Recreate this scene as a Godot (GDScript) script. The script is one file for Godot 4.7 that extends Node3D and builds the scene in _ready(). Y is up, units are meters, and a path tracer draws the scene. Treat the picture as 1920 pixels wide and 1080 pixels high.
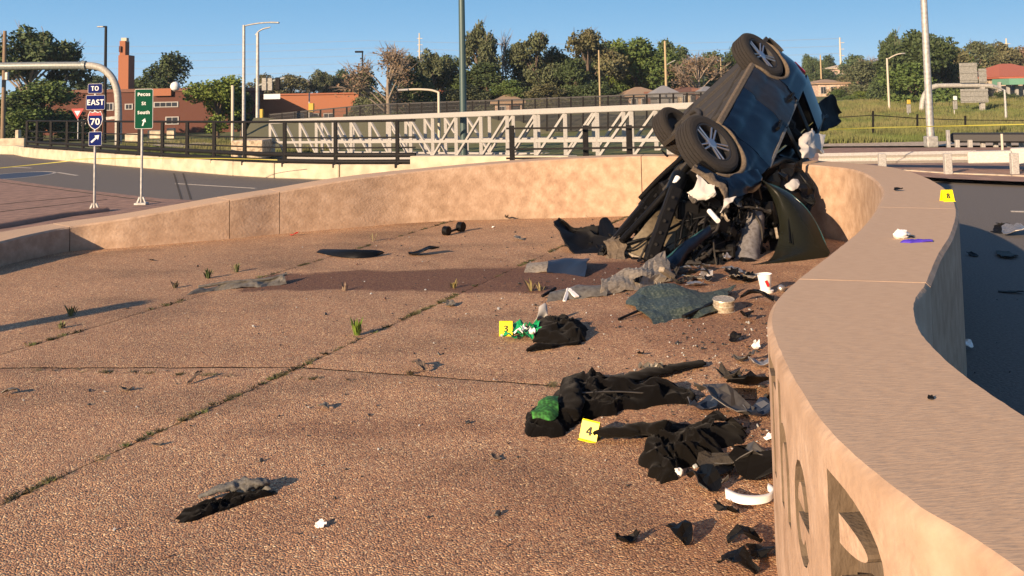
extends Node3D

const F := 1850.0            # focal length in pixels of the 1920 wide photograph
const EYE := Vector3(0, 1.6, 0)
var lens_basis := Basis()
var rng := RandomNumberGenerator.new()
var M := {}
var taken := {}
var lump := FastNoiseLite.new()


# ---------------------------------------------------------------- measuring
func ray(px: float, py: float) -> Vector3:
	return lens_basis * Vector3((px - 960.0) / F, -(py - 50.0) / F, -1.0)

func at(px: float, py: float, z: float) -> Vector3:
	var d := ray(px, py)
	return EYE + d * (z / -d.z)

func gnd(px: float, py: float, h := 0.0) -> Vector3:
	var d := ray(px, py)
	return EYE + d * ((h - EYE.y) / d.y)


# ---------------------------------------------------------------- geometry
class G:
	var v := PackedVector3Array()
	var s := PackedInt32Array()
	var c := PackedColorArray()
	var u := PackedVector2Array()
	var T := Transform3D()
	var col := Color.WHITE
	var sg := -1
	var nsg := 0
	func smooth() -> void:
		nsg += 1
		sg = nsg
	func flat() -> void:
		sg = -1
	func tri(a: Vector3, b: Vector3, d: Vector3, ua := Vector2.ZERO, ub := Vector2.ZERO, ud := Vector2.ZERO) -> void:
		v.append(T * a); v.append(T * b); v.append(T * d)
		s.append(sg)
		c.append(col); c.append(col); c.append(col)
		u.append(ua); u.append(ub); u.append(ud)
	func quad(a: Vector3, b: Vector3, d: Vector3, e: Vector3) -> void:
		tri(a, b, d); tri(a, d, e)
	func quad_uv(a: Vector3, b: Vector3, d: Vector3, e: Vector3, ua: Vector2, ub: Vector2, ud: Vector2, ue: Vector2) -> void:
		tri(a, b, d, ua, ub, ud); tri(a, d, e, ua, ud, ue)
	# a box with chamfered edges
	func box(p: Vector3, size: Vector3, b := Basis(), bev := 0.0) -> void:
		var h := size * 0.5
		sg = -1
		var keep := T
		T = T * Transform3D(b, p)
		if bev <= 0.0:
			for k in 3:
				var i := Vector3.ZERO; i[k] = h[k]
				var j := Vector3.ZERO; j[(k + 1) % 3] = h[(k + 1) % 3]
				var l := Vector3.ZERO; l[(k + 2) % 3] = h[(k + 2) % 3]
				quad(i - j - l, i - j + l, i + j + l, i + j - l)
				quad(-i - j - l, -i + j - l, -i + j + l, -i - j + l)
		else:
			var e := minf(bev, minf(h.x, minf(h.y, h.z)) * 0.6)
			for k in 3:
				var k1 := (k + 1) % 3
				var k2 := (k + 2) % 3
				for sn: float in [-1.0, 1.0]:
					var q: Array[Vector3] = []
					for w: Vector2 in [Vector2(-1, -1), Vector2(-1, 1), Vector2(1, 1), Vector2(1, -1)]:
						var p3 := Vector3.ZERO
						p3[k] = sn * h[k]; p3[k1] = w.x * (h[k1] - e); p3[k2] = w.y * (h[k2] - e)
						q.append(p3)
					if sn > 0: quad(q[0], q[1], q[2], q[3])
					else: quad(q[0], q[3], q[2], q[1])
				for w: Vector2 in [Vector2(-1, -1), Vector2(-1, 1), Vector2(1, 1), Vector2(1, -1)]:
					var q2: Array[Vector3] = []
					for o: Vector2 in [Vector2(-1, 0), Vector2(1, 0), Vector2(1, 1), Vector2(-1, 1)]:
						var p4 := Vector3.ZERO
						p4[k] = o.x * (h[k] - e)
						p4[k1] = w.x * (h[k1] if o.y == 0 else h[k1] - e)
						p4[k2] = w.y * (h[k2] - e if o.y == 0 else h[k2])
						q2.append(p4)
					if w.x * w.y > 0: quad(q2[0], q2[1], q2[2], q2[3])
					else: quad(q2[0], q2[3], q2[2], q2[1])
			for x: float in [-1.0, 1.0]:
				for y: float in [-1.0, 1.0]:
					for z: float in [-1.0, 1.0]:
						var a := Vector3(x * h.x, y * (h.y - e), z * (h.z - e))
						var b2 := Vector3(x * (h.x - e), y * h.y, z * (h.z - e))
						var c2 := Vector3(x * (h.x - e), y * (h.y - e), z * h.z)
						if x * y * z > 0: tri(a, c2, b2)
						else: tri(a, b2, c2)
		T = keep
	# a straight bar between two points
	func bar(a: Vector3, b: Vector3, w: float, h: float, up := Vector3.UP, bev := 0.0) -> void:
		var d := (b - a).normalized()
		if absf(d.dot(up)) > 0.98:
			up = Vector3.BACK if absf(d.z) < 0.9 else Vector3.RIGHT
		var x := up.cross(d).normalized()
		box((a + b) * 0.5, Vector3(w, h, a.distance_to(b)), Basis(x, d.cross(x), d), bev)
	func tube(pts: Array, rs, n := 8, squash := 1.0, caps := true) -> void:
		smooth()
		var rings := []
		var x := Vector3.ZERO
		for i in pts.size():
			var d: Vector3 = (pts[mini(i + 1, pts.size() - 1)] - pts[maxi(i - 1, 0)]).normalized()
			if i == 0:
				x = (Vector3.UP if absf(d.y) < 0.9 else Vector3.RIGHT).cross(d).normalized()
			else:
				x = (x - d * x.dot(d)).normalized()
			var y := d.cross(x)
			var r: float = rs[i] if rs is Array else rs
			var ring := PackedVector3Array()
			for k in n:
				var t := TAU * k / n
				ring.append(pts[i] + x * cos(t) * r + y * sin(t) * r * squash)
			rings.append(ring)
		for i in pts.size() - 1:
			for k in n:
				var k2 := (k + 1) % n
				quad(rings[i][k], rings[i + 1][k], rings[i + 1][k2], rings[i][k2])
		if caps:
			flat()
			for e in [0, pts.size() - 1]:
				var m := Vector3.ZERO
				for p in rings[e]: m += p
				m /= n
				for k in n:
					var k2 := (k + 1) % n
					if e == 0: tri(m, rings[e][k], rings[e][k2])
					else: tri(m, rings[e][k2], rings[e][k])
	# turned shape: profile of (radius, height) round the y axis of tr
	func lathe(prof: Array, n: int, tr := Transform3D()) -> void:
		var keep := T
		T = T * tr
		for i in prof.size() - 1:
			smooth()
			for k in n:
				var a := TAU * k / n
				var b := TAU * (k + 1) / n
				var p: Vector2 = prof[i]
				var q: Vector2 = prof[i + 1]
				var pa := Vector3(cos(a) * p.x, p.y, sin(a) * p.x)
				var pb := Vector3(cos(b) * p.x, p.y, sin(b) * p.x)
				var qa := Vector3(cos(a) * q.x, q.y, sin(a) * q.x)
				var qb := Vector3(cos(b) * q.x, q.y, sin(b) * q.x)
				if p.x < 1e-5: tri(pa, qa, qb)
				elif q.x < 1e-5: tri(pa, qa, pb)
				else: quad(pa, qa, qb, pb)
		T = keep
	# a curved plate with thickness from rows of points
	func sheet(rows: Array, th: float, is_smooth := true) -> void:
		var nr := rows.size()
		var nc: int = rows[0].size()
		var back := []
		for i in nr:
			var line := PackedVector3Array()
			for j in nc:
				var a: Vector3 = rows[mini(i + 1, nr - 1)][j] - rows[maxi(i - 1, 0)][j]
				var b: Vector3 = rows[i][mini(j + 1, nc - 1)] - rows[i][maxi(j - 1, 0)]
				line.append(rows[i][j] - a.cross(b).normalized() * th)
			back.append(line)
		if is_smooth: smooth()
		else: flat()
		for i in nr - 1:
			for j in nc - 1:
				quad(rows[i][j], rows[i][j + 1], rows[i + 1][j + 1], rows[i + 1][j])
		if is_smooth: smooth()
		for i in nr - 1:
			for j in nc - 1:
				quad(back[i][j], back[i + 1][j], back[i + 1][j + 1], back[i][j + 1])
		flat()
		for j in nc - 1:
			quad(rows[0][j], back[0][j], back[0][j + 1], rows[0][j + 1])
			quad(rows[nr - 1][j], rows[nr - 1][j + 1], back[nr - 1][j + 1], back[nr - 1][j])
		for i in nr - 1:
			quad(rows[i][0], rows[i + 1][0], back[i + 1][0], back[i][0])
			quad(rows[i][nc - 1], back[i][nc - 1], back[i + 1][nc - 1], rows[i + 1][nc - 1])
	# an outline in the xy plane of tr, given depth along its z
	func prism(poly: PackedVector2Array, d: float, tr := Transform3D()) -> void:
		var keep := T
		T = T * tr
		flat()
		var ix := Geometry2D.triangulate_polygon(poly)
		for i in range(0, ix.size(), 3):
			var a := poly[ix[i]]
			var b := poly[ix[i + 1]]
			var e := poly[ix[i + 2]]
			tri(Vector3(a.x, a.y, d), Vector3(b.x, b.y, d), Vector3(e.x, e.y, d))
			tri(Vector3(a.x, a.y, 0), Vector3(e.x, e.y, 0), Vector3(b.x, b.y, 0))
		for i in poly.size():
			var p := poly[i]
			var q := poly[(i + 1) % poly.size()]
			quad(Vector3(p.x, p.y, 0), Vector3(q.x, q.y, 0), Vector3(q.x, q.y, d), Vector3(p.x, p.y, d))
		T = keep
	func mesh() -> ArrayMesh:
		var st := SurfaceTool.new()
		st.begin(Mesh.PRIMITIVE_TRIANGLES)
		for i in v.size():
			st.set_smooth_group(s[i / 3])
			st.set_color(c[i])
			st.set_uv(u[i])
			st.add_vertex(v[i])
		st.generate_normals()
		return st.commit()


func rod(a: Vector3, b: Vector3, r: float, n := 8, r2 := -1.0) -> G:
	var g := G.new()
	g.tube([a, b], [r, r if r2 < 0 else r2], n)
	return g

func fresh(called: String) -> String:
	var n: int = taken.get(called, -1) + 1
	taken[called] = n
	return called if n == 0 else "%s_%03d" % [called, n]

func obj(called: String, g, mat: Material, parent: Node = self) -> MeshInstance3D:
	var o := MeshInstance3D.new()
	o.name = fresh(called) if parent == self else called
	o.mesh = g.mesh() if g is G else g
	o.material_override = mat
	parent.add_child(o, true)
	return o

func tag(o: Node, label: String, category: String, group := "") -> Node:
	o.set_meta("label", label)
	o.set_meta("category", category)
	if group: o.set_meta("group", group)
	return o

func thing(called: String, p: Vector3, label: String, category: String, group := "", b := Basis()) -> Node3D:
	var o := Node3D.new()
	o.name = fresh(called)
	o.transform = Transform3D(b, p)
	add_child(o)
	tag(o, label, category, group)
	return o

func struct(o: Node) -> Node:
	o.set_meta("kind", "structure")
	return o

func stuff(o: Node) -> Node:
	o.set_meta("kind", "stuff")
	return o

# things are written in world coordinates and moved to their base here
func rel(o: Node3D) -> G:
	var g := G.new()
	g.T = o.transform.affine_inverse()
	return g

func one(called: String, g: G, mat: Material, base: Vector3, label: String, category: String, group := "") -> MeshInstance3D:
	for i in g.v.size(): g.v[i] -= base
	var o := obj(called, g, mat)
	o.position = base
	tag(o, label, category, group)
	return o

func copy(o: Node3D, p: Vector3, label: String, group := "") -> Node3D:
	var n: Node3D = o.duplicate()
	n.name = fresh(String(o.name).rstrip("_0123456789"))
	add_child(n)
	n.position = p
	n.set_meta("label", label)
	if group: n.set_meta("group", group)
	return n


# ---------------------------------------------------------------- soft and broken shapes
func spline(pts: Array, per: int, closed := false) -> Array:
	var out := []
	var n := pts.size()
	for i in (n if closed else n - 1):
		var a = pts[posmod(i - 1, n)] if closed else pts[maxi(i - 1, 0)]
		var b = pts[i]
		var c = pts[(i + 1) % n]
		var d = pts[(i + 2) % n] if closed else pts[mini(i + 2, n - 1)]
		for k in per:
			out.append(b.cubic_interpolate(c, a, d, float(k) / per))
	if not closed: out.append(pts[n - 1])
	return out

# crumpled cloth lying on the ground inside an outline
func heap(g: G, outline: Array, height: float, seed_value: int, folds := 9.0, rough := 0.5, rings := 16) -> void:
	var o := spline(outline, 8, true)
	var mid := Vector3.ZERO
	for p in o: mid += p
	mid /= o.size()
	var nz := FastNoiseLite.new()
	nz.seed = seed_value
	nz.frequency = folds
	nz.fractal_octaves = 2
	var rows := []
	for k in rings + 1:
		var r := float(k) / rings
		var line := PackedVector3Array()
		for i in o.size():
			var e: Vector3 = o[i]
			var wob := 1.0 + 0.10 * nz.get_noise_2d(e.x * 2.0 + 7.0, e.z * 2.0)
			var p := mid.lerp(e, r * wob)
			var along := p.x * 0.92 - p.z * 0.38
			var cross := p.x * 0.38 + p.z * 0.92
			var n1 := nz.get_noise_3d(along * 0.7, 0.0, cross * 0.9)
			var warp := nz.get_noise_3d(p.x * 0.5, 8.0, p.z * 0.5) * 0.12
			var fold := pow(1.0 - minf(1.0, absf(nz.get_noise_3d((along + warp) * 0.95, 3.0, (cross + warp) * 0.38)) * 2.2), 1.25)
			var y := height * pow(maxf(0.0, 1.0 - pow(r, 3.0)), 0.55) * (1.0 - rough + rough * (0.75 * fold + 0.7 * n1))
			p += Vector3(nz.get_noise_3d(p.z, 9, p.x), 0, nz.get_noise_3d(p.x, 19, p.z)) * height * 0.35 * r
			p.y = e.y * r + mid.y * (1.0 - r) + maxf(y, 0.004 * (1.0 - r))
			line.append(p)
		line.append(line[0])
		rows.append(line)
	g.smooth()
	for k in rings:
		for i in o.size():
			if k == 0: g.tri(rows[1][i], rows[1][i + 1], rows[0][i])
			else: g.quad(rows[k][i], rows[k + 1][i], rows[k + 1][i + 1], rows[k][i + 1])

# a crumpled limb of cloth or bent hose
func sleeve(g: G, path: Array, rs: Array, seed_value: int, squash := 0.6, amp := 0.3, n := 18) -> void:
	var p := spline(path, 8)
	var nz := FastNoiseLite.new()
	nz.seed = seed_value
	nz.frequency = 7.0
	var rows := []
	for i in p.size():
		var t := float(i) / (p.size() - 1) * (rs.size() - 1)
		var r: float = lerpf(rs[int(t)], rs[mini(int(t) + 1, rs.size() - 1)], t - int(t))
		var d: Vector3 = (p[mini(i + 1, p.size() - 1)] - p[maxi(i - 1, 0)]).normalized()
		var x := Vector3.UP.cross(d).normalized()
		var y := d.cross(x)
		var line := PackedVector3Array()
		for k in n + 1:
			var a := TAU * (k % n) / n
			var q: Vector3 = p[i] + x * cos(a) * r + y * sin(a) * r * squash
			q += (x * cos(a) + y * sin(a) * squash) * r * amp * (nz.get_noise_3dv(q * Vector3(2.2, 2.2, 2.2)) * 1.6 + 0.25 * sin(i * 1.3 + 5.0 * nz.get_noise_2d(i * 0.1, k * 0.03)))
			line.append(q)
		rows.append(line)
	g.smooth()
	for i in p.size() - 1:
		for k in n:
			g.quad(rows[i][k], rows[i + 1][k], rows[i + 1][k + 1], rows[i][k + 1])
	for e in [0, p.size() - 1]:
		for k in n:
			if e == 0: g.tri(p[e], rows[e][k], rows[e][k + 1])
			else: g.tri(p[e], rows[e][k + 1], rows[e][k])

func blob(g: G, c: Vector3, r: Vector3, seed_value: int, amp := 0.3, n := 10, is_smooth := true) -> void:
	var nz := FastNoiseLite.new()
	nz.seed = seed_value
	nz.frequency = 0.9
	var rows := []
	for i in n + 1:
		var line := PackedVector3Array()
		for j in n * 2 + 1:
			var a := TAU * (j % (n * 2)) / (n * 2)
			var b := PI * i / n
			var d := Vector3(sin(b) * cos(a), cos(b), sin(b) * sin(a))
			line.append(c + d * r * (1.0 + amp * 2.0 * nz.get_noise_3dv(d * 1.7)))
		rows.append(line)
	if is_smooth: g.smooth()
	else: g.flat()
	for i in n:
		for j in n * 2:
			if i == 0: g.tri(rows[0][j], rows[1][j], rows[1][j + 1])
			elif i == n - 1: g.tri(rows[i][j], rows[n][j], rows[i][j + 1])
			else: g.quad(rows[i][j], rows[i + 1][j], rows[i + 1][j + 1], rows[i][j + 1])

# a bent, broken bit of plate lying round a point: length along dir, jagged ends
func shard(g: G, c: Vector3, length: float, width: float, turn: float, seed_value: int, lift := 0.03, th := 0.004, bend := 0.5) -> void:
	var r := RandomNumberGenerator.new()
	r.seed = seed_value
	var d := Vector3(cos(turn), 0, -sin(turn))
	var w := Vector3(sin(turn), 0, cos(turn))
	var rows := []
	var ph := r.randf() * 6.0
	for i in 7:
		var t := i / 6.0
		var line := PackedVector3Array()
		var half := width * (0.25 + 0.35 * r.randf() + 0.45 * sin(PI * clampf(t * 1.1, 0, 1)))
		for j in 4:
			var s := j / 3.0 - 0.5
			var p := c + d * length * (t - 0.5 + (r.randf() - 0.5) * 0.10) + w * half * s * 2.0 * (0.8 + 0.3 * r.randf())
			p.y = c.y + 0.004 + lift * (0.5 + 0.5 * sin(ph + t * 3.3 * bend * 2.0)) * (0.6 + 0.5 * r.randf()) + absf(s) * lift * bend
			line.append(p)
		rows.append(line)
	g.sheet(rows, -th, false)


# ---------------------------------------------------------------- materials
func noise_tex(freq: float, lo: Color, hi: Color, seed_value := 1, size := 512, kind := FastNoiseLite.TYPE_SIMPLEX_SMOOTH, oct := 4, mid = null, as_normal := 0.0) -> NoiseTexture2D:
	var n := FastNoiseLite.new()
	n.noise_type = kind
	n.seed = seed_value
	n.frequency = freq
	n.fractal_octaves = oct
	var t := NoiseTexture2D.new()
	t.width = size
	t.height = size
	t.seamless = true
	t.noise = n
	if as_normal > 0.0:
		t.as_normal_map = true
		t.bump_strength = as_normal
	else:
		var g := Gradient.new()
		g.offsets = PackedFloat32Array([0.0, 0.5, 1.0])
		g.colors = PackedColorArray([lo, mid if mid != null else lo.lerp(hi, 0.5), hi])
		t.color_ramp = g
	return t

func mat(c: Color, rough := 0.8, metal := 0.0, tex: Texture2D = null, scale := Vector3.ONE, bump: Texture2D = null, bump_amount := 1.0) -> StandardMaterial3D:
	var m := StandardMaterial3D.new()
	m.albedo_color = Color(c.r, c.g, c.b).linear_to_srgb()
	m.roughness = rough
	m.metallic = metal
	if tex or bump:
		m.uv1_triplanar = true
		m.uv1_world_triplanar = true
		m.uv1_scale = scale
	if tex: m.albedo_texture = tex
	if bump:
		m.normal_enabled = true
		m.normal_texture = bump
		m.normal_scale = bump_amount
	return m

func tinted(rough := 0.9, tex: Texture2D = null, scale := Vector3.ONE) -> StandardMaterial3D:
	var m := mat(Color.WHITE, rough, 0.0, tex, scale)
	m.vertex_color_use_as_albedo = true
	return m

func make_materials() -> void:
	var blot := noise_tex(0.012, Color(0.72, 0.72, 0.72), Color(1, 1, 1), 3)
	var fine := noise_tex(0.06, Color(0.78, 0.77, 0.76), Color(1, 1, 1), 5)
	var dirt := noise_tex(0.02, Color(0.55, 0.52, 0.48), Color(1, 1, 1), 8, 512, FastNoiseLite.TYPE_SIMPLEX_SMOOTH, 5, Color(0.9, 0.88, 0.86))
	var bumps := noise_tex(0.08, Color.BLACK, Color.WHITE, 6, 512, FastNoiseLite.TYPE_SIMPLEX_SMOOTH, 4, null, 4.0)
	M.blot = blot; M.fine = fine; M.dirt = dirt; M.bumps = bumps
	# exposed aggregate: one cell of noise is one pebble
	var peb := NoiseTexture2D.new()
	var cn := FastNoiseLite.new()
	cn.noise_type = FastNoiseLite.TYPE_CELLULAR
	cn.seed = 4
	cn.frequency = 0.085
	cn.cellular_jitter = 1.0
	cn.cellular_return_type = FastNoiseLite.RETURN_CELL_VALUE
	cn.fractal_type = FastNoiseLite.FRACTAL_NONE
	peb.width = 2048; peb.height = 2048; peb.seamless = true; peb.seamless_blend_skirt = 0.03
	peb.normalize = true
	peb.noise = cn
	var ramp := Gradient.new()
	ramp.interpolation_mode = Gradient.GRADIENT_INTERPOLATE_LINEAR
	ramp.offsets = PackedFloat32Array([0.0, 0.12, 0.25, 0.4, 0.52, 0.66, 0.8, 0.9, 0.96, 1.0])
	ramp.colors = PackedColorArray([Color(0.36, 0.28, 0.24), Color(0.62, 0.48, 0.40), Color(0.72, 0.56, 0.46), Color(0.52, 0.39, 0.33), Color(0.80, 0.63, 0.50), Color(0.64, 0.49, 0.41), Color(0.88, 0.74, 0.60), Color(0.58, 0.49, 0.45), Color(0.97, 0.88, 0.76), Color(0.74, 0.56, 0.45)])
	peb.color_ramp = ramp
	var high := NoiseTexture2D.new()
	var hn: FastNoiseLite = cn.duplicate()
	hn.cellular_return_type = FastNoiseLite.RETURN_DISTANCE
	high.width = 2048; high.height = 2048; high.seamless = true; high.seamless_blend_skirt = 0.03
	high.noise = hn
	var hr := Gradient.new()
	hr.offsets = PackedFloat32Array([0.0, 0.35, 1.0])
	hr.colors = PackedColorArray([Color.WHITE, Color(0.8, 0.8, 0.8), Color.BLACK])
	high.color_ramp = hr
	var ag := StandardMaterial3D.new()
	ag.albedo_texture = peb
	ag.albedo_color = Color(0.99, 0.97, 0.89)
	ag.vertex_color_use_as_albedo = true
	ag.roughness = 0.85
	ag.uv1_triplanar = true
	ag.uv1_world_triplanar = true
	ag.uv1_scale = Vector3(0.72, 0.72, 0.72)
	ag.heightmap_enabled = true
	ag.heightmap_texture = high
	ag.heightmap_scale = 0.6
	M.aggregate = ag
	var wet: StandardMaterial3D = ag.duplicate()
	wet.roughness = 0.5
	M.joint = mat(Color(0.05, 0.04, 0.032), 1.0, 0, dirt, Vector3.ONE * 3.0)
	# buff concrete of the wall: blotches, drips and pores
	var drip := noise_tex(0.007, Color(0.74, 0.70, 0.66), Color(1, 1, 1), 12, 1024, FastNoiseLite.TYPE_SIMPLEX_SMOOTH, 7, Color(0.88, 0.85, 0.82))
	(drip.noise as FastNoiseLite).fractal_gain = 0.6
	M.concrete = tinted(0.9, drip, Vector3(0.62, 0.6, 0.62))
	M.concrete.albedo_color = Color(0.535, 0.40, 0.295).linear_to_srgb()
	M.concrete.normal_enabled = true
	M.concrete.normal_texture = bumps
	M.concrete.normal_scale = 0.25
	var broom := noise_tex(0.05, Color(0.89, 0.87, 0.86), Color(1, 1, 1), 21, 1024, FastNoiseLite.TYPE_SIMPLEX_SMOOTH, 4)
	var broom_n := noise_tex(0.05, Color.BLACK, Color.WHITE, 21, 1024, FastNoiseLite.TYPE_SIMPLEX_SMOOTH, 4, null, 8.0)
	var top := StandardMaterial3D.new()
	top.albedo_color = Color(0.56, 0.395, 0.255).linear_to_srgb()
	top.albedo_texture = broom
	top.normal_enabled = true
	top.normal_texture = broom_n
	top.normal_scale = 0.13
	top.uv1_scale = Vector3(2.2, 0.22, 1.0)
	top.roughness = 0.85
	top.vertex_color_use_as_albedo = true
	M.wall_top = top
	M.recess = mat(Color(0.17, 0.135, 0.098), 0.95, 0, drip, Vector3(1.5, 0.6, 1.5), bumps, 0.4)  # stained concrete, darkened further to carry the shadow inside the letters
	M.asphalt = mat(Color(0.15, 0.135, 0.122), 0.9, 0, fine, Vector3.ONE * 0.9, bumps, 0.5)
	M.pink = mat(Color(0.36, 0.215, 0.155), 0.9, 0, blot, Vector3.ONE * 0.35, bumps, 0.3)
	M.pale = mat(Color(0.55, 0.47, 0.36), 0.9, 0, dirt, Vector3.ONE * 0.4)
	M.white_wall = mat(Color(0.62, 0.54, 0.40), 0.85, 0, blot, Vector3.ONE * 0.25)
	M.paint_white = mat(Color(0.5, 0.48, 0.44), 0.8, 0, dirt, Vector3.ONE * 2.0)
	M.black_metal = mat(Color(0.012, 0.0115, 0.012), 0.6, 0.0)
	M.black_metal.metallic_specular = 0.25
	M.galv = mat(Color(0.50, 0.50, 0.49), 0.55, 0.35, blot, Vector3.ONE)
	M.white_steel = mat(Color(0.42, 0.42, 0.41), 0.6, 0.0, fine, Vector3.ONE * 0.7)
	M.rail_steel = mat(Color(0.50, 0.49, 0.46), 0.5, 0.1, fine, Vector3.ONE * 0.7)
	M.green_pole = mat(Color(0.05, 0.085, 0.085), 0.45, 0.2)
	M.gantry = mat(Color(0.30, 0.33, 0.32), 0.45, 0.2, blot, Vector3.ONE * 0.8)
	M.gantry_pale = mat(Color(0.48, 0.47, 0.43), 0.6, 0.1, blot, Vector3.ONE * 0.8)
	M.beige_pole = mat(Color(0.46, 0.42, 0.34), 0.7)
	M.wood = mat(Color(0.26, 0.19, 0.13), 0.9, 0, fine, Vector3(6, 0.6, 6))
	M.wood_pale = mat(Color(0.45, 0.36, 0.22), 0.9, 0, fine, Vector3(6, 0.6, 6))
	M.brick = mat(Color(0.36, 0.135, 0.075), 0.9, 0, fine, Vector3(0.6, 3.0, 0.6))
	M.brick_shaded = mat(Color(0.12, 0.045, 0.03), 0.9, 0, fine, Vector3(0.6, 3.0, 0.6))  # brick with tree shade put into its colour
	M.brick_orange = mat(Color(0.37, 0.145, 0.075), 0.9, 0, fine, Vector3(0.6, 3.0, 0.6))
	M.roof_tan = mat(Color(0.42, 0.30, 0.20), 0.95, 0, fine, Vector3(2, 4, 2))
	M.roof_brown = mat(Color(0.20, 0.10, 0.075), 0.95, 0, fine, Vector3(2, 4, 2))
	M.roof_red = mat(Color(0.46, 0.14, 0.085), 0.9, 0, fine, Vector3(2, 4, 2))
	M.stucco = mat(Color(0.62, 0.46, 0.36), 0.9, 0, blot, Vector3.ONE * 0.3)
	M.cream = mat(Color(0.66, 0.56, 0.42), 0.9, 0, blot, Vector3.ONE * 0.3)
	M.grey_shed = mat(Color(0.30, 0.31, 0.32), 0.8, 0, fine, Vector3(1, 0.2, 1))
	M.awning = mat(Color(0.12, 0.28, 0.2), 0.8)
	M.pane = mat(Color(0.03, 0.035, 0.045), 0.12, 0.0)
	M.sign_blue = mat(Color(0.004, 0.012, 0.10), 0.6)
	M.sign_blue.metallic_specular = 0.15
	M.sign_green = mat(Color(0.002, 0.055, 0.03), 0.6)
	M.sign_green.metallic_specular = 0.15
	M.sign_red = mat(Color(0.42, 0.012, 0.015), 0.45)
	M.sign_white = mat(Color(0.60, 0.62, 0.62), 0.6)
	M.sign_back = mat(Color(0.36, 0.36, 0.33), 0.6, 0.2, blot, Vector3.ONE)
	M.signal = mat(Color(0.45, 0.31, 0.04), 0.6)
	M.tape = mat(Color(0.46, 0.42, 0.07), 0.5)
	M.marker = mat(Color(0.80, 0.66, 0.0), 0.45)
	M.ink = mat(Color(0.01, 0.01, 0.01), 0.7)
	var paint := mat(Color(0.0025, 0.006, 0.016), 0.35, 0.0, noise_tex(0.02, Color(0.7, 0.7, 0.72), Color(1, 1, 1), 31), Vector3.ONE * 1.5, bumps, 0.06)
	paint.clearcoat_enabled = true
	paint.clearcoat = 0.4
	paint.clearcoat_roughness = 0.08
	paint.metallic_specular = 0.22
	M.paint = paint
	M.tyre = mat(Color(0.021, 0.0185, 0.017), 0.95, 0, dirt, Vector3.ONE * 3.0, bumps, 0.5)
	M.rim = mat(Color(0.42, 0.42, 0.44), 0.28, 0.9)
	M.rim_dark = mat(Color(0.012, 0.012, 0.014), 0.6)
	M.plastic = mat(Color(0.006, 0.006, 0.0065), 0.6, 0, dirt, Vector3.ONE * 3.0, bumps, 0.3)
	M.gloss_black = mat(Color(0.004, 0.0045, 0.005), 0.45)
	M.gloss_black.metallic_specular = 0.3
	M.plastic.metallic_specular = 0.3
	M.paint_dusty = paint.duplicate()
	M.paint_dusty.albedo_color = Color(0.022, 0.021, 0.022).linear_to_srgb()
	M.paint_dusty.roughness = 0.55
	M.dusty = mat(Color(0.15, 0.12, 0.085), 0.85, 0, dirt, Vector3.ONE * 2.5, bumps, 0.6)
	M.under = mat(Color(0.04, 0.036, 0.031), 0.85, 0.1, dirt, Vector3.ONE * 2.5, bumps, 0.8)
	M.olive = mat(Color(0.15, 0.125, 0.08), 0.6, 0.1, dirt, Vector3.ONE * 2.0)
	M.steel = mat(Color(0.55, 0.54, 0.52), 0.35, 0.8, dirt, Vector3.ONE * 3.0)
	M.airbag = mat(Color(0.56, 0.55, 0.52), 0.85, 0, fine, Vector3.ONE * 5.0, bumps, 0.5)
	M.grey_bag = mat(Color(0.20, 0.20, 0.21), 0.7, 0, dirt, Vector3.ONE * 2.0, bumps, 0.5)
	M.white_plastic = mat(Color(0.78, 0.77, 0.74), 0.5)
	M.seat = mat(Color(0.02, 0.02, 0.021), 0.9, 0, fine, Vector3.ONE * 6.0)
	var gl := mat(Color(0.012, 0.013, 0.009), 0.35)
	gl.transparency = BaseMaterial3D.TRANSPARENCY_ALPHA
	gl.albedo_color.a = 0.9
	gl.metallic_specular = 0.25
	M.glass_dark = gl
	var crack := noise_tex(0.07, Color(0.22, 0.28, 0.25), Color(1, 1, 1), 17, 1024, FastNoiseLite.TYPE_CELLULAR, 2, Color(0.6, 0.66, 0.62))
	M.glass_crazed = mat(Color(0.17, 0.18, 0.15), 0.5, 0, crack, Vector3.ONE * 0.7, bumps, 0.5)
	M.glass_edge = mat(Color(0.02, 0.07, 0.075), 0.2)
	M.cloth_black = mat(Color(0.0065, 0.006, 0.006), 1.0, 0, fine, Vector3.ONE * 9.0, bumps, 0.5)
	M.cloth_warm = mat(Color(0.009, 0.008, 0.007), 1.0, 0, fine, Vector3.ONE * 9.0, bumps, 0.5)
	M.cloth_black.metallic_specular = 0.1
	for k in ["cloth_black", "cloth_warm"]:
		M[k].rim_enabled = true
		M[k].rim = 0.14
		M[k].rim_tint = 0.2
	M.cloth_warm.metallic_specular = 0.1
	M.trim_dark = mat(Color(0.085, 0.083, 0.078), 0.5, 0.2, dirt, Vector3.ONE * 2.0)
	M.cloth_grey = mat(Color(0.15, 0.155, 0.15), 0.9, 0, dirt, Vector3.ONE * 9.0, bumps, 0.5)
	M.green_print = mat(Color(0.09, 0.42, 0.08), 0.8, 0, noise_tex(0.05, Color(0.25, 0.3, 0.2), Color(1, 1, 1), 44, 256, FastNoiseLite.TYPE_CELLULAR, 1), Vector3.ONE * 5.0)
	M.green_foil = mat(Color(0.01, 0.30, 0.10), 0.5)
	M.blue_panel = mat(Color(0.010, 0.018, 0.038), 0.5)
	M.glove = mat(Color(0.06, 0.03, 0.40), 0.6)
	M.trim_grey = mat(Color(0.22, 0.21, 0.18), 0.5, 0.3, dirt, Vector3.ONE * 2.0)
	M.rail_beige = mat(Color(0.38, 0.34, 0.27), 0.6, 0.2, dirt, Vector3.ONE * 2.5, bumps, 0.5)
	M.leaf = tinted(0.75)
	M.leaf.backlight_enabled = true
	M.leaf.backlight = Color(0.10, 0.12, 0.04)
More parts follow.
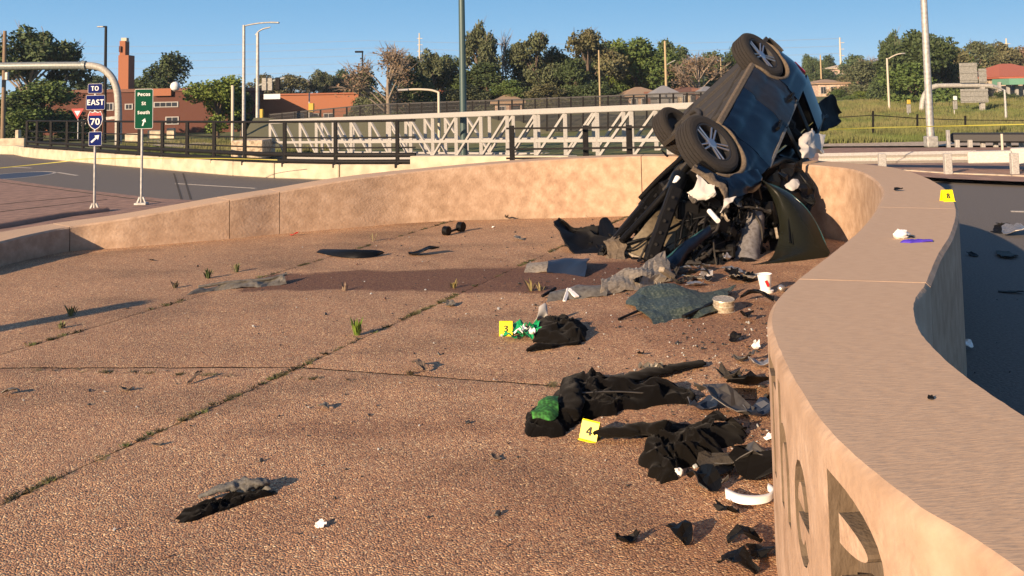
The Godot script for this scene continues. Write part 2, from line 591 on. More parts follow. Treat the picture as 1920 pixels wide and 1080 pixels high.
	M.bark = mat(Color(0.14, 0.105, 0.08), 0.95, 0, fine, Vector3(4, 1, 4))
	M.bark_pale = mat(Color(0.30, 0.25, 0.20), 0.95, 0, fine, Vector3(4, 1, 4))
	M.field = mat(Color(0.13, 0.135, 0.05), 1.0, 0, noise_tex(0.02, Color(0.6, 0.75, 0.5), Color(1.0, 0.95, 0.85), 61, 1024, FastNoiseLite.TYPE_SIMPLEX_SMOOTH, 6), Vector3.ONE * 0.06)
	M.grass_blade = tinted(0.9)
	M.far_hill = mat(Color(0.10, 0.10, 0.06), 1.0)


# ---------------------------------------------------------------- the place
func level(x: float, z: float) -> float:
	var side := lerpf(-1.0, -0.2, clampf((x + 4.0) / 8.0, 0, 1))
	var far := clampf((-z - 48.0) / 75.0, 0, 1)
	var far_left := clampf((-z - 74.0) / 60.0, 0, 1)
	var up := lerpf(side, 0.9 if x > 0 else 0.3, far * far * (3.0 - 2.0 * far)) if x > 0 else side + far_left * 0.9
	var hill := clampf((-z - 130.0) / 170.0, 0, 1)
	return up + hill * hill * (9.0 if x > 40 else 9.0 - 5.0 * clampf((40.0 - x) / 60.0, 0, 1))

const SKY := 0.50

func sky_and_sun() -> void:
	lens_basis = Basis(Vector3.RIGHT, atan(140.0 / F)) * Basis(Vector3.BACK, -deg_to_rad(1.1))
	var cam := Camera3D.new()
	cam.name = "camera"
	cam.projection = Camera3D.PROJECTION_FRUSTUM
	cam.keep_aspect = Camera3D.KEEP_HEIGHT
	cam.near = 0.1
	cam.far = 2000.0
	cam.size = 1080.0 / F * 0.1
	cam.frustum_offset = Vector2(0, -(540.0 - 50.0) / F * 0.1)
	cam.transform = Transform3D(lens_basis, EYE)
	add_child(cam)
	cam.current = true
	var sun := DirectionalLight3D.new()
	sun.name = "sun"
	sun.light_energy = 1.6
	sun.light_color = Color(1.0, 0.865, 0.715)
	sun.light_angular_distance = 0.5
	sun.shadow_enabled = true
	var el := deg_to_rad(17.0)
	var dir := Vector3(0.62 * cos(el), -sin(el), -0.785 * cos(el)).normalized()
	sun.basis = Basis.looking_at(dir, Vector3.UP)
	add_child(sun)
	# clear morning sky: pale at the horizon, deep blue overhead, whitish round the low sun behind us
	var img := Image.create(512, 256, false, Image.FORMAT_RGBF)
	var toward := -dir
	for j in 256:
		var elev := PI * (0.5 - (j + 0.5) / 256.0)
		for i in 512:
			var az := TAU * (i + 0.5) / 512.0
			var d := Vector3(sin(az) * cos(elev), sin(elev), -cos(az) * cos(elev))
			var h := maxf(rad_to_deg(elev), 0.0)
			var c := Color(0.055, 0.155, 0.36).lerp(Color(0.19, 0.54, 0.93), exp(-h / 16.0)).lerp(Color(0.58, 0.79, 0.93), exp(-h / 3.0))
			var ang := rad_to_deg(acos(clampf(d.dot(toward), -1, 1)))
			c += Color(1.0, 0.78, 0.52) * (0.9 * exp(-ang / 14.0) + 0.22 * exp(-ang / 45.0))
			if elev < 0.0: c = c.lerp(Color(0.20, 0.15, 0.11), clampf(-rad_to_deg(elev) / 2.0, 0, 1))
			img.set_pixel(i, j, c * SKY)
	var sm := PanoramaSkyMaterial.new()
	sm.panorama = ImageTexture.create_from_image(img)
	var sky := Sky.new()
	sky.sky_material = sm
	var e := Environment.new()
	e.background_mode = Environment.BG_SKY
	e.sky = sky
	e.tonemap_mode = Environment.TONE_MAPPER_LINEAR
	e.tonemap_exposure = 2.0
	e.sdfgi_enabled = true
	e.ssao_enabled = true
	e.ssil_enabled = true
	e.fog_enabled = true
	e.fog_density = 0.00022
	e.fog_light_color = Color(0.75, 0.82, 0.9)
	var w := WorldEnvironment.new()
	w.name = "environment"
	w.environment = e
	add_child(w)


func stain(p: Vector3) -> Color:
	var n := lump.get_noise_2d(p.x * 9.0, p.z * 9.0)
	var n2 := lump.get_noise_2d(p.x * 40.0 + 50.0, p.z * 40.0)
	var n0 := lump.get_noise_2d(p.x * 3.0 + 20.0, p.z * 3.0)
	var k := 1.0 + 0.16 * n + 0.22 * n0 + 0.10 * n2
	var c := Color(k, k, k)
	var grime := clampf((lump.get_noise_2d(p.x * 7.0 + 90.0, p.z * 11.0) - 0.08) * 3.0, 0, 1)
	c = c * (1.0 - 0.26 * grime)
	# wet dirt by the wreck, smears where things slid
	var spots := [[Vector2(1.6, -7.2), Vector2(1.1, 1.5), 0.50], [Vector2(1.3, -9.2), Vector2(1.6, 0.8), 0.55], [Vector2(0.9, -4.9), Vector2(0.7, 0.8), 0.35], [Vector2(-0.55, -5.0), Vector2(0.9, 0.13), 0.32], [Vector2(-0.35, -4.0), Vector2(0.9, 0.5), 0.22], [Vector2(1.0, -3.4), Vector2(0.45, 0.8), 0.35]]
	var dark := 0.0
	for q in spots:
		var d := (Vector2(p.x, p.z) - (q[0] as Vector2)) / (q[1] as Vector2)
		dark = maxf(dark, (q[2] as float) * clampf(1.5 - d.length() * (1.0 + 0.35 * n + 0.5 * n2), 0, 1))
	c = c.lerp(Color(0.30, 0.16, 0.10), dark)
	# the spill that ran from under the wreck
	var top := gnd(560, 516).lerp(gnd(1100, 492), clampf((p.x + 2.6) / 3.3, 0, 1)).z
	var low := gnd(560, 545).lerp(gnd(1100, 548), clampf((p.x + 2.6) / 3.3, 0, 1)).z
	var edge := minf(p.z - top, low - p.z) + 0.22 * n + 0.12 * n2
	if p.x > -2.45 + 0.3 * n and p.x < 1.6:
		c = c.lerp(Color(0.28, 0.20, 0.19), clampf(edge * 11.0, 0, 0.9))
	return c

func slab(parent: Node, a: Vector2, b: Vector2, c: Vector2, d: Vector2, step: float) -> void:
	# corners in turn; shrunk a little so that the joint between neighbours stays open
	var mid := (a + b + c + d) * 0.25
	var q: Array[Vector2] = []
	for p: Vector2 in [a, b, c, d]: q.append(p + (mid - p).normalized() * 0.010)
	var nu := int(ceil(maxf(q[0].distance_to(q[1]), q[3].distance_to(q[2])) / step))
	var nv := int(ceil(maxf(q[0].distance_to(q[3]), q[1].distance_to(q[2])) / step))
	var tone := 1.0 + 0.06 * sin(mid.x * 12.9 + mid.y * 7.1)
	var flip := (q[1] - q[0]).cross(q[3] - q[0]) < 0.0
	var v := PackedVector3Array()
	var nrm := PackedVector3Array()
	var cols := PackedColorArray()
	var ix := PackedInt32Array()
	for j in nv + 1:
		for i in nu + 1:
			var u := float(i) / nu
			var w := float(j) / nv
			var p := q[0].lerp(q[1], u).lerp(q[3].lerp(q[2], u), w)
			var p3 := Vector3(p.x, 0, p.y)
			var wob := 0.014 * lump.get_noise_2d(p.x * 60.0, p.y * 60.0)
			if i == 0 or i == nu: p3.x += wob
			if j == 0 or j == nv: p3.z += wob
			var rim := minf(minf(u, 1.0 - u) * nu, minf(w, 1.0 - w) * nv)
			p3.y = 0.004 * lump.get_noise_2d(p.x * 25.0, p.y * 25.0) + 0.003 * lump.get_noise_2d(p.x * 90.0, p.y * 90.0) - (0.004 if rim < 0.5 else 0.0)
			v.append(p3)
			cols.append(stain(p3) * tone)
	for j in nv + 1:
		for i in nu + 1:
			var k := j * (nu + 1) + i
			var dx := v[j * (nu + 1) + mini(i + 1, nu)] - v[j * (nu + 1) + maxi(i - 1, 0)]
			var dz := v[mini(j + 1, nv) * (nu + 1) + i] - v[maxi(j - 1, 0) * (nu + 1) + i]
			var n := dz.cross(dx).normalized()
			nrm.append(n if n.y > 0 else -n)
			if i < nu and j < nv:
				ix.append_array(PackedInt32Array([k, k + nu + 2, k + 1, k, k + nu + 1, k + nu + 2]) if flip else PackedInt32Array([k, k + 1, k + nu + 2, k, k + nu + 2, k + nu + 1]))
	var ar := []
	ar.resize(Mesh.ARRAY_MAX)
	ar[Mesh.ARRAY_VERTEX] = v
	ar[Mesh.ARRAY_NORMAL] = nrm
	ar[Mesh.ARRAY_COLOR] = cols
	ar[Mesh.ARRAY_INDEX] = ix
	var am := ArrayMesh.new()
	am.add_surface_from_arrays(Mesh.PRIMITIVE_TRIANGLES, ar)
	obj("slab", am, M.aggregate, parent)

func flat_sheet(called: String, pts: Array, y: float, m: Material) -> MeshInstance3D:
	var g := G.new()
	var poly := PackedVector2Array()
	for p in pts: poly.append(Vector2(p.x, p.z))
	var ix := Geometry2D.triangulate_polygon(poly)
	for i in range(0, ix.size(), 3):
		var a := poly[ix[i]]; var b := poly[ix[i + 1]]; var c := poly[ix[i + 2]]
		g.tri(Vector3(a.x, y, a.y), Vector3(b.x, y, b.y), Vector3(c.x, y, c.y))
	var o := obj(called, g, m)
	struct(o)
	return o

func build_ground() -> void:
	# terrain, lower than the raised island
	var g := G.new()
	var xs := []
	var zs := []
	for i in 61: xs.append(signf(i - 30.0) * (pow(absf(i - 30.0) / 30.0, 1.6) * 420.0))
	for i in 49: zs.append(30.0 - pow(i / 48.0, 1.5) * 780.0)
	g.smooth()
	for i in xs.size() - 1:
		for j in zs.size() - 1:
			var p := []
			for o: Vector2i in [Vector2i(0, 0), Vector2i(1, 0), Vector2i(1, 1), Vector2i(0, 1)]:
				var x: float = xs[i + o.x]
				var z: float = zs[j + o.y]
				p.append(Vector3(x, level(x, z), z))
			g.quad(p[0], p[1], p[2], p[3])
	struct(obj("ground", g, M.field))
	# island paved with exposed aggregate slabs
	var plaza := Node3D.new()
	plaza.name = "plaza"
	add_child(plaza)
	struct(plaza)
	var b := G.new()
	var rim := PackedVector2Array()
	for p: Array in wall_line(3):
		rim.append(Vector2((p[0].x + p[1].x) * 0.5, (p[0].z + p[1].z) * 0.5))
	b.prism(rim, 1.3, Transform3D(Basis(Vector3.RIGHT, Vector3.BACK, Vector3.DOWN), Vector3(0, -0.03, 0)))
	obj("joint_bed", b, M.joint, plaza)
	var j1a := Vector2(-4.31, 1.5)
	var j1b := Vector2(1.55, -13.72)
	var j2a := Vector2(-5.95, 0.2)
	var j2b := Vector2(-0.85, -13.6)
	var cut := func(a: Vector2, bb: Vector2, z: float) -> Vector2: return a.lerp(bb, (z - a.y) / (bb.y - a.y))
	var m2: Vector2 = cut.call(j2a, j2b, -6.33)
	var m1: Vector2 = cut.call(j1a, j1b, -6.2)
	slab(plaza, Vector2(-5.75, -10.6), m2 + Vector2(-1.6, 0.2), m2, j2b, 0.07)
	slab(plaza, m2 + Vector2(-1.6, 0.2), Vector2(-6.1, 0.3), j2a, m2, 0.07)
	slab(plaza, Vector2(-5.75, -10.6), j2b, j2b + Vector2(-0.9, 0.05), Vector2(-5.25, -11.6), 0.12)
	slab(plaza, m2, j2a, j1a, m1, 0.06)
	slab(plaza, j2b, m2, m1, j1b, 0.06)
	slab(plaza, m1, j1a, Vector2(1.25, 1.5), Vector2(1.3, -5.35), 0.055)
	slab(plaza, j1b, m1, Vector2(1.3, -5.35), Vector2(3.75, -10.9), 0.055)
	slab(plaza, j1b, Vector2(3.75, -10.9), Vector2(3.3, -12.5), Vector2(2.6, -13.3), 0.12)
	# left: truck apron of pink concrete, then the asphalt of the circle
	var y := -1.0
	flat_sheet("road_asphalt", [gnd(-500, 455, y), gnd(-300, 283, y), gnd(-40, 280, y), gnd(60, 290, y), gnd(117, 301, y), gnd(222, 311, y), gnd(311, 318.5, y), gnd(442, 329.5, y), gnd(519, 334, y), gnd(640, 339, y), gnd(790, 341, y), gnd(860, 400, y), gnd(600, 470, y)], y + 0.004, M.asphalt)
	flat_sheet("truck_apron", [gnd(-500, 700, y), gnd(-500, 310, y), gnd(0, 337, y), gnd(120, 354, y), gnd(300, 375, y), gnd(480, 384, y), gnd(640, 420, y), gnd(300, 470, y), gnd(0, 560, y)], y + 0.04, M.pink)
	for l: Array in [[0, 383, 170, 367], [0, 397, 200, 374], [0, 341, 300, 379]]:
		var s := G.new()
		s.bar(gnd(l[0], l[1], y + 0.044), gnd(l[2], l[3], y + 0.044), 0.07, 0.006)
		struct(obj("apron_joint_line", s, M.joint))
	var kb := G.new()
	kb.tube([gnd(-300, 470, -0.96), gnd(0, 428, -0.96), gnd(110, 408, -0.96), gnd(200, 396, -0.96)], 0.12, 8)
	struct(obj("apron_kerb", kb, M.pink))
	# markings on the asphalt
	for l: Array in [[108, 323, 145, 329, 0.14], [20, 313, 60, 315, 0.12], [330, 344, 480, 353, 0.1]]:
		var s := G.new()
		s.bar(gnd(l[0], l[1], y + 0.006), gnd(l[2], l[3], y + 0.006), l[4], 0.005)
		struct(obj("lane_marking", s, M.paint_white))
	var ring := G.new()
	var mc := gnd(28, 329, y + 0.008)
	for k in 36:
		var a := TAU * k / 36.0
		var bb := TAU * (k + 1) / 36.0
		ring.bar(mc + Vector3(cos(a) * 1.25, 0, sin(a) * 2.2), mc + Vector3(cos(bb) * 1.25, 0, sin(bb) * 2.2), 0.12, 0.005)
	struct(obj("shield_marking_rim", ring, M.paint_white))
	var disc := G.new()
	for k in 36:
		var a := TAU * k / 36.0
		var bb := TAU * (k + 1) / 36.0
		disc.tri(mc, mc + Vector3(cos(a) * 1.16, 0, sin(a) * 2.1), mc + Vector3(cos(bb) * 1.16, 0, sin(bb) * 2.1))
	struct(obj("shield_marking", disc, mat(Color(0.03, 0.06, 0.12), 0.8, 0, M.fine, Vector3.ONE)))
	# two dark skid lines
	for q: Array in [[326, 325, 341, 376], [343, 325, 358, 374]]:
		var s := G.new()
		s.bar(gnd(q[0], q[1], y + 0.007), gnd(q[2], q[3], y + 0.007), 0.06, 0.004)
		struct(obj("skid_line_road", s, M.joint))
	# right: asphalt circle, kerb, pink pavement behind it
	y = -0.2
	flat_sheet("circle_road", [Vector3(4.0, 0, 12), Vector3(16, 0, 12), gnd(2300, 350, y), gnd(1990, 344, y), gnd(1900, 341, y), gnd(1780, 336, y), gnd(1700, 330, y), gnd(1600, 326, y), Vector3(4.2, 0, -15), Vector3(3.75, 0, -11.5), Vector3(3.2, 0, -8), Vector3(1.55, 0, -4.4), Vector3(1.2, 0, 0)], y + 0.004, M.asphalt)
	var kg := G.new()
	var kp := [gnd(1560, 324, y), gnd(1700, 329, y), gnd(1780, 335, y), gnd(1900, 340, y), gnd(2050, 346, y), gnd(2350, 352, y)]
	for i in kp.size() - 1: kg.bar(kp[i] + Vector3(0, 0.065, 0), kp[i + 1] + Vector3(0, 0.065, 0), 0.2, 0.13, Vector3.UP, 0.02)
	struct(obj("kerb", kg, M.pale))
	flat_sheet("pavement", [gnd(1500, 322, y + 0.11), gnd(1700, 329, y + 0.11), gnd(1780, 335, y + 0.11), gnd(1900, 340, y + 0.11), gnd(2350, 351, y + 0.11), gnd(2350, 275, y + 0.11), gnd(1900, 276, y + 0.11), gnd(1560, 277, y + 0.11), gnd(1480, 290, y + 0.11)], y + 0.11, M.pink)
	flat_sheet("far_road", [gnd(1480, 278, y), gnd(1900, 276, y), gnd(2350, 274, y), gnd(2350, 265, y), gnd(1800, 268, y), gnd(1540, 266, y)], y + 0.06, M.pale)
	for q: Array in [[1895, 396, 1990, 398, 0.14]]:
		var s := G.new()
		s.bar(gnd(q[0], q[1], y + 0.006), gnd(q[2], q[3], y + 0.006), q[4], 0.005)
		struct(obj("lane_marking", s, M.paint_white))


# plan of the island's wall: inner edge, outer edge, height of the top
func wall_line(per: int) -> Array:
	var raw := [[1.15, 1.0, 1.68, 1.1, 0.8], [0.92, -0.6, 1.45, -0.6, 0.8], [0.82, -1.7, 1.34, -1.75, 0.8], [0.755, -2.0, 1.28, -2.15, 0.8], [0.725, -2.4, 1.265, -2.55, 0.8], [0.765, -2.87, 1.29, -2.95, 0.8], [0.83, -3.3, 1.36, -3.35, 0.8], [0.90, -3.63, 1.47, -3.69, 0.8], [1.02, -3.98, 1.58, -3.94, 0.8], [1.22, -4.4, 1.75, -4.25, 0.8], [1.63, -5.17, 2.1, -4.95, 0.8], [2.06, -6.0, 2.52, -5.75, 0.8], [2.57, -7.11, 3.06, -6.9, 0.8], [3.09, -8.41, 3.6, -8.3, 0.8], [3.48, -9.8, 4.0, -9.8, 0.8], [3.62, -10.75, 4.14, -10.9, 0.8], [3.47, -11.4, 3.97, -11.7, 0.8], [3.1, -12.3, 3.5, -12.7, 0.8], [2.5, -13.15, 2.75, -13.6, 0.805], [1.74, -13.67, 1.85, -14.19, 0.813], [0.24, -13.8, 0.2, -14.32, 0.768], [-1.34, -13.42, -1.47, -13.92, 0.68], [-2.18, -12.96, -2.42, -13.42, 0.62], [-2.96, -12.52, -3.22, -12.97, 0.524], [-3.48, -12.14, -3.77, -12.57, 0.47], [-4.44, -11.6, -4.73, -12.02, 0.343], [-5.05, -11.31, -5.42, -11.67, 0.28], [-5.25, -10.77, -5.76, -10.9, 0.266], [-5.33, -10.33, -5.85, -10.35, 0.255], [-5.6, -8.5, -6.12, -8.45, 0.23], [-6.1, -5.0, -6.62, -4.95, 0.2], [-6.4, 0.5, -6.92, 0.5, 0.2]]
	var pts := []
	for r: Array in raw: pts.append([Vector3(r[0], r[4], r[1]), Vector3(r[2], r[4], r[3])])
	if per == 1: return pts
	var inn := []
	var out := []
	for p in pts:
		inn.append(p[0]); out.append(p[1])
	inn = spline(inn, per)
	out = spline(out, per)
	var res := []
	for i in inn.size(): res.append([inn[i], out[i]])
	return res

func wall_segment(line: Array) -> ArrayMesh:
	# closed body: faces in one surface, the broomed top in the other
	var face := G.new()
	var top := G.new()
	var run := 0.0
	var rings := []
	var runs := []
	var ch := 0.018
	for i in line.size():
		var a: Vector3 = line[i][0]
		var b: Vector3 = line[i][1]
		var w := (b - a).normalized()
		var lo := -1.25
		var e1 := ch + 0.003 * lump.get_noise_2d(a.x * 160.0, a.z * 160.0)
		var e2 := ch + 0.003 * lump.get_noise_2d(b.x * 160.0, b.z * 160.0)
		rings.append([Vector3(a.x, -0.3, a.z), a - Vector3(0, e1, 0), a + w * e1, b - w * e2, b - Vector3(0, e2, 0), Vector3(b.x, lo, b.z), Vector3(a.x, lo, a.z)])
		if i > 0: run += (a + b).distance_to(line[i - 1][0] + line[i - 1][1]) * 0.5
		runs.append(run)
	for i in line.size() - 1:
		var p: Array = rings[i]
		var q: Array = rings[i + 1]
		for k in 7:
			if k == 2: continue
			face.sg = k + 1
			var k2 := (k + 1) % 7
			face.quad(p[k], q[k], q[k2], p[k2])
		top.sg = 1
		var ww: float = p[2].distance_to(p[3])
		top.quad_uv(p[2], q[2], q[3], p[3], Vector2(runs[i], 0), Vector2(runs[i + 1], 0), Vector2(runs[i + 1], ww), Vector2(runs[i], ww))
	face.flat()
	for e in [0, line.size() - 1]:
		var p: Array = rings[e]
		for k in range(1, 6):
			if e == 0: face.tri(p[0], p[k], p[k + 1])
			else: face.tri(p[0], p[k + 1], p[k])
	var am := face.mesh()
	var tm := top.mesh()
	am.add_surface_from_arrays(Mesh.PRIMITIVE_TRIANGLES, tm.surface_get_arrays(0))
	am.surface_set_material(0, M.concrete)
	am.surface_set_material(1, M.wall_top)
	return am

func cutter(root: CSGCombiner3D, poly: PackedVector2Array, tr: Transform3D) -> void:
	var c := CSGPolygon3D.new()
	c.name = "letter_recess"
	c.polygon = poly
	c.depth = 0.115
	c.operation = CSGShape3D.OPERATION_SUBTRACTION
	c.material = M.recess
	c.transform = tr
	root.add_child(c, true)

func arc_band(cx: float, cy: float, rx: float, ry: float, w: float, a0: float, a1: float) -> PackedVector2Array:
	var p := PackedVector2Array()
	for i in 15:
		var a := deg_to_rad(lerpf(a0, a1, i / 14.0))
		p.append(Vector2(cx + cos(a) * rx, cy + sin(a) * ry))
	for i in 15:
		var a := deg_to_rad(lerpf(a1, a0, i / 14.0))
		p.append(Vector2(cx + cos(a) * (rx - w), cy + sin(a) * (ry - w)))
	return p

func rect(x0: float, y0: float, x1: float, y1: float) -> PackedVector2Array:
	return PackedVector2Array([Vector2(x0, y0), Vector2(x1, y0), Vector2(x1, y1), Vector2(x0, y1)])

func build_wall() -> void:
	var wall := thing("concrete_wall", Vector3.ZERO, "curving buff concrete wall with broomed top around the paved island", "wall")
	wall.set_meta("kind", "thing")
	var per := 12
	var line := wall_line(per)
	var cuts := [0, 9, 12, 15, 19, 23, 24, 26, 31]
	for s in cuts.size() - 1:
		var part := line.slice(cuts[s] * per, cuts[s + 1] * per + 1)
		# leave an open joint of a centimetre
		var n := part.size()
		part[0] = [part[0][0].move_toward(part[1][0], 0.005), part[0][1].move_toward(part[1][1], 0.005)]
		part[n - 1] = [part[n - 1][0].move_toward(part[n - 2][0], 0.005), part[n - 1][1].move_toward(part[n - 2][1], 0.005)]
		var am := wall_segment(part)
		if s > 0:
			var o := MeshInstance3D.new()
			o.name = "wall_segment"
			o.mesh = am
			wall.add_child(o, true)
			continue
		var root := CSGCombiner3D.new()
		root.name = "wall_segment"
		wall.add_child(root, true)
		var body := CSGMesh3D.new()
		body.name = "body"
		body.mesh = am
		root.add_child(body)
		# recessed letters on the face towards the paving
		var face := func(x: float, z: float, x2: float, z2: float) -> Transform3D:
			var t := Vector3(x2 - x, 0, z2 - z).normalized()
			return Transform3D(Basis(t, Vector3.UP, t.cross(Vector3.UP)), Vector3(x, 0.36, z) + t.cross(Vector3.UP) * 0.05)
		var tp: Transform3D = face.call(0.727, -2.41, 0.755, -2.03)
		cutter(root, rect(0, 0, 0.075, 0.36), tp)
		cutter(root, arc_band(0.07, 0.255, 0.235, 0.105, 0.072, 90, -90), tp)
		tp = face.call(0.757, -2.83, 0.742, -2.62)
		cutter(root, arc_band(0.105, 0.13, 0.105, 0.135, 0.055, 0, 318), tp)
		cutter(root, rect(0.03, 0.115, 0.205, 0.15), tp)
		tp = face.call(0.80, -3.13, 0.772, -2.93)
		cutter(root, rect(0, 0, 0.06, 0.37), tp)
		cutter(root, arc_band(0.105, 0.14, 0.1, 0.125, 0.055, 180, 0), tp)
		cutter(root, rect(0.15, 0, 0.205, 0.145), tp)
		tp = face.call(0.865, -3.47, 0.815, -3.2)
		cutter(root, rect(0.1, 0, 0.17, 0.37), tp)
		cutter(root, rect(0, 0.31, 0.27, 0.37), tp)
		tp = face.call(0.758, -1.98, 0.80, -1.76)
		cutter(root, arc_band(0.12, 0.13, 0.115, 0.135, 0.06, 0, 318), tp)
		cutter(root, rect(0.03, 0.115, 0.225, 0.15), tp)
	# mortar that fills the joints a little below the faces
	for s in range(1, cuts.size() - 1):
		var p: Array = line[cuts[s] * per]
		var w: Vector3 = (p[1] - p[0]).normalized()
		var a: Vector3 = p[0] + w * 0.02
		var b: Vector3 = p[1] - w * 0.02
		var f := G.new()
		f.bar(Vector3(a.x, p[0].y * 0.5 - 0.62, a.z), Vector3(b.x, p[0].y * 0.5 - 0.62, b.z), 0.05, p[0].y + 1.2)
		obj("joint_filler", f, M.joint, wall)


# ---------------------------------------------------------------- trees
var kinds := []
var tints := []

# unit tree, one metre high: kind gives the crown's lumps, the leaf size and how many
func make_kind(lumps: Array, count: int, leaf: float, seed_value: int, bare := 0, pale := false) -> Node3D:
	var r := RandomNumberGenerator.new()
	r.seed = seed_value
	var nz := FastNoiseLite.new()
	nz.seed = seed_value
	nz.frequency = 3.0
	var root := Node3D.new()
	var t := G.new()
	t.tube([Vector3(0, -0.02, 0), Vector3(0.004, 0.2, 0), Vector3(-0.006, 0.45, 0.004), Vector3(0.0, 0.7, 0)], [0.028, 0.021, 0.015, 0.006], 7)
	for l: Array in lumps:
		var c: Vector3 = l[0]
		var s := Vector3(0, clampf(c.y - 0.28, 0.15, 0.5), 0)
		t.tube([s, s.lerp(c, 0.5) + Vector3(0, 0.03, 0), c], [0.012, 0.008, 0.003], 5, 1.0, false)
		for k in bare:
			var e := c + Vector3(r.randf_range(-1, 1), r.randf_range(-0.3, 1.3), r.randf_range(-1, 1)) * (l[1] as Vector3) * 1.15
			var mid := c.lerp(e, 0.5) + Vector3(r.randf_range(-1, 1), r.randf_range(-1, 1), r.randf_range(-1, 1)) * 0.02
			t.tube([s.lerp(c, 0.6 + 0.4 * r.randf()), mid, e], [0.005, 0.0032, 0.0012], 4, 1.0, false)
			t.tube([mid, mid.lerp(e, 0.6) + Vector3(r.randf_range(-1, 1), r.randf(), r.randf_range(-1, 1)) * 0.05], [0.0025, 0.001], 3, 1.0, false)
	obj("trunk", t, M.bark_pale if pale else M.bark, root)
	var v := PackedVector3Array()
	var nr := PackedVector3Array()
	var co := PackedColorArray()
	var total := 0.0
	for l: Array in lumps: total += (l[1] as Vector3).x * (l[1] as Vector3).y
	for l: Array in lumps:
		var c: Vector3 = l[0]
		var e: Vector3 = l[1]
		var n := int(count * e.x * e.y / total)
		for k in n:
			var d := Vector3(r.randfn(), r.randfn(), r.randfn()).normalized()
			var bump := 1.0 + 0.55 * nz.get_noise_3dv((c + d * e) * 1.8)
			var p := c + d * e * pow(r.randf(), 0.4) * bump
			var hole := nz.get_noise_3dv(p * 3.2 + Vector3(5, 5, 5))
			if hole < -0.28: continue
			var clump := 1.0 + 0.7 * nz.get_noise_3dv(p * 2.4 + Vector3(9, 1, 4)) + r.randf_range(-0.22, 0.22)
			var size := leaf * r.randf_range(0.55, 1.25)
			var a := Vector3(r.randfn(), r.randfn() * 0.7, r.randfn()).normalized()
			var b := a.cross(Vector3(r.randfn(), r.randfn(), r.randfn()).normalized()).normalized()
			var fold := a.cross(b) * size * 0.3
			var w := b * size * 0.42
			var tip := a * size
			var q: Array[Vector3] = [p - tip * 0.5, p + w + fold * 0.4, p + tip * 0.6, p - w + fold * 0.4]
			var cc := Color(clump * r.randf_range(0.9, 1.15), clump, clump * r.randf_range(0.8, 1.1))
			for tr: Vector3i in [Vector3i(0, 1, 2), Vector3i(0, 2, 3)]:
				var n3 := (q[tr.z] - q[tr.x]).cross(q[tr.y] - q[tr.x]).normalized()
				for i in [tr.x, tr.y, tr.z]:
					v.append(q[i]); nr.append(n3); co.append(cc)
	var ar := []
	ar.resize(Mesh.ARRAY_MAX)
	ar[Mesh.ARRAY_VERTEX] = v
	ar[Mesh.ARRAY_NORMAL] = nr
	ar[Mesh.ARRAY_COLOR] = co
	var am := ArrayMesh.new()
	if v.size():
		am.add_surface_from_arrays(Mesh.PRIMITIVE_TRIANGLES, ar)
		stuff(obj("crown", am, M.leaf, root))
	return root

func lumps_of(n: int, seed_value: int, box: Vector3, low: float, size: Vector2, tall := 0.0) -> Array:
	var r := RandomNumberGenerator.new()
	r.seed = seed_value
	var out := []
	for i in n:
		var y := r.randf()
		var shape := sqrt(maxf(0.0, 1.0 - pow(absf(y * 2.0 - 0.85) / 1.16, 2.0)))
		var a := r.randf() * TAU
		var k := sqrt(r.randf()) * shape
		var s := r.randf_range(size.x, size.y)
		out.append([Vector3(cos(a) * k * box.x, low + s * 0.7 + y * (0.94 - low - s * 1.5), sin(a) * k * box.z), Vector3(s, s * r.randf_range(0.7, 1.0) + tall * s, s)])
	return out

func make_trees() -> void:
	kinds.append(make_kind(lumps_of(15, 1, Vector3(0.36, 1, 0.36), 0.12, Vector2(0.13, 0.2)), 12000, 0.034, 1))
	kinds.append(make_kind(lumps_of(17, 2, Vector3(0.36, 1, 0.36), 0.22, Vector2(0.07, 0.14), 0.2), 9000, 0.032, 2, 3, true))
	kinds.append(make_kind(lumps_of(18, 3, Vector3(0.46, 1, 0.4), 0.0, Vector2(0.12, 0.2)), 12000, 0.034, 3))
	kinds.append(make_kind(lumps_of(13, 4, Vector3(0.4, 1, 0.4), 0.2, Vector2(0.10, 0.17)), 1900, 0.024, 4, 16, true))
	kinds.append(make_kind(lumps_of(16, 5, Vector3(0.34, 1, 0.34), 0.05, Vector2(0.11, 0.17), 0.25), 12000, 0.033, 5))
	kinds.append(make_kind(lumps_of(7, 6, Vector3(0.36, 1, 0.3), 0.35, Vector2(0.1, 0.16)), 0, 0.02, 6, 9, true))
	kinds.append(make_kind(lumps_of(19, 8, Vector3(0.38, 1, 0.38), 0.1, Vector2(0.09, 0.16)), 11000, 0.032, 8, 2))
	for c: Color in [Color(0.07, 0.115, 0.024), Color(0.042, 0.068, 0.02), Color(0.12, 0.17, 0.026), Color(0.11, 0.11, 0.05), Color(0.17, 0.12, 0.075), Color(0.08, 0.098, 0.045), Color(0.055, 0.088, 0.03)]:
		var m: StandardMaterial3D = M.leaf.duplicate()
		m.albedo_color = c.linear_to_srgb()
		tints.append(m)

func tree(kind: int, px: float, top: float, base: float, width: float, z: float, tint: int, label: String, called := "tree", category := "tree") -> void:
	var foot := at(px, base, z)
	var h := (base - top) * z / F
	foot.y = minf(foot.y, level(foot.x, foot.z) + 0.05)
	h = (at(px, top, z).y - foot.y) * 1.07
	var o: Node3D = kinds[kind].duplicate()
	o.name = fresh(called)
	add_child(o)
	var w := width * z / F * 1.5
	o.transform = Transform3D(Basis(Vector3.UP, px * 0.7) * Basis.from_scale(Vector3(w, h, w)), foot)
	if o.has_node("crown"):
		(o.get_node("crown") as MeshInstance3D).material_override = tints[tint]
	tag(o, label, category, "trees along the far side of the circle" if category == "tree" else "far shrubs")

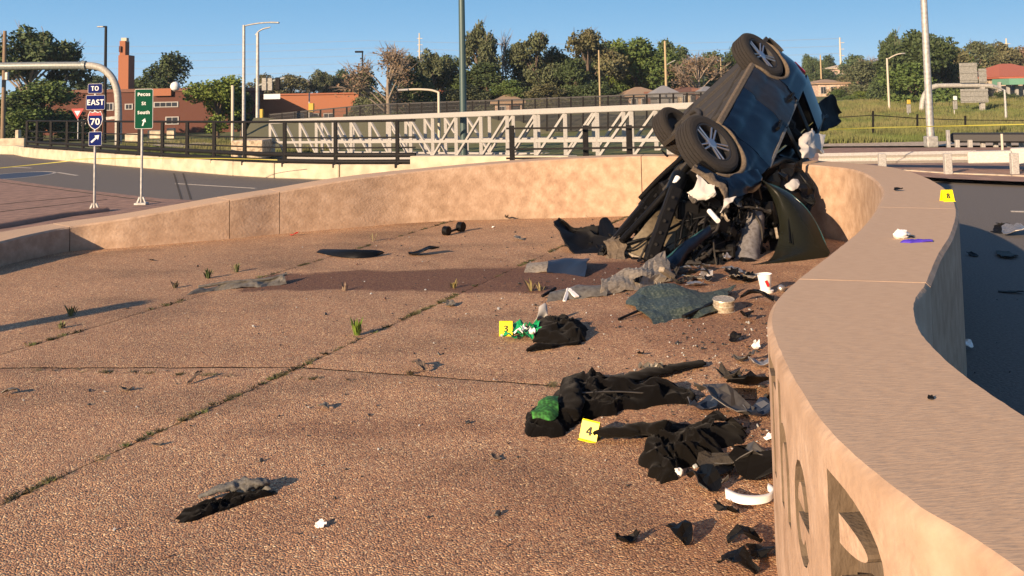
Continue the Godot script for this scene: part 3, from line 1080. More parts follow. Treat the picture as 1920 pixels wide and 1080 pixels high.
func build_trees() -> void:
	make_trees()
	tree(1, 52, 55, 255, 165, 92, 6, "tall loose cottonwood at the far left behind the utility pole")
	tree(2, 75, 150, 268, 145, 80, 0, "low wide green tree under the cottonwood at the far left")
	tree(2, 28, 180, 268, 90, 78, 1, "dark bushy tree at the left frame edge by the pole foot", "shrub", "shrub")
	tree(2, 180, 143, 215, 90, 150, 6, "distant small tree just left of the brick chimney tower")
	tree(2, 245, 150, 200, 70, 160, 6, "distant low tree directly right of the brick chimney tower")
	tree(4, 316, 104, 215, 98, 118, 1, "dark dense round tree rising behind the left brick building")
	tree(0, 408, 138, 245, 108, 74, 2, "bright green round tree in front of the left brick building")
	tree(2, 452, 172, 245, 50, 78, 1, "dark shrubby tree right of the bright green round tree", "shrub", "shrub")
	var xs := [[500, 140, 70, 3], [545, 138, 80, 3], [600, 133, 60, 5], [640, 134, 60, 6], [668, 130, 60, 0], [575, 148, 70, 3]]
	var where := ["far olive tree behind the traffic signal arm", "far grey green tree above the left end of the orange brick building", "far tree with two dark tops above the orange brick building", "far dark tree above the middle of the orange brick building", "far green tree left of the bare brown tree", "far pale low tree between the olive trees above the brick roof"]
	for i in xs.size(): tree([2, 6, 1, 4, 0, 3][i], xs[i][0], xs[i][1], 215, xs[i][2], 150 + i * 4, xs[i][3], where[i])
	tree(3, 728, 84, 228, 135, 84, 4, "brown half bare tree in front of the orange brick building")
	tree(6, 765, 102, 225, 85, 88, 1, "dark thick tree right behind the brown half bare tree")
	tree(1, 806, 96, 225, 75, 96, 5, "thin tree with bare branches left of the dark green pole")
	tree(2, 690, 130, 225, 70, 92, 5, "dull green bushy tree left of the brown half bare tree")
	tree(2, 842, 118, 225, 80, 98, 1, "dark bushy tree touching the dark green pole on its left")
	tree(1, 902, 46, 222, 78, 100, 5, "tall open topped tree just right of the dark green pole")
	tree(2, 915, 118, 222, 125, 97, 1, "dark spreading tree below the tall open topped tree")
	tree(5, 944, 62, 215, 60, 104, 4, "leafless branching tree right of the tall open topped tree")
	tree(6, 1008, 58, 220, 95, 100, 5, "tall grey green tree over the middle of the truss bridge")
	tree(4, 1040, 95, 220, 75, 103, 1, "dark narrow tree between the two tall trees over the bridge")
	tree(6, 1105, 52, 218, 105, 98, 3, "tallest olive tree behind the plain light pole")
	tree(2, 1085, 110, 218, 90, 94, 1, "dark lower tree under the tallest olive tree")
	tree(0, 1195, 68, 214, 120, 104, 0, "broad bright green tree behind the tan roofed house")
	tree(4, 1160, 80, 216, 70, 108, 2, "light green tree left of the broad bright green tree")
	tree(6, 1255, 72, 208, 72, 110, 6, "dark green tree behind the leaning wooden pole")
	tree(3, 1312, 100, 212, 105, 100, 4, "tan twiggy tree above the brown roofed house")
	tree(2, 1345, 98, 210, 90, 118, 6, "green tree mass behind the tan twiggy tree")
	tree(4, 1385, 88, 208, 60, 122, 1, "dark tree beside the upper wheel of the wrecked car")
	tree(2, 960, 150, 222, 80, 92, 0, "low green tree behind the fence right of the dark pole")
	tree(0, 870, 128, 224, 90, 99, 0, "green tree filling the gap directly behind the dark green pole")
	tree(4, 975, 92, 222, 80, 106, 6, "dark green tree between the leafless tree and the grey green tree")
	tree(0, 1060, 100, 220, 95, 108, 5, "rounded dull tree behind the dark narrow tree")
	tree(6, 1145, 74, 216, 85, 111, 6, "ragged tree between the tallest olive tree and the bright one")
	tree(0, 1225, 92, 212, 85, 107, 0, "bright green tree just left of the leaning wooden pole")
	tree(2, 1290, 112, 210, 90, 121, 1, "dark tree mass behind the brown roofed house")
	tree(2, 1030, 158, 222, 90, 90, 3, "olive undergrowth tree behind the fence below the tall trees")
	tree(2, 1110, 160, 220, 100, 91, 1, "dark undergrowth tree left of the tan roofed house")
	tree(2, 880, 160, 224, 90, 90, 5, "dull undergrowth tree at the left of the small tan roofed house")
	tree(2, 780, 140, 226, 90, 92, 6, "green undergrowth tree above the brick building end")
	tree(6, 840, 100, 224, 70, 104, 6, "ragged dark tree just left of the dark green pole")
	tree(2, 1418, 118, 206, 80, 124, 6, "low far tree seen between the wheels of the wrecked car")
	# right side
	tree(2, 1700, 92, 225, 90, 132, 6, "green tree filling in left of the biggest tree")
	tree(0, 1660, 112, 205, 80, 155, 1, "dark rounded tree just behind the curved arm street lamp")
	tree(2, 1765, 100, 235, 90, 112, 1, "dark tree right of the light pole behind the arch")
	tree(2, 1812, 100, 215, 100, 135, 0, "green tree behind the upper gantry sign back")
	tree(2, 1860, 95, 190, 90, 170, 1, "dark far tree left of the power pole by the shop")
	tree(2, 1545, 130, 190, 60, 190, 1, "dark low tree among the pink hillside houses")
	tree(2, 1612, 130, 200, 70, 170, 3, "olive tree right of the lowest pink house")
	tree(0, 1524, 98, 190, 36, 210, 6, "small round far tree right of the wrecked car's tail")
	tree(2, 1560, 104, 190, 46, 230, 1, "small far tree beside the tall lattice pole on the right")
	tree(2, 1600, 104, 200, 75, 205, 6, "far green tree right of the pink hillside houses")
	tree(3, 1640, 106, 205, 60, 180, 4, "brown twiggy tree left of the curved arm street lamp")
	tree(2, 1632, 115, 207, 95, 150, 5, "wide olive tree at the left of the right tree group")
	tree(1, 1682, 62, 210, 62, 128, 6, "thin topped tree above the curved arm street lamp")
	tree(0, 1738, 48, 240, 125, 108, 1, "biggest dark green tree behind the right hand light pole")
	tree(2, 1722, 118, 245, 130, 100, 0, "green spreading tree at the foot of the biggest tree")
	tree(6, 1790, 88, 230, 90, 122, 3, "olive tree between the biggest tree and the sign gantry")
	tree(6, 1835, 75, 205, 90, 150, 5, "dull green tree above the backs of the gantry signs")
	tree(2, 1880, 80, 200, 85, 165, 3, "olive tree above the red roofed building")
	tree(0, 1930, 84, 200, 70, 165, 4, "brownish tree at the right frame edge above the red roof")
	tree(2, 1880, 172, 228, 60, 104, 1, "dark bush under the right end of the sign gantry", "shrub", "shrub")
	tree(2, 1775, 185, 243, 60, 96, 1, "dark bush between the light pole and the sign gantry", "shrub", "shrub")
	for i in 4:
		tree(2, 1578 + i * 32, 168 + i % 2 * 3, 198, 48, 140 + i * 5, 2 if i % 2 else 0, ["bright clipped shrub nearest the wrecked car's tail", "second bright shrub along the top of the grass slope", "third shrub along the top of the grass slope", "fourth shrub along the slope beside the curved arm lamp"][i], "shrub", "shrub")
	for k in kinds: k.free()


# ---------------------------------------------------------------- street furniture
func upright(px: float, base: float, top: float, z: float) -> Array:
	var a := at(px, base, z)
	return [a, Vector3(a.x, at(px, top, z).y, a.z)]

func pole(called: String, px: float, base: float, top: float, z: float, r: float, m: Material, label: String, category := "pole", taper := 0.75) -> Node3D:
	var e := upright(px, base, top, z)
	var o := thing(called, e[0], label, category)
	var g := rel(o)
	g.tube([e[0], e[1]], [r, r * taper], 12)
	obj("shaft", g, m, o)
	return o

func arm(o: Node3D, called: String, pts: Array, r: float, m: Material) -> void:
	var g := rel(o)
	g.tube(spline(pts, 5), r, 8)
	obj(called, g, m, o)

func lamp_head(o: Node3D, p: Vector3, dir: Vector3, size: Vector3, m: Material) -> void:
	var g := rel(o)
	g.bar(p, p + dir.normalized() * size.z, size.x, size.y, Vector3.UP, 0.04)
	obj("lamp_head", g, m, o)

func text(parent: Node3D, words: String, h: float, p: Vector3, b: Basis, m: Material, called := "lettering") -> void:
	var f := SystemFont.new()
	f.font_names = PackedStringArray(["Droid Sans"])
	f.font_weight = 700
	var t := TextMesh.new()
	t.text = words
	t.font = f
	t.font_size = 32
	t.pixel_size = h / 24.0
	t.depth = 0.004
	var o := MeshInstance3D.new()
	o.name = called
	o.mesh = t
	o.material_override = m
	o.transform = parent.transform.affine_inverse() * Transform3D(b, p)
	parent.add_child(o, true)

func plate(o: Node3D, called: String, poly: PackedVector2Array, p: Vector3, m: Material, th := 0.012) -> void:
	var g := rel(o)
	g.prism(poly, th, Transform3D(Basis(), p))
	obj(called, g, m, o)

func round_rect(w: float, h: float, r: float) -> PackedVector2Array:
	var q := PackedVector2Array()
	for c: Array in [[1, 1, 0], [-1, 1, 90], [-1, -1, 180], [1, -1, 270]]:
		for i in 4:
			var a := deg_to_rad(c[2] + i * 30.0)
			q.append(Vector2(c[0] * (w / 2 - r) + cos(a) * r, c[1] * (h / 2 - r) + sin(a) * r))
	return q

func shield(w: float, h: float) -> PackedVector2Array:
	var q := PackedVector2Array([Vector2(-0.36, 0.5), Vector2(-0.2, 0.44), Vector2(0, 0.5), Vector2(0.2, 0.44), Vector2(0.36, 0.5), Vector2(0.47, 0.3), Vector2(0.5, 0.05), Vector2(0.42, -0.2), Vector2(0.25, -0.38), Vector2(0, -0.5), Vector2(-0.25, -0.38), Vector2(-0.42, -0.2), Vector2(-0.5, 0.05), Vector2(-0.47, 0.3)])
	for i in q.size(): q[i] = q[i] * Vector2(w, h)
	return q

func build_signs() -> void:
	var z := -gnd(177, 397, -0.96).z
	var u := z / F
	var o := thing("route_sign", gnd(177, 397, -0.96), "four blue route plates TO EAST 70 and arrow on a slim steel post", "road sign")
	var fx := at(179, 165, z)
	var foot: Vector3 = o.position
	var g := rel(o)
	g.tube([foot, Vector3(fx.x, fx.y, fx.z)], 0.032, 8)
	obj("post", g, M.galv, o)
	g = rel(o)
	g.box(foot + Vector3(0, 0.03, 0), Vector3(0.32, 0.06, 0.24), Basis(), 0.01)
	for s: float in [-1, 1]: g.box(foot + Vector3(s * 0.08, 0.12, 0), Vector3(0.05, 0.2, 0.05), Basis(Vector3.BACK, s * 0.4), 0.01)
	obj("foot_bracket", g, M.galv, o)
	var face := Vector3(0, 0, 0.04)
	for r: Array in [[180, 166, 27, 18, "TO", 0.12], [180.5, 192, 35, 27, "EAST", 0.145], [180, 226, 28, 35, "70", 0.28], [180, 260, 24, 26, "", 0]]:
		var c := at(r[0], r[1], z) + face
		var w: float = r[2] * u
		var h: float = r[3] * u
		if r[4] == "70":
			plate(o, "sign_rim", shield(w, h), c, M.sign_white)
			plate(o, "shield_plate", shield(w * 0.92, h * 0.92), c + Vector3(0, 0, 0.004), M.sign_blue)
			var band := PackedVector2Array([Vector2(-0.44 * w, 0.27 * h), Vector2(0.44 * w, 0.27 * h), Vector2(0.36 * w, 0.44 * h), Vector2(0.2 * w, 0.39 * h), Vector2(0, 0.44 * h), Vector2(-0.2 * w, 0.39 * h), Vector2(-0.36 * w, 0.44 * h)])
			plate(o, "red_band", band, c + Vector3(0, 0, 0.008), M.sign_red)
			text(o, "70", h * 0.36, c + Vector3(0, -h * 0.06, 0.026), Basis(), M.sign_white)
			continue
		plate(o, "sign_rim", round_rect(w, h, 0.03), c, M.sign_white)
		plate(o, "sign_plate", round_rect(w - 0.014, h - 0.014, 0.025), c + Vector3(0, 0, 0.004), M.sign_blue)
		if r[4]: text(o, r[4], r[5], c + Vector3(0, 0, 0.022), Basis(), M.sign_white)
		else:
			var b := Basis(Vector3.BACK, deg_to_rad(-48))
			var ar := PackedVector2Array([Vector2(-0.022, -0.13), Vector2(0.022, -0.13), Vector2(0.022, 0.04), Vector2(0.07, 0.04), Vector2(0, 0.14), Vector2(-0.07, 0.04), Vector2(-0.022, 0.04)])
			var ag := rel(o)
			ag.prism(ar, 0.004, Transform3D(b, c + Vector3(0, 0, 0.017)))
			obj("arrow", ag, M.sign_white, o)
	# green sign
	z = -gnd(265, 384, -0.96).z
	u = z / F
	o = thing("street_sign", gnd(265, 384, -0.96), "tall green street name sign with an arrow on a steel post", "road sign")
	foot = o.position
	var tp := at(267, 180, z)
	g = rel(o)
	g.tube([foot, tp], 0.035, 8)
	obj("post", g, M.galv, o)
	g = rel(o)
	g.box(foot + Vector3(0, 0.03, 0), Vector3(0.32, 0.06, 0.24), Basis(), 0.01)
	for s: float in [-1, 1]: g.box(foot + Vector3(s * 0.08, 0.12, 0), Vector3(0.05, 0.2, 0.05), Basis(Vector3.BACK, s * 0.4), 0.01)
	obj("foot_bracket", g, M.galv, o)
	var c := at(271, 204, z) + face
	plate(o, "sign_rim", round_rect(34 * u, 74 * u, 0.04), c, M.sign_white)
	plate(o, "sign_plate", round_rect(34 * u - 0.02, 74 * u - 0.02, 0.03), c + Vector3(0, 0, 0.004), M.sign_green)
	for r: Array in [["Pecos", 177, 0.095], ["St", 194, 0.095], ["South", 211, 0.09]]:
		text(o, r[0], r[2], Vector3(c.x, at(271, r[1], z).y, c.z + 0.02), Basis(), M.sign_white)
	var ag := rel(o)
	ag.prism(PackedVector2Array([Vector2(-0.015, -0.1), Vector2(0.02, -0.1), Vector2(0.02, 0.02), Vector2(0.06, 0.02), Vector2(0, 0.11), Vector2(-0.06, 0.02), Vector2(-0.015, 0.02)]), 0.004, Transform3D(Basis(Vector3.BACK, deg_to_rad(-20)), Vector3(c.x, at(271, 229, z).y, c.z + 0.017)))
	obj("arrow", ag, M.sign_white, o)
	# yield sign behind the railing
	z = 60.0
	o = pole("yield_sign", 146, 262, 212, z, 0.035, M.galv, "red and white triangular yield sign behind the railing", "road sign", 1.0)
	c = at(146, 213, z) + Vector3(0, 0, 0.05)
	var tri := PackedVector2Array([Vector2(-0.38, 0.3), Vector2(0.38, 0.3), Vector2(0.0, -0.36)])
	var tri2 := PackedVector2Array()
	for p in tri: tri2.append(p * 0.48 + Vector2(0, 0.02))
	plate(o, "sign_plate", tri, c, M.sign_red)
	plate(o, "white_centre", tri2, c + Vector3(0, 0, 0.004), M.sign_white)

func build_poles() -> void:
	var o := pole("light_pole", 870, 300, -60, 40, 0.145, M.green_pole, "dark green pole rising past the frame top behind the wall", "pole", 0.85)
	var b := rel(o)
	b.box(o.position + Vector3(0, 0.05, 0), Vector3(0.5, 0.1, 0.5), Basis(), 0.02)
	obj("base_plate", b, M.green_pole, o)
	o = pole("light_pole", 1746, 276, -80, 32.5, 0.125, M.galv, "pale grey light pole standing on the pavement at the right", "pole", 0.8)
	b = rel(o)
	b.box(o.position + Vector3(0, 0.18, 0), Vector3(0.36, 0.36, 0.36), Basis(), 0.03)
	obj("base_cover", b, M.galv, o)
	# left arch of the sign gantry
	o = thing("sign_gantry", at(222, 276, 67), "grey green tube gantry bending down beside the blue route signs", "gantry")
	var z := 67.0
	arm(o, "bent_post", [at(222, 276, z), at(222, 230, z), at(221.5, 195, z), at(219, 168, z), at(210, 146, z), at(194, 130, z), at(176, 124, z), at(157, 123, z)], 0.25, M.gantry_pale)
	arm(o, "boom", [at(158, 123, z), at(80, 123.5, z), at(0, 124.5, z), at(-160, 126, z)], 0.27, M.gantry)
	var g := rel(o)
	g.tube([at(155, 123, z), at(161, 123, z)], 0.34, 14)
	obj("flange", g, M.gantry, o)
	g = rel(o)
	g.bar(at(200, 222, z), at(222, 220, z), 0.2, 0.2)
	obj("side_bracket", g, M.gantry_pale, o)
	# right gantry, sign backs towards us
	z = 78.0
	o = thing("sign_gantry", at(1729, 256, z), "pale arched gantry carrying stepped grey sign backs at the right", "gantry")
	arm(o, "bent_post", [at(1729, 256, z), at(1728, 210, z), at(1731, 185, z), at(1741, 168, z), at(1757, 161, z)], 0.21, M.gantry_pale)
	arm(o, "boom", [at(1757, 161, z), at(1800, 160.5, z), at(1850, 161, z), at(1868, 164, z)], 0.19, M.gantry_pale)
	for r: Array in [[1795, 118.5, 1830, 155], [1831, 129, 1847, 155], [1797, 167, 1850, 192]]:
		g = rel(o)
		var p := at(r[0], r[1], z)
		var q := at(r[2], r[3], z)
		var c := (p + q) * 0.5 + Vector3(0, 0, 0.3)
		g.box(c, Vector3(q.x - p.x, p.y - q.y, 0.05), Basis(), 0.01)
		obj("sign_back", g, M.sign_back, o)
		for k in 3:
			g = rel(o)
			g.box(c + Vector3(0, (k - 1) * (p.y - q.y) * 0.36, 0.05), Vector3(q.x - p.x, 0.07, 0.05))
			obj("stiffener", g, M.sign_back, o)
	g = rel(o)
	g.bar(at(1842, 218, z), at(1841, 160, z), 0.32, 0.32)
	obj("rear_post", g, M.gantry_pale, o)
	# street lamps and plain poles
	o = pole("street_lamp", 196, 270, 49, 75, 0.13, M.black_metal, "thin dark street lamp left of the brick chimney tower", "street lamp")
	arm(o, "arm", [at(198.5, 50, 75), at(194, 50, 75)], 0.06, M.black_metal)
	lamp_head(o, at(195, 50, 75), Vector3.LEFT, Vector3(0.25, 0.1, 0.5), M.galv)
	o = pole("street_lamp", 457, 258, 47, 62, 0.12, M.galv, "tall steel street lamp with a long upswept arm to the right", "street lamp")
	arm(o, "arm", [at(457, 49, 62), at(470, 46, 62), at(490, 43, 62), at(508, 42, 62)], 0.05, M.galv)
	lamp_head(o, at(506, 42, 62), Vector3(1, -0.05, 0), Vector3(0.25, 0.1, 0.6), M.galv)
	o = pole("signal_mast", 483, 232, 62, 66, 0.14, M.galv, "steel signal mast with lamp arm and a beam carrying traffic signals", "traffic signal")
	arm(o, "lamp_arm", [at(479, 66, 66), at(485, 59, 66), at(494, 54, 66), at(507, 51, 66)], 0.05, M.galv)
	arm(o, "beam", [at(481, 162, 66), at(508, 153, 66), at(534, 146, 66)], 0.09, M.gantry)
	for r: Array in [[496, 158], [507, 158], [521, 157]]:
		g = rel(o)
		g.box(at(r[0], r[1], 66), Vector3(0.32, 0.85, 0.25), Basis(), 0.03)
		obj("signal_back", g, M.sign_back if r[0] < 515 else M.black_metal, o)
	g = rel(o)
	g.box(at(510, 181, 66), Vector3(1.1, 0.34, 0.04))
	obj("name_plate", g, M.sign_white, o)
	for r: Array in [[584, 202], [489, 213]]:
		o = pole("signal_post", r[0] - 4, 236, r[1] - 28, 68, 0.06, M.galv, "yellow backed traffic signal on a post " + ("in front of the shaded brick wall" if r[0] > 500 else "at the foot of the signal mast"), "traffic signal")
		g = rel(o)
		g.box(at(r[0], r[1], 67.8), Vector3(0.36, 0.62, 0.3), Basis(), 0.04)
		obj("signal_housing", g, M.signal, o)
	pole("beige_post", 436, 268, 160, 58, 0.09, M.beige_pole, "beige square topped post before the bright green round tree", "pole", 1.0)
	o = pole("lot_lamp", 680, 150, 96, 110, 0.1, M.black_metal, "dark shoebox lot lamp above the far trees", "street lamp")
	lamp_head(o, at(681, 97, 110), Vector3.LEFT, Vector3(0.5, 0.2, 0.9), M.black_metal)
	o = pole("street_lamp", 824, 292, 172, 46, 0.075, M.beige_pole, "low pale street lamp with its arm bent left over the bridge", "street lamp")
	arm(o, "arm", [at(822, 173, 46), at(808, 169, 46), at(785, 167.5, 46), at(765, 168, 46)], 0.05, M.beige_pole)
	lamp_head(o, at(766, 168, 46), Vector3(-1, -0.03, 0), Vector3(0.22, 0.1, 0.5), M.galv)
	pole("plain_pole", 1125.5, 205, 94, 72, 0.07, M.wood_pale, "thin pale pole standing behind the middle of the bridge", "pole")
	pole("plain_pole", 1180, 168, 132, 120, 0.1, M.wood_pale, "short far pole above the tan hipped roof", "pole")
	pole("plain_pole", 1353, 165, 108, 105, 0.08, M.wood_pale, "straight yellowish pole left of the wrecked car's upper wheel", "pole")
	pole("plain_pole", 1320, 170, 118, 110, 0.1, M.wood_pale, "pale pole in front of the tan twiggy tree", "pole")
	o = pole("utility_pole", 1250, 190, 77, 95, 0.13, M.wood_pale, "leaning wooden pole with a small lamp bracket over the houses", "utility pole")
	arm(o, "bracket", [at(1249, 122, 95), at(1258, 117, 95), at(1266, 113, 95)], 0.04, M.galv)
	o = pole("utility_pole", 5, 272, 58, 70, 0.16, M.wood, "wooden utility pole at the left frame edge", "utility pole")
	g = rel(o)
	g.box(at(13, 143, 70), Vector3(0.25, 0.6, 0.25), Basis(), 0.05)
	obj("transformer", g, M.galv, o)
	pole("plain_pole", 1540, 148, 103, 150, 0.13, M.wood_pale, "short pole among the pink hillside houses", "pole")
	o = pole("street_lamp", 1669, 236, 109, 80, 0.1, M.beige_pole, "street lamp with a curved arm to the right on the grass slope", "street lamp")
	arm(o, "arm", [at(1666, 110, 80), at(1673, 106, 80), at(1682, 102, 80), at(1690, 100.5, 80)], 0.05, M.beige_pole)
	lamp_head(o, at(1689, 100.5, 80), Vector3(1, 0.03, 0), Vector3(0.2, 0.1, 0.35), M.galv)
	o = pole("street_lamp", 1888, 247, 169, 60, 0.085, M.galv, "short steel lamp post under the right end of the gantry", "street lamp")
	arm(o, "arm", [at(1885, 170, 60), at(1876, 166, 60), at(1862, 161, 60)], 0.05, M.galv)
	# far lattice poles of the power line, and its wires
	for r: Array in [[787, 128, 62, 260, "far steel power pole above the bare brown tree"], [1578, 150, 70, 230, "tall steel power pole above the pink hillside houses"], [1889, 118, 72, 210, "power pole behind the red roofed building"]]:
		o = pole("power_pole", r[0], r[1], r[2], r[3], 0.3, M.beige_pole, r[4], "power pole", 0.5)
		for k in 3:
			g = rel(o)
			g.bar(at(r[0] - 5, r[2] + 10 + k * 12, r[3]), at(r[0] + 5, r[2] + 10 + k * 12, r[3]), 0.14, 0.14)
			obj("cross_arm", g, M.beige_pole, o)
	for k in 5:
		var pts := []
		var y := 72.0 + k * 14.0
		for i in 13:
			var t := i / 12.0
			var sag := sin(fmod(t * 2.0, 1.0) * PI) * 9.0
			pts.append(at(lerpf(-200, 1578, t), y + sag + (1.0 - t) * 8.0, lerpf(300, 232, t)))
		var w := G.new()
		w.tube(pts, 0.03, 4)
		one("overhead_wire", w, M.sign_back, pts[6], ["topmost faint power line wire crossing the sky", "second wire from the top of the far power line", "middle wire of the far power line", "fourth wire from the top of the far power line", "lowest wire of the far power line"][k], "wire", "wires of the far power line")


# ---------------------------------------------------------------- barrier, railing, bridge, fences
func build_barrier() -> void:
	var y := -1.0
	var path := [gnd(-300, 291, y), gnd(-40, 288, y), gnd(30, 290, y), gnd(48, 294, y), gnd(75, 297.5, y), gnd(117, 301, y), gnd(170, 306, y), gnd(222, 311, y), gnd(311, 318.5, y), gnd(442, 329.5, y), gnd(519, 334, y), gnd(640, 337.5, y), gnd(778, 338, y)]
	var o := thing("road_barrier", path[3], "low white concrete barrier along the far edge of the left road", "barrier")
	o.set_meta("kind", "thing")
	var p := path
	for i in p.size() - 1:
		var g := rel(o)
		var a: Vector3 = p[i].move_toward(p[i + 1], 0.01)
		var b: Vector3 = p[i + 1].move_toward(p[i], 0.01)
		g.bar(a + Vector3(0, 0.27, 0), b + Vector3(0, 0.27, 0), 0.28, 0.54, Vector3.UP, 0.03)
		obj("barrier_block", g, M.white_wall, o)
	# black steel railing on the barrier
	var r := thing("railing", path[4], "black steel pedestrian railing mounted on the white road barrier", "railing")
	var q := spline(path.slice(3), 8)
	var back := Vector3(0.02, 0, -0.1)
	for h: Array in [[2.02, 0.05], [1.45, 0.03], [1.1, 0.03], [0.85, 0.09], [0.62, 0.09]]:
		var g := rel(r)
		var line := []
		for k in range(0, q.size(), 2): line.append(q[k] + back + Vector3(0, h[0], 0))
		g.tube(line, h[1], 6)
		obj("rail", g, M.black_metal, r)
	var dist := 0.0
	var next := 0.0
	for i in q.size() - 1:
		var seg: float = q[i].distance_to(q[i + 1])
		while next <= dist + seg and q[i].distance_to(q[i + 1]) > 0.001:
			var c: Vector3 = q[i].lerp(q[i + 1], (next - dist) / seg) + back
			var g := rel(r)
			g.box(c + Vector3(0, 1.22, 0.02), Vector3(0.13, 1.62, 0.13), Basis(), 0.015)
			obj("post", g, M.black_metal, r)
			g = rel(r)
			g.box(c + Vector3(0, 0.5, 0.16), Vector3(0.17, 0.18, 0.14), Basis(), 0.02)
			obj("post_foot", g, M.black_metal, r)
			next += 2.35
		dist += seg
	# pale abutment and footway wall at the bridge
	var ab := G.new()
	ab.bar(at(778, 309, 33), at(1075, 311, 29), 0.5, 0.6, Vector3.UP, 0.03)
	one("bridge_parapet", ab, M.white_wall, at(920, 325, 31), "pale concrete parapet running behind the island wall to the bridge", "parapet")
	ab = G.new()
	for r2: Array in [[447, 262, 505, 296, 49.5]]:
		var a := at(r2[0], r2[1], r2[4])
		var b := at(r2[2], r2[3], r2[4])
		ab.box((a + b) * 0.5, Vector3(b.x - a.x, a.y - b.y, 2.6), Basis(), 0.04)
	one("bridge_abutment", ab, M.pale, at(476, 296, 49.5), "pale concrete block at the left end of the truss bridge", "abutment")
	# concrete footpath and low walls behind the railing
	flat_sheet("footpath", [at(230, 258, 72), at(300, 246, 78), at(420, 262, 66), at(450, 283, 56), at(360, 272, 60)], -0.86, M.pale)
	for r3: Array in [[278, 248, 303, 256, 79], [314, 244, 328, 256, 79], [236, 254, 262, 262, 74], [0, 264, 48, 282, 64], [31, 248, 37, 265, 66]]:
		var g := G.new()
		var a := at(r3[0], r3[1], r3[4])
		var b := at(r3[2], r3[3], r3[4])
		g.box((a + b) * 0.5, Vector3(b.x - a.x, a.y - b.y + 0.3, 0.4), Basis(), 0.03)
		one("low_wall", g, M.white_wall, (a + b) * 0.5, ["low white wall between the two sign posts and the tree", "short white wall left of the bright green round tree", "low white wall behind the gantry post", "low white wall at the left frame edge", "white stub post beside the left end of the railing"][[278, 314, 236, 0, 31].find(r3[0])], "wall")
	# second, nearer black railing on the right of the dark pole
	r = thing("railing", at(1050, 300, 26), "short black railing with square posts just left of the wreck", "railing")
	for i in 4:
		var px: float = [790.0, 948.0, 1088.0, 1182.0][i] if i < 1 else [0.0, 960.0, 1098.0, 1180.0][i]
		if i == 0: continue
		var a := at(px, 300 - i, 27.5 - i)
		var b := at(px, 236 - i * 0.5, 27.5 - i)
		var g := rel(r)
		g.box((a + b) * 0.5 - Vector3(0, 0.15, 0), Vector3(0.14, a.distance_to(b) + 0.3, 0.14), Basis(), 0.012)
		obj("post", g, M.black_metal, r)
	for y2: Array in [[241, 237], [280, 275], [297, 296]]:
		var g := rel(r)
		g.bar(at(950, y2[0], 26.6), at(1330, y2[1], 23.0), 0.05, 0.05)
		obj("rail", g, M.black_metal, r)

func truss(o: Node3D, a0: Vector3, a1: Vector3, h: float, n: int, m: Material) -> void:
	var up := Vector3(0, h, 0)
	for s: Array in [[0.0, 0.20, "bottom_chord"], [h, 0.17, "top_chord"], [h * 0.40, 0.10, "kick_rail"]]:
		var g := rel(o)
		g.bar(a0 + Vector3(0, s[0], 0), a1 + Vector3(0, s[0], 0), s[1], s[1] * 1.15, Vector3.UP, 0.012)
		obj(s[2], g, m, o)
	for i in n + 1:
		var p := a0.lerp(a1, float(i) / n)
		var g := rel(o)
		g.bar(p + Vector3(0, 0.12, 0), p + up - Vector3(0, 0.1, 0), 0.14, 0.14, Vector3.BACK, 0.01)
		obj("upright", g, m, o)
		if i < n:
			var q := a0.lerp(a1, float(i + 1) / n)
			g = rel(o)
			if i < n / 2: g.bar(p + up * 0.94, q + up * 0.06, 0.09, 0.09)
			else: g.bar(p + up * 0.06, q + up * 0.94, 0.09, 0.09)
			obj("diagonal", g, m, o)

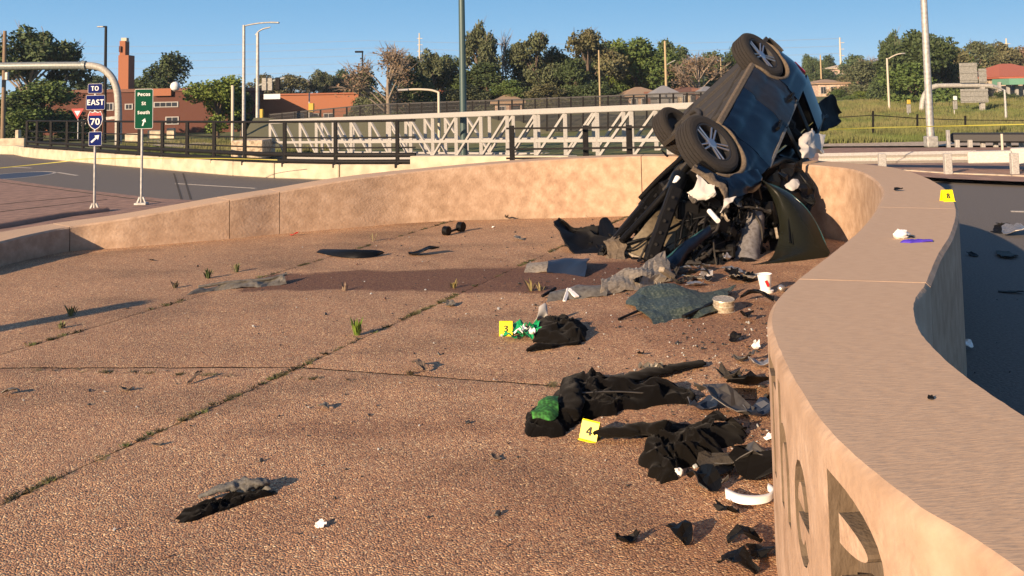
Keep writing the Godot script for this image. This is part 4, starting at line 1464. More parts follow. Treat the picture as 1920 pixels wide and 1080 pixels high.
func build_bridge() -> void:
	var a0 := at(507, 293, 50.5)
	var a1 := at(1330, 306, 29.8)
	var o := thing("truss_bridge", a0, "white painted steel truss footbridge behind the island wall", "bridge")
	truss(o, a0, a1, 1.74, 18, M.white_steel)
	var across := (a1 - a0).cross(Vector3.UP).normalized() * -3.0
	if across.z > 0: across = -across
	truss(o, a0 + across, a1 + across, 1.74, 18, M.white_steel)
	var g := rel(o)
	var d := (a1 - a0).normalized()
	var m := (a0 + a1) * 0.5 + across * 0.5
	g.box(m - Vector3(0, 0.02, 0), Vector3(2.7, 0.12, a0.distance_to(a1)), Basis.looking_at(-d, Vector3.UP))
	obj("deck", g, M.pale, o)
	# dark mesh fence beyond the bridge
	var f := thing("mesh_fence", at(900, 240, 62), "long dark mesh fence with posts beyond the truss bridge", "fence")
	var ends := [at(505, 262, 66), at(700, 255, 64), at(960, 248, 60), at(1340, 236, 54)]
	var tops := [at(505, 215, 66), at(700, 196, 64), at(960, 187, 60), at(1340, 172, 54)]
	var net := mat(Color(0.03, 0.03, 0.032), 0.7)
	for i in 3:
		var n: int = [8, 11, 16][i]
		for k in n:
			var t := float(k) / n
			var t2 := float(k + 1) / n
			var a: Vector3 = ends[i].lerp(ends[i + 1], t)
			var b: Vector3 = tops[i].lerp(tops[i + 1], t)
			var a2: Vector3 = ends[i].lerp(ends[i + 1], t2)
			var b2: Vector3 = tops[i].lerp(tops[i + 1], t2)
			g = rel(f)
			g.bar(a, b, 0.09, 0.09, Vector3.BACK)
			obj("post", g, M.black_metal, f)
			g = rel(f)
			for w in 9:
				g.bar(a.lerp(b, w / 8.0), a2.lerp(b2, w / 8.0), 0.022, 0.022 if w < 8 else 0.08)
			for w in 14:
				g.bar(a.lerp(a2, w / 14.0), b.lerp(b2, w / 14.0), 0.024, 0.024, Vector3.BACK)
			stuff(obj("wire_mesh", g, net, f))
	# dry bank seen through the truss
	var bank := G.new()
	bank.smooth()
	for i in 40:
		for j in 5:
			var q := []
			for w: Vector2i in [Vector2i(0, 0), Vector2i(1, 0), Vector2i(1, 1), Vector2i(0, 1)]:
				var x := -16.0 + (i + w.x) * 0.75
				var zz := -56.0 - (j + w.y) * 1.0
				q.append(Vector3(x, -1.3 + (j + w.y) * 0.42 + 0.3 * lump.get_noise_2d(x * 4, zz * 4), zz))
			bank.quad(q[0], q[1], q[2], q[3])
	struct(obj("terrain_bank", bank, M.far_hill))

func build_right_side() -> void:
	# W beam guard rail with its box beam end
	var y := -0.1
	var o := thing("guard_rail", gnd(1778, 327, y), "pale steel guard rail with a thick box beam end at the right", "guard rail")
	var a := at(1535, 298, 23.6)
	var b := at(1832, 293.5, 21.8)
	var g := rel(o)
	var rows := []
	for k in 9:
		var t := k / 8.0
		var prof := 0.13 - 0.26 * t
		var off: float = 0.04 * sin(t * PI * 4.0 - PI / 2)
		rows.append([a + Vector3(0, prof, off), a.lerp(b, 0.5) + Vector3(0, prof, off), b + Vector3(0, prof, off)])
	g.sheet(rows, 0.006, false)
	obj("rail_beam", g, M.rail_steel, o)
	g = rel(o)
	g.bar(at(1815, 295, 21.9), at(1899, 293.5, 21.4), 0.22, 0.27, Vector3.UP, 0.02)
	obj("box_beam", g, M.rail_steel, o)
	g = rel(o)
	g.bar(at(1896, 294, 21.5), at(2060, 287, 20.7), 0.3, 0.38, Vector3.UP, 0.02)
	obj("end_beam", g, M.rail_steel, o)
	for px: float in [1655, 1778, 1903]:
		var f := gnd(px, 327, y)
		g = rel(o)
		g.box(Vector3(f.x, f.y + 0.21, f.z), Vector3(0.15, 0.46, 0.12), Basis(), 0.01)
		obj("post", g, M.rail_steel, o)
	# dark crash cushion on short legs, and a marker post, behind the rail
	o = thing("crash_cushion", at(1850, 275, 31), "long dark blue grey crash cushion on short pale legs behind the guard rail", "crash cushion")
	g = rel(o)
	g.bar(at(1783, 258, 31.5), at(1990, 258, 30), 0.5, 0.3, Vector3.UP, 0.05)
	obj("body", g, M.rim_dark, o)
	for k in 8:
		g = rel(o)
		g.box(at(1795 + k * 24, 270, 31), Vector3(0.12, 0.26, 0.12), Basis(), 0.01)
		obj("leg", g, M.rail_steel, o)
	g = rel(o)
	g.box(at(1778, 262, 31), Vector3(0.1, 0.6, 0.1), Basis(), 0.01)
	obj("end_post", g, M.galv, o)
	pole("delineator", 1880, 285, 251, 28, 0.035, M.beige_pole, "slim yellowish marker post before the crash cushion", "marker post", 1.0)
	# yellow police tape behind the wreck, sagging to the frame edge
	var tape := func(pts: Array, label: String) -> void:
		var p := spline(pts, 6)
		var rows2 := []
		for i in p.size():
			var tw := Vector3(0, cos(sin(i * 0.5) * 0.5), 0.35 * sin(i * 0.7)) * 0.012
			rows2.append([p[i] + tw, p[i] - tw])
		var tg := G.new()
		tg.sheet(rows2, 0.001)
		one("barrier_tape", tg, M.tape, pts[1], label, "tape", "yellow barrier tape")
	tape.call([at(1540, 243, 20), at(1660, 239, 21), at(1790, 236, 22), at(1990, 231.5, 22.5)], "yellow barrier tape stretched across the grass behind the wreck")
	tape.call([at(-60, 321, 32), at(105, 304.5, 33), at(178, 297.5, 33), at(400, 297, 34), at(520, 300, 34)], "yellow barrier tape stretched low before the left railing")
	# wire fence posts on the grass
	o = thing("wire_fence", at(1637, 260, 42), "sagging dark wire fence on thin posts across the grass slope", "fence")
	var prev := []
	for r: Array in [[1540, 214, 262, 44], [1637, 208, 262, 42], [1720, 214, 262, 44], [1810, 217, 252, 46], [1930, 218, 250, 46]]:
		g = rel(o)
		g.bar(at(r[0], r[2] + 4, r[3]), at(r[0], r[1], r[3]), 0.07, 0.07, Vector3.BACK)
		obj("post", g, M.black_metal, o)
		if prev:
			g = rel(o)
			g.bar(at(prev[0], prev[1] + 8, prev[3]), at(r[0], r[1] + 8, r[3]), 0.035, 0.035)
			obj("top_wire", g, M.black_metal, o)
		prev = r
	for r: Array in [[1704, 225, 187, "yellow topped hydrant marker post on the grass slope"], [1791, 232, 180, "grey tagged marker post on the grass slope by the gantry"]]:
		o = pole("marker_post", r[0], r[1] + 8, r[2] + 10, 70, 0.05, M.galv, r[3], "marker post")
		g = rel(o)
		g.box(at(r[0], r[2] + 17, 69.9), Vector3(0.3, 0.6, 0.08), Basis(), 0.02)
		obj("tag_plate", g, M.sign_back, o)
		g = rel(o)
		g.box(at(r[0], r[2] + 4, 69.9), Vector3(0.26, 0.3, 0.1), Basis(), 0.03)
		obj("cap", g, M.signal if r[0] < 1750 else M.sign_white, o)
	# grass: many blades as one mass
	var blade := G.new()
	for k in 9:
		var r := RandomNumberGenerator.new()
		r.seed = k
		var p := Vector3(r.randf_range(-0.3, 0.3), 0, r.randf_range(-0.2, 0.2))
		var lean := Vector3(r.randf_range(-0.12, 0.12), r.randf_range(0.18, 0.42), r.randf_range(-0.12, 0.12))
		blade.tri(p - Vector3(0.02, 0, 0.01), p + lean, p + Vector3(0.02, 0, 0.01))
	var mm := MultiMesh.new()
	mm.transform_format = MultiMesh.TRANSFORM_3D
	mm.use_colors = true
	mm.mesh = blade.mesh()
	mm.instance_count = 26000
	for i in mm.instance_count:
		var left := i % 5 == 0
		var zz := -36.0 - pow(rng.randf(), 1.5) * 75.0 if not left else -rng.randf_range(52, 75)
		var x := rng.randf_range(0.30, 0.56) * -zz if not left else rng.randf_range(-0.4, -0.18) * -zz
		var n := lump.get_noise_2d(x * 2.0, zz * 2.0)
		var sc := rng.randf_range(0.4, 0.9) * (1.0 + n)
		mm.set_instance_transform(i, Transform3D(Basis(Vector3.UP, rng.randf() * TAU).scaled(Vector3(sc, sc, sc)), Vector3(x, level(x, zz), zz)))
		var dry := clampf(0.45 + 0.9 * n + rng.randf_range(-0.2, 0.2), 0, 1)
		mm.set_instance_color(i, Color(0.09, 0.13, 0.03).lerp(Color(0.18, 0.155, 0.07), dry * 0.85))
	var gi := MultiMeshInstance3D.new()
	gi.name = "dry_grass"
	gi.multimesh = mm
	gi.material_override = M.grass_blade
	add_child(gi)
	stuff(gi)
	tag(gi, "dry green and tan grass on the slopes beyond the roads", "grass")


# ---------------------------------------------------------------- buildings
func window(o: Node3D, p: Vector3, w: float, h: float, bars := 1) -> void:
	var g := rel(o)
	g.box(p + Vector3(0, 0, 0.03), Vector3(w + 0.16, h + 0.16, 0.1))
	var f := obj("window", g, M.white_steel, o)
	g = rel(o)
	for k in bars + 1:
		var ww := w / (bars + 1)
		g.box(p + Vector3(-w / 2 + ww * (k + 0.5), 0, 0.075), Vector3(ww - 0.06, h, 0.04))
	obj("pane", g, M.pane, f)

func house(called: String, x0: float, x1: float, eave: float, base: float, ridge: float, z: float, depth: float, wall_m: Material, roof_m: Material, label: String, wins := 3, category := "house") -> Node3D:
	var a := at(x0, base, z)
	var b := at(x1, eave, z)
	var w := b.x - a.x
	var top := at((x0 + x1) / 2, eave, z).y
	var low := minf(a.y, level(a.x, a.z)) - 0.2
	var rh := at((x0 + x1) / 2, ridge, z).y - top
	var c := Vector3(a.x + w / 2, 0, -z - depth / 2)
	var o := thing(called, Vector3(c.x, low, c.z), label, category)
	o.set_meta("kind", "thing")
	var g := rel(o)
	g.box(Vector3(c.x, (low + top) / 2, c.z), Vector3(w, top - low, depth))
	obj("wall", g, wall_m, o)
	g = rel(o)
	if rh > 0.1:
		var e := 0.4
		var hip := minf(w, depth) * 0.4
		var p := [Vector3(-w / 2 - e, 0, depth / 2 + e), Vector3(w / 2 + e, 0, depth / 2 + e), Vector3(w / 2 + e, 0, -depth / 2 - e), Vector3(-w / 2 - e, 0, -depth / 2 - e)]
		var r0 := Vector3(-w / 2 + hip, rh, 0)
		var r1 := Vector3(w / 2 - hip, rh, 0)
		var t := Vector3(c.x, top + 0.01, c.z)
		g.quad(t + p[0], t + r0, t + r1, t + p[1])
		g.quad(t + p[2], t + r1, t + r0, t + p[3])
		g.tri(t + p[1], t + r1, t + p[2])
		g.tri(t + p[3], t + r0, t + p[0])
		g.quad(t + p[0], t + p[1], t + p[2], t + p[3])
		g.box(t - Vector3(0, 0.12, 0), Vector3(w + e * 2, 0.2, depth + e * 2))
	else:
		g.box(Vector3(c.x, top + 0.12, c.z), Vector3(w + 0.3, 0.25, depth + 0.3))
	obj("roof", g, roof_m, o)
	for k in wins:
		window(o, Vector3(c.x - w / 2 + w * (k + 0.5) / wins, low + (top - low) * 0.6, c.z + depth / 2), minf(1.3, w / wins * 0.5), minf(1.1, (top - low) * 0.4))
	if wins:
		g = rel(o)
		g.box(Vector3(c.x + w * 0.5 / maxi(wins, 1) - w * 0.02, low + 1.1, c.z + depth / 2 + 0.03), Vector3(0.9, 2.1, 0.1))
		obj("door", g, M.roof_brown, o)
	return o

func build_buildings() -> void:
	# long low brick building with its chimney tower on the left
	var z := 92.0
	var a := at(78, 256, z)
	var b := at(445, 168, z)
	var o := thing("brick_building", a, "long low brick building coloured as if in shade with a tall orange chimney tower", "building")
	o.set_meta("kind", "thing")
	var g := rel(o)
	var wide := b.x - a.x
	g.box(Vector3((a.x + b.x) / 2, (a.y + b.y) / 2 - 0.4, -z - 5), Vector3(wide, b.y - a.y + 0.8, 10))
	obj("wall", g, M.brick_shaded, o)  # shaded front: the shade is in the brick tone
	g = rel(o)
	g.box(Vector3((a.x + b.x) / 2, b.y + 0.1, -z - 5), Vector3(wide + 0.3, 0.3, 10.3))
	obj("roof", g, M.roof_brown, o)
	g = rel(o)
	var p := at(290, 180, z)
	var q := at(323, 166, z)
	g.box(Vector3((p.x + q.x) / 2, (p.y + q.y) / 2, -z + 0.1), Vector3(q.x - p.x, q.y - p.y, 0.5))
	obj("sun_tinted_parapet", g, M.brick_orange, o)  # sunlight on the parapet is painted as a brighter brick tone
	g = rel(o)
	p = at(219, 186, z); q = at(239, 103, z)
	g.box(Vector3((p.x + q.x) / 2, (p.y + q.y) / 2 - 0.6, -z - 1), Vector3(q.x - p.x, q.y - p.y + 1.2, 1.5))
	var ch := obj("chimney", g, M.brick_orange, o)
	g = rel(o)
	p = at(220, 103, z); q = at(231, 76, z)
	g.box(Vector3((p.x + q.x) / 2, (p.y + q.y) / 2, -z - 1), Vector3(q.x - p.x, q.y - p.y, 1.0))
	obj("flue", g, M.brick_orange, ch)
	g = rel(o)
	p = at(220, 97, z); q = at(224, 86, z)
	g.box(Vector3((p.x + q.x) / 2, (p.y + q.y) / 2, -z - 0.44), Vector3(q.x - p.x, q.y - p.y, 0.2))
	obj("flue_recess", g, M.brick_shaded, ch)  # raised block, reads as a recess only by its dark colour
	g = rel(o)
	p = at(222.5, 77, z)
	g.box(p + Vector3(0.2, 0.15, -1), Vector3(0.5, 0.4, 0.6))
	obj("flue_cap", g, M.beige_pole, ch)
	for r: Array in [[290, 200, 333, 192], [236, 204, 248, 196], [200, 206, 212, 194], [147, 240, 160, 225], [312, 232, 334, 220]]:
		p = at(r[0], r[1], z); q = at(r[2], r[3], z)
		window(o, Vector3((p.x + q.x) / 2, (p.y + q.y) / 2, -z), q.x - p.x, q.y - p.y, 3 if q.x - p.x > 1.5 else 1)
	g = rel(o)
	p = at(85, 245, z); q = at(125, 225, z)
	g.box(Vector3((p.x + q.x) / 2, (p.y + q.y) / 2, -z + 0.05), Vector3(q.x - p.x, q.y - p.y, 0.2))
	obj("sun_tinted_panel", g, M.brick_orange, o)  # sunlit patch of the front, its light painted in as orange brick
	g = rel(o)
	g.lathe([Vector2(0, 0.5), Vector2(0.2, 0.45), Vector2(0.38, 0.3), Vector2(0.46, 0.05), Vector2(0.4, -0.25), Vector2(0.15, -0.4)], 14, Transform3D(Basis(), at(328.5, 163, z)))
	obj("roof_dome", g, M.sign_white, o)
	# orange brick building behind the bridge
	z = 100.0
	a = at(468, 242, z); b = at(672, 176, z)
	o = thing("brick_building", a, "low sunlit orange brick building behind the bridge's left end", "building")
	o.set_meta("kind", "thing")
	g = rel(o)
	g.box(Vector3((a.x + b.x) / 2, (a.y + b.y) / 2 - 0.3, -z - 5), Vector3(b.x - a.x, b.y - a.y + 0.6, 10))
	obj("wall", g, M.brick_orange, o)
	g = rel(o)
	g.box(Vector3((a.x + b.x) / 2, b.y + 0.08, -z - 5), Vector3(b.x - a.x + 0.3, 0.16, 10.3))
	obj("roof", g, M.brick, o)
	g = rel(o)
	p = at(470, 207, z); q = at(485, 176, z)
	g.box(Vector3((p.x + q.x) / 2, (p.y + q.y) / 2, -z - 0.2), Vector3(q.x - p.x, q.y - p.y, 1.4))
	obj("corner_pier", g, M.stucco, o)
	for k in 3:
		p = at(560 + k * 28, 222, z)
		window(o, Vector3(p.x, p.y, -z), 0.9, 0.9)
	a = at(740, 230, 96); b = at(842, 172, 96)
	o = thing("brick_building", a, "orange brick building end right of the brown half bare tree", "building")
	o.set_meta("kind", "thing")
	g = rel(o)
	g.box(Vector3((a.x + b.x) / 2, (a.y + b.y) / 2 - 0.3, -100), Vector3(b.x - a.x, b.y - a.y + 0.6, 8))
	obj("wall", g, M.brick_orange, o)
	g = rel(o)
	g.box(Vector3((a.x + b.x) / 2, b.y + 0.08, -100), Vector3(b.x - a.x + 0.3, 0.16, 8.3))
	obj("roof", g, M.brick, o)
	for k in 2: window(o, Vector3(at(780 + k * 34, 205, 96).x, at(780, 205, 96).y, -96), 0.9, 0.9)
	# houses behind the fence
	house("house", 1180, 1237, 177, 212, 162, 92, 9, M.stucco, M.roof_tan, "stucco house with a tan hipped roof behind the bridge")
	house("house", 928, 978, 190, 216, 176, 88, 8, M.stucco, M.roof_tan, "small house with a low tan roof right of the dark pole", 2)
	house("shed", 1233, 1270, 177, 200, 160, 80, 4, M.grey_shed, M.grey_shed, "grey shed beside the tan roofed house", 0, "shed")
	house("house", 1276, 1322, 172, 202, 160, 95, 8, M.cream, M.roof_brown, "cream house with a brown roof behind the bridge")
	house("house", 1322, 1352, 171, 202, 161, 92, 7, M.cream, M.grey_shed, "grey roofed house left of the wrecked car", 2)
	house("house", 1535, 1590, 155, 188, 148, 170, 9, M.stucco, M.roof_tan, "pink house lowest on the slope right of the wreck")
	house("house", 1566, 1604, 127, 150, 121, 215, 9, M.stucco, M.cream, "pink flat topped house high on the right slope", 2)
	house("house", 1548, 1572, 132, 150, 127, 225, 9, M.cream, M.stucco, "small cream house beside the pink flat topped house", 2)
	house("house", 1652, 1694, 158, 185, 150, 165, 9, M.cream, M.roof_tan, "half hidden cream house behind the curved arm lamp", 2)
	o = house("shop", 1878, 1990, 143, 172, 116, 118, 12, M.cream, M.roof_red, "cream shop with a red hipped roof and a green awning at the right", 3, "shop")
	g = rel(o)
	p = at(1868, 154, 115); q = at(1995, 148, 115)
	g.bar(Vector3(p.x, p.y, -114), Vector3(q.x, p.y, -114), 4.0, 0.7)
	obj("awning", g, M.awning, o)
	for k in 5:
		g = rel(o)
		g.box(at(1874 + k * 16, 166, 113.5), Vector3(0.3, 1.5, 0.3))
		obj("awning_post", g, M.white_steel, o)
	house("house", 1858, 1880, 138, 165, 130, 160, 8, M.stucco, M.roof_brown, "small brown roofed house left of the red roofed shop", 1)


# ---------------------------------------------------------------- the wrecked car
var car: Node3D
var car_t := Transform3D(Basis(Vector3(0.5765, 0.5896, 0.5657), Vector3(0.7021, -0.7116, 0.0261), Vector3(0.418, 0.3821, -0.8242)), Vector3(1.904, 1.348, -12.271))

func cg() -> G:
	var g := G.new()
	g.T = car.transform.affine_inverse() * car_t
	return g

func side_x(y: float, z: float) -> float:
	var ys := [0.28, 0.36, 0.42, 0.52, 0.56, 0.75, 0.84, 0.87, 1.05, 1.1, 1.62]
	var xs := [0.86, 0.905, 0.925, 0.935, 0.915, 0.94, 0.945, 0.93, 0.905, 0.885, 0.65]
	var x := 0.65
	for i in ys.size() - 1:
		if y <= ys[i + 1]:
			x = lerpf(xs[i], xs[i + 1], clampf((y - ys[i]) / (ys[i + 1] - ys[i]), 0, 1))
			break
	var nose := clampf((-1.2 - z) / 0.9, 0, 1)
	var tail := clampf((z - 1.6) / 0.6, 0, 1)
	return x - 0.14 * nose * nose - 0.16 * tail * tail

func arch(z: float, c: float, r := 0.43) -> float:
	var d := absf(z - c)
	return 0.36 if d >= r else 0.36 + sqrt(r * r - d * d)

func panel(z0: float, z1: float, bottom: Callable, top: Callable, nc: int, nr: int, mirror := 1.0, dent := 0.0) -> G:
	var g := cg()
	var rows := []
	for j in nr + 1:
		var line := PackedVector3Array()
		for i in nc + 1:
			var z := lerpf(z0, z1, float(i) / nc)
			var y := lerpf(bottom.call(z), top.call(z), float(j) / nr)
			var d := dent * (lump.get_noise_3d(z * 25.0, y * 25.0, 3.0) - 0.15)
			line.append(Vector3((side_x(y, z) + d) * mirror, y + d * 0.5, z))
		rows.append(line)
	g.sheet(rows, 0.018 * -mirror)
	return g

func wheel(c: Vector3, side: float, lean := 0.0) -> void:
	var o := Node3D.new()
	o.name = "wheel"
	car.add_child(o, true)
	var tr := Transform3D(Basis(Vector3.UP, lean) * Basis(Vector3.BACK, -PI / 2 * side), c)
	var g := cg()
	var prof := [Vector2(0.235, -0.10), Vector2(0.25, -0.116), Vector2(0.30, -0.122), Vector2(0.335, -0.115), Vector2(0.352, -0.10), Vector2(0.362, -0.085)]
	for k in 4:
		var h := -0.085 + k * 0.0425
		prof.append_array([Vector2(0.363, h + 0.003), Vector2(0.363, h + 0.036), Vector2(0.353, h + 0.0375), Vector2(0.353, h + 0.0415)])
	prof.append_array([Vector2(0.362, 0.085), Vector2(0.352, 0.10), Vector2(0.335, 0.115), Vector2(0.30, 0.122), Vector2(0.25, 0.116), Vector2(0.235, 0.10)])
	g.lathe(prof, 48, tr)
	obj("tyre", g, M.tyre, o)
	g = cg()
	g.lathe([Vector2(0.235, 0.10), Vector2(0.242, 0.108), Vector2(0.236, 0.114), Vector2(0.222, 0.108), Vector2(0.215, 0.02), Vector2(0.0, 0.01)], 40, tr)
	g.lathe([Vector2(0.235, -0.1), Vector2(0.2, -0.05), Vector2(0.0, -0.045)], 32, tr)
	obj("rim", g, M.rim_dark, o)
	g = cg()
	for k in 5:
		for s: float in [-1, 1]:
			var a := TAU * k / 5.0 + s * 0.34
			var b := TAU * k / 5.0 + s * 0.13
			var p := tr * Vector3(cos(a) * 0.05, 0.075, sin(a) * 0.05)
			var q := tr * Vector3(cos(b) * 0.224, 0.098, sin(b) * 0.224)
			g.bar(p, q, 0.021, 0.024, tr.basis.y, 0.006)
	g.lathe([Vector2(0.068, 0.05), Vector2(0.066, 0.085), Vector2(0.05, 0.095), Vector2(0.0, 0.097)], 20, tr)
	obj("spokes", g, M.rim, o)

func wreck(called: String, m: Material, build: Callable, parent: Node = null) -> MeshInstance3D:
	var g := rel(car)
	build.call(g)
	return obj(called, g, m, parent if parent else car)

func crumple(g: G, edge_a: Array, edge_b: Array, n: int, bulge: Vector3, amp: float, th: float, is_smooth := true, freq := 40.0) -> void:
	# a bent plate between two edges given as points
	var a := spline(edge_a, n)
	var b := spline(edge_b, n)
	var rows := []
	for j in 9:
		var t := j / 8.0
		var line := PackedVector3Array()
		for i in a.size():
			var p: Vector3 = a[i].lerp(b[mini(i, b.size() - 1)], t) + bulge * sin(t * PI)
			var q := p * freq
			p += Vector3(lump.get_noise_3d(q.x, q.y, q.z), lump.get_noise_3d(q.y + 40, q.z, q.x), lump.get_noise_3d(q.z, q.x + 90, q.y)) * amp
			line.append(p)
		rows.append(line)
	g.sheet(rows, th, is_smooth)

func build_car() -> void:
	car = thing("wrecked_car", Vector3(2.1, 0, -11.3), "wrecked dark blue car tipped nose down on its side against the wall", "car")
	var belt := func(_z): return 1.045
	var sill := func(_z): return 0.365
	obj("front_fender", panel(-1.86, -0.865, func(z): return arch(z, -1.35), func(z): return 1.03 - 0.14 * clampf((-0.9 - z), 0, 1), 26, 12, 1.0, 0.06), M.paint, car)
	var d := obj("front_door", panel(-0.855, 0.205, sill, belt, 16, 14, 1.0, 0.03), M.paint, car)
	var d2 := obj("rear_door", panel(0.215, 1.06, func(z): return arch(z, 1.35, 0.46), belt, 20, 14, 1.0, 0.03), M.paint_dusty, car)
	obj("quarter_panel", panel(1.07, 2.14, func(z): return arch(z, 1.35, 0.43) if z < 1.78 else lerpf(0.36, 0.55, clampf((z - 1.78) / 0.1, 0, 1)), func(z): return 1.06 + 0.02 * (z - 1.07), 30, 12), M.paint, car)
	for q: Array in [[d, 0.09], [d2, 0.95]]:
		var g := cg()
		var hz: float = q[1]
		g.bar(Vector3(0.965, 0.955, hz - 0.11), Vector3(0.965, 0.955, hz + 0.09), 0.02, 0.03, Vector3.UP, 0.008)
		g.box(Vector3(0.945, 0.955, hz - 0.1), Vector3(0.05, 0.03, 0.03))
		g.box(Vector3(0.945, 0.955, hz + 0.08), Vector3(0.05, 0.035, 0.04))
		obj("handle", g, M.gloss_black, q[0])
	var g := cg()
	g.bar(Vector3(0.90, 0.325, -0.92), Vector3(0.90, 0.325, 0.93), 0.06, 0.075, Vector3.UP, 0.015)
	obj("sill_cladding", g, M.dusty, car)
	for c: float in [-1.35, 1.35]:
		g = cg()
		var pts := []
		for i in 17:
			var a := deg_to_rad(lerpf(-2, 182, i / 16.0)) if c > 0 else deg_to_rad(lerpf(-5, 150, i / 16.0))
			var z := c + cos(a) * 0.425
			var y := 0.36 + sin(a) * 0.425
			pts.append(Vector3(side_x(y, z) - 0.005, y, z))
		g.tube(pts, 0.027, 7, 1.5)
		obj("arch_lip", g, M.dusty, car)
		g = cg()
		var rows := []
		for i in 13:
			var a := deg_to_rad(lerpf(0, 180, i / 12.0))
			rows.append([Vector3(0.9, 0.36 + sin(a) * 0.41, c + cos(a) * 0.41), Vector3(0.45, 0.36 + sin(a) * 0.41, c + cos(a) * 0.41)])
		g.sheet(rows, 0.01)
		obj("wheel_liner", g, M.plastic, car)
		g = cg()
		g.box(Vector3(0.36, 0.56, c), Vector3(0.12, 0.5, 0.86), Basis(), 0.02)
		g.tube([Vector3(0.3, 0.36, c), Vector3(0.8, 0.36, c)], 0.04, 8)
		g.tube([Vector3(0.6, 0.36, c + 0.02), Vector3(0.55, 0.75, c)], [0.035, 0.05], 8)
		obj("suspension", g, M.under, car)
	wheel(Vector3(0.83, 0.36, -1.35), 1.0, 0.05)
	wheel(Vector3(0.83, 0.36, 1.35), 1.0)
	wheel(Vector3(-0.80, 0.36, 1.35), -1.0)
	# the underside
	g = cg()
	g.prism(PackedVector2Array([Vector2(0.86, -0.55), Vector2(0.86, 2.05), Vector2(-0.86, 2.05), Vector2(-0.86, 0.95), Vector2(-0.35, 0.75), Vector2(0.1, 0.35), Vector2(0.3, -0.55)]), 0.05, Transform3D(Basis(Vector3.RIGHT, Vector3.BACK, Vector3.DOWN), Vector3(0, 0.355, 0)))
	obj("floor_pan", g, M.under, car)
	g = cg()
	g.tube(spline([Vector3(0.18, 0.29, -0.5), Vector3(0.2, 0.28, 0.2), Vector3(-0.1, 0.28, 0.9), Vector3(-0.35, 0.29, 1.2)], 4), 0.035, 8)
	obj("exhaust", g, M.under, car)
	g = cg()
	for q: Array in [[-0.45, 0.35], [0.1, 0.2], [0.7, -0.25], [1.25, -0.8]]: g.bar(Vector3(q[1], 0.315, q[0]), Vector3(0.8, 0.315, q[0]), 0.09, 0.04, Vector3.UP, 0.01)
	for x: float in [-0.62, 0.62]: g.bar(Vector3(x, 0.31, -0.5 if x > 0 else 0.95), Vector3(x, 0.31, 1.9), 0.1, 0.05, Vector3.UP, 0.015)
	g.bar(Vector3(-0.8, 0.33, 1.35), Vector3(0.8, 0.33, 1.35), 0.1, 0.1, Vector3.UP, 0.02)
	obj("cross_members", g, M.under, car)
	# far side
	obj("left_body_side", panel(0.9, 2.14, func(z): return arch(z, 1.35, 0.43), belt, 40, 8, -1.0, 0.03), M.paint, car)
	# tail
	g = cg()
	var rows := []
	for j in 7:
		var line := []
		for i in 13:
			var x := lerpf(-0.8, 0.8, i / 12.0)
			line.append(Vector3(x, lerpf(0.60, 1.06, j / 6.0), 2.22 - 0.12 * x * x - 0.05 * pow(j / 6.0, 2.0) - 0.03 * (1.0 if j == 2 else 0.0)))
		rows.append(line)
	g.sheet(rows, 0.02)
	obj("tailgate", g, M.paint, car)
	g = cg()
	rows = []
	for j in 6:
		var line := []
		for i in 15:
			var x := lerpf(-0.86, 0.86, i / 14.0)
			line.append(Vector3(x, lerpf(0.36, 0.61, j / 5.0), 2.30 - 0.32 * pow(absf(x), 3.0) - 0.10 * pow(absf(j / 5.0 - 0.55), 2.0) + 0.012 * lump.get_noise_2d(x * 60, j * 12.0)))
		rows.append(line)
	g.sheet(rows, 0.02)
	obj("rear_bumper", g, M.trim_dark, car)
	for s: float in [-1, 1]:
		g = cg()
		g.box(Vector3(s * 0.76, 0.93, 2.12), Vector3(0.2, 0.24, 0.12), Basis(Vector3.UP, s * 0.5), 0.03)
		obj("tail_light", g, mat(Color(0.25, 0.01, 0.01), 0.15), car)
	# greenhouse: pillars, roof, hatch
	g = cg()
	rows = []
	for j in 9:
		var line := []
		for i in 13:
			var x := lerpf(-0.66, 0.66, j / 8.0)
			var z := lerpf(0.1, 1.92, i / 12.0)
			line.append(Vector3(x, 1.62 - 0.1 * x * x - 0.35 * pow(clampf((0.65 - z) / 0.55, 0, 1), 2.0) + 0.06 * lump.get_noise_2d(x * 40, z * 30), z))
		rows.append(line)
	g.sheet(rows, 0.02)
	obj("roof", g, M.paint, car)
	for q: Array in [["rear_pillar", Vector3(0.87, 1.05, 1.5), Vector3(0.66, 1.57, 1.35), Vector3(0.84, 1.05, 2.05), Vector3(0.64, 1.57, 1.85), M.paint], ["centre_pillar", Vector3(0.895, 1.05, 0.17), Vector3(0.67, 1.52, 0.3), Vector3(0.895, 1.05, 0.29), Vector3(0.67, 1.52, 0.38), M.gloss_black], ["door_pillar", Vector3(0.89, 1.05, 0.98), Vector3(0.67, 1.56, 0.92), Vector3(0.89, 1.05, 1.04), Vector3(0.67, 1.56, 1.0), M.gloss_black]]:
		for s: float in [-1, 1]:
			g = cg()
			var w := Vector3(s, 1, 1)
			var r2 := []
			for j in 7:
				var t := j / 6.0
				r2.append([(q[1] as Vector3).lerp(q[2], t) * w, ((q[1] as Vector3).lerp(q[2], t) + (q[3] as Vector3).lerp(q[4], t)) * 0.5 * w + Vector3(0.02 * s, 0, 0), (q[3] as Vector3).lerp(q[4], t) * w])
			g.sheet(r2, 0.03 * -s)
			obj(q[0], g, q[5], car)
	g = cg()
	g.tube(spline([Vector3(0.86, 1.04, -0.8), Vector3(0.80, 1.15, -0.45), Vector3(0.70, 1.28, 0.0), Vector3(0.665, 1.5, 0.35), Vector3(0.66, 1.58, 1.0), Vector3(0.66, 1.57, 1.85)], 5), 0.035, 7)
	obj("roof_rail", g, M.gloss_black, car)
	g = cg()
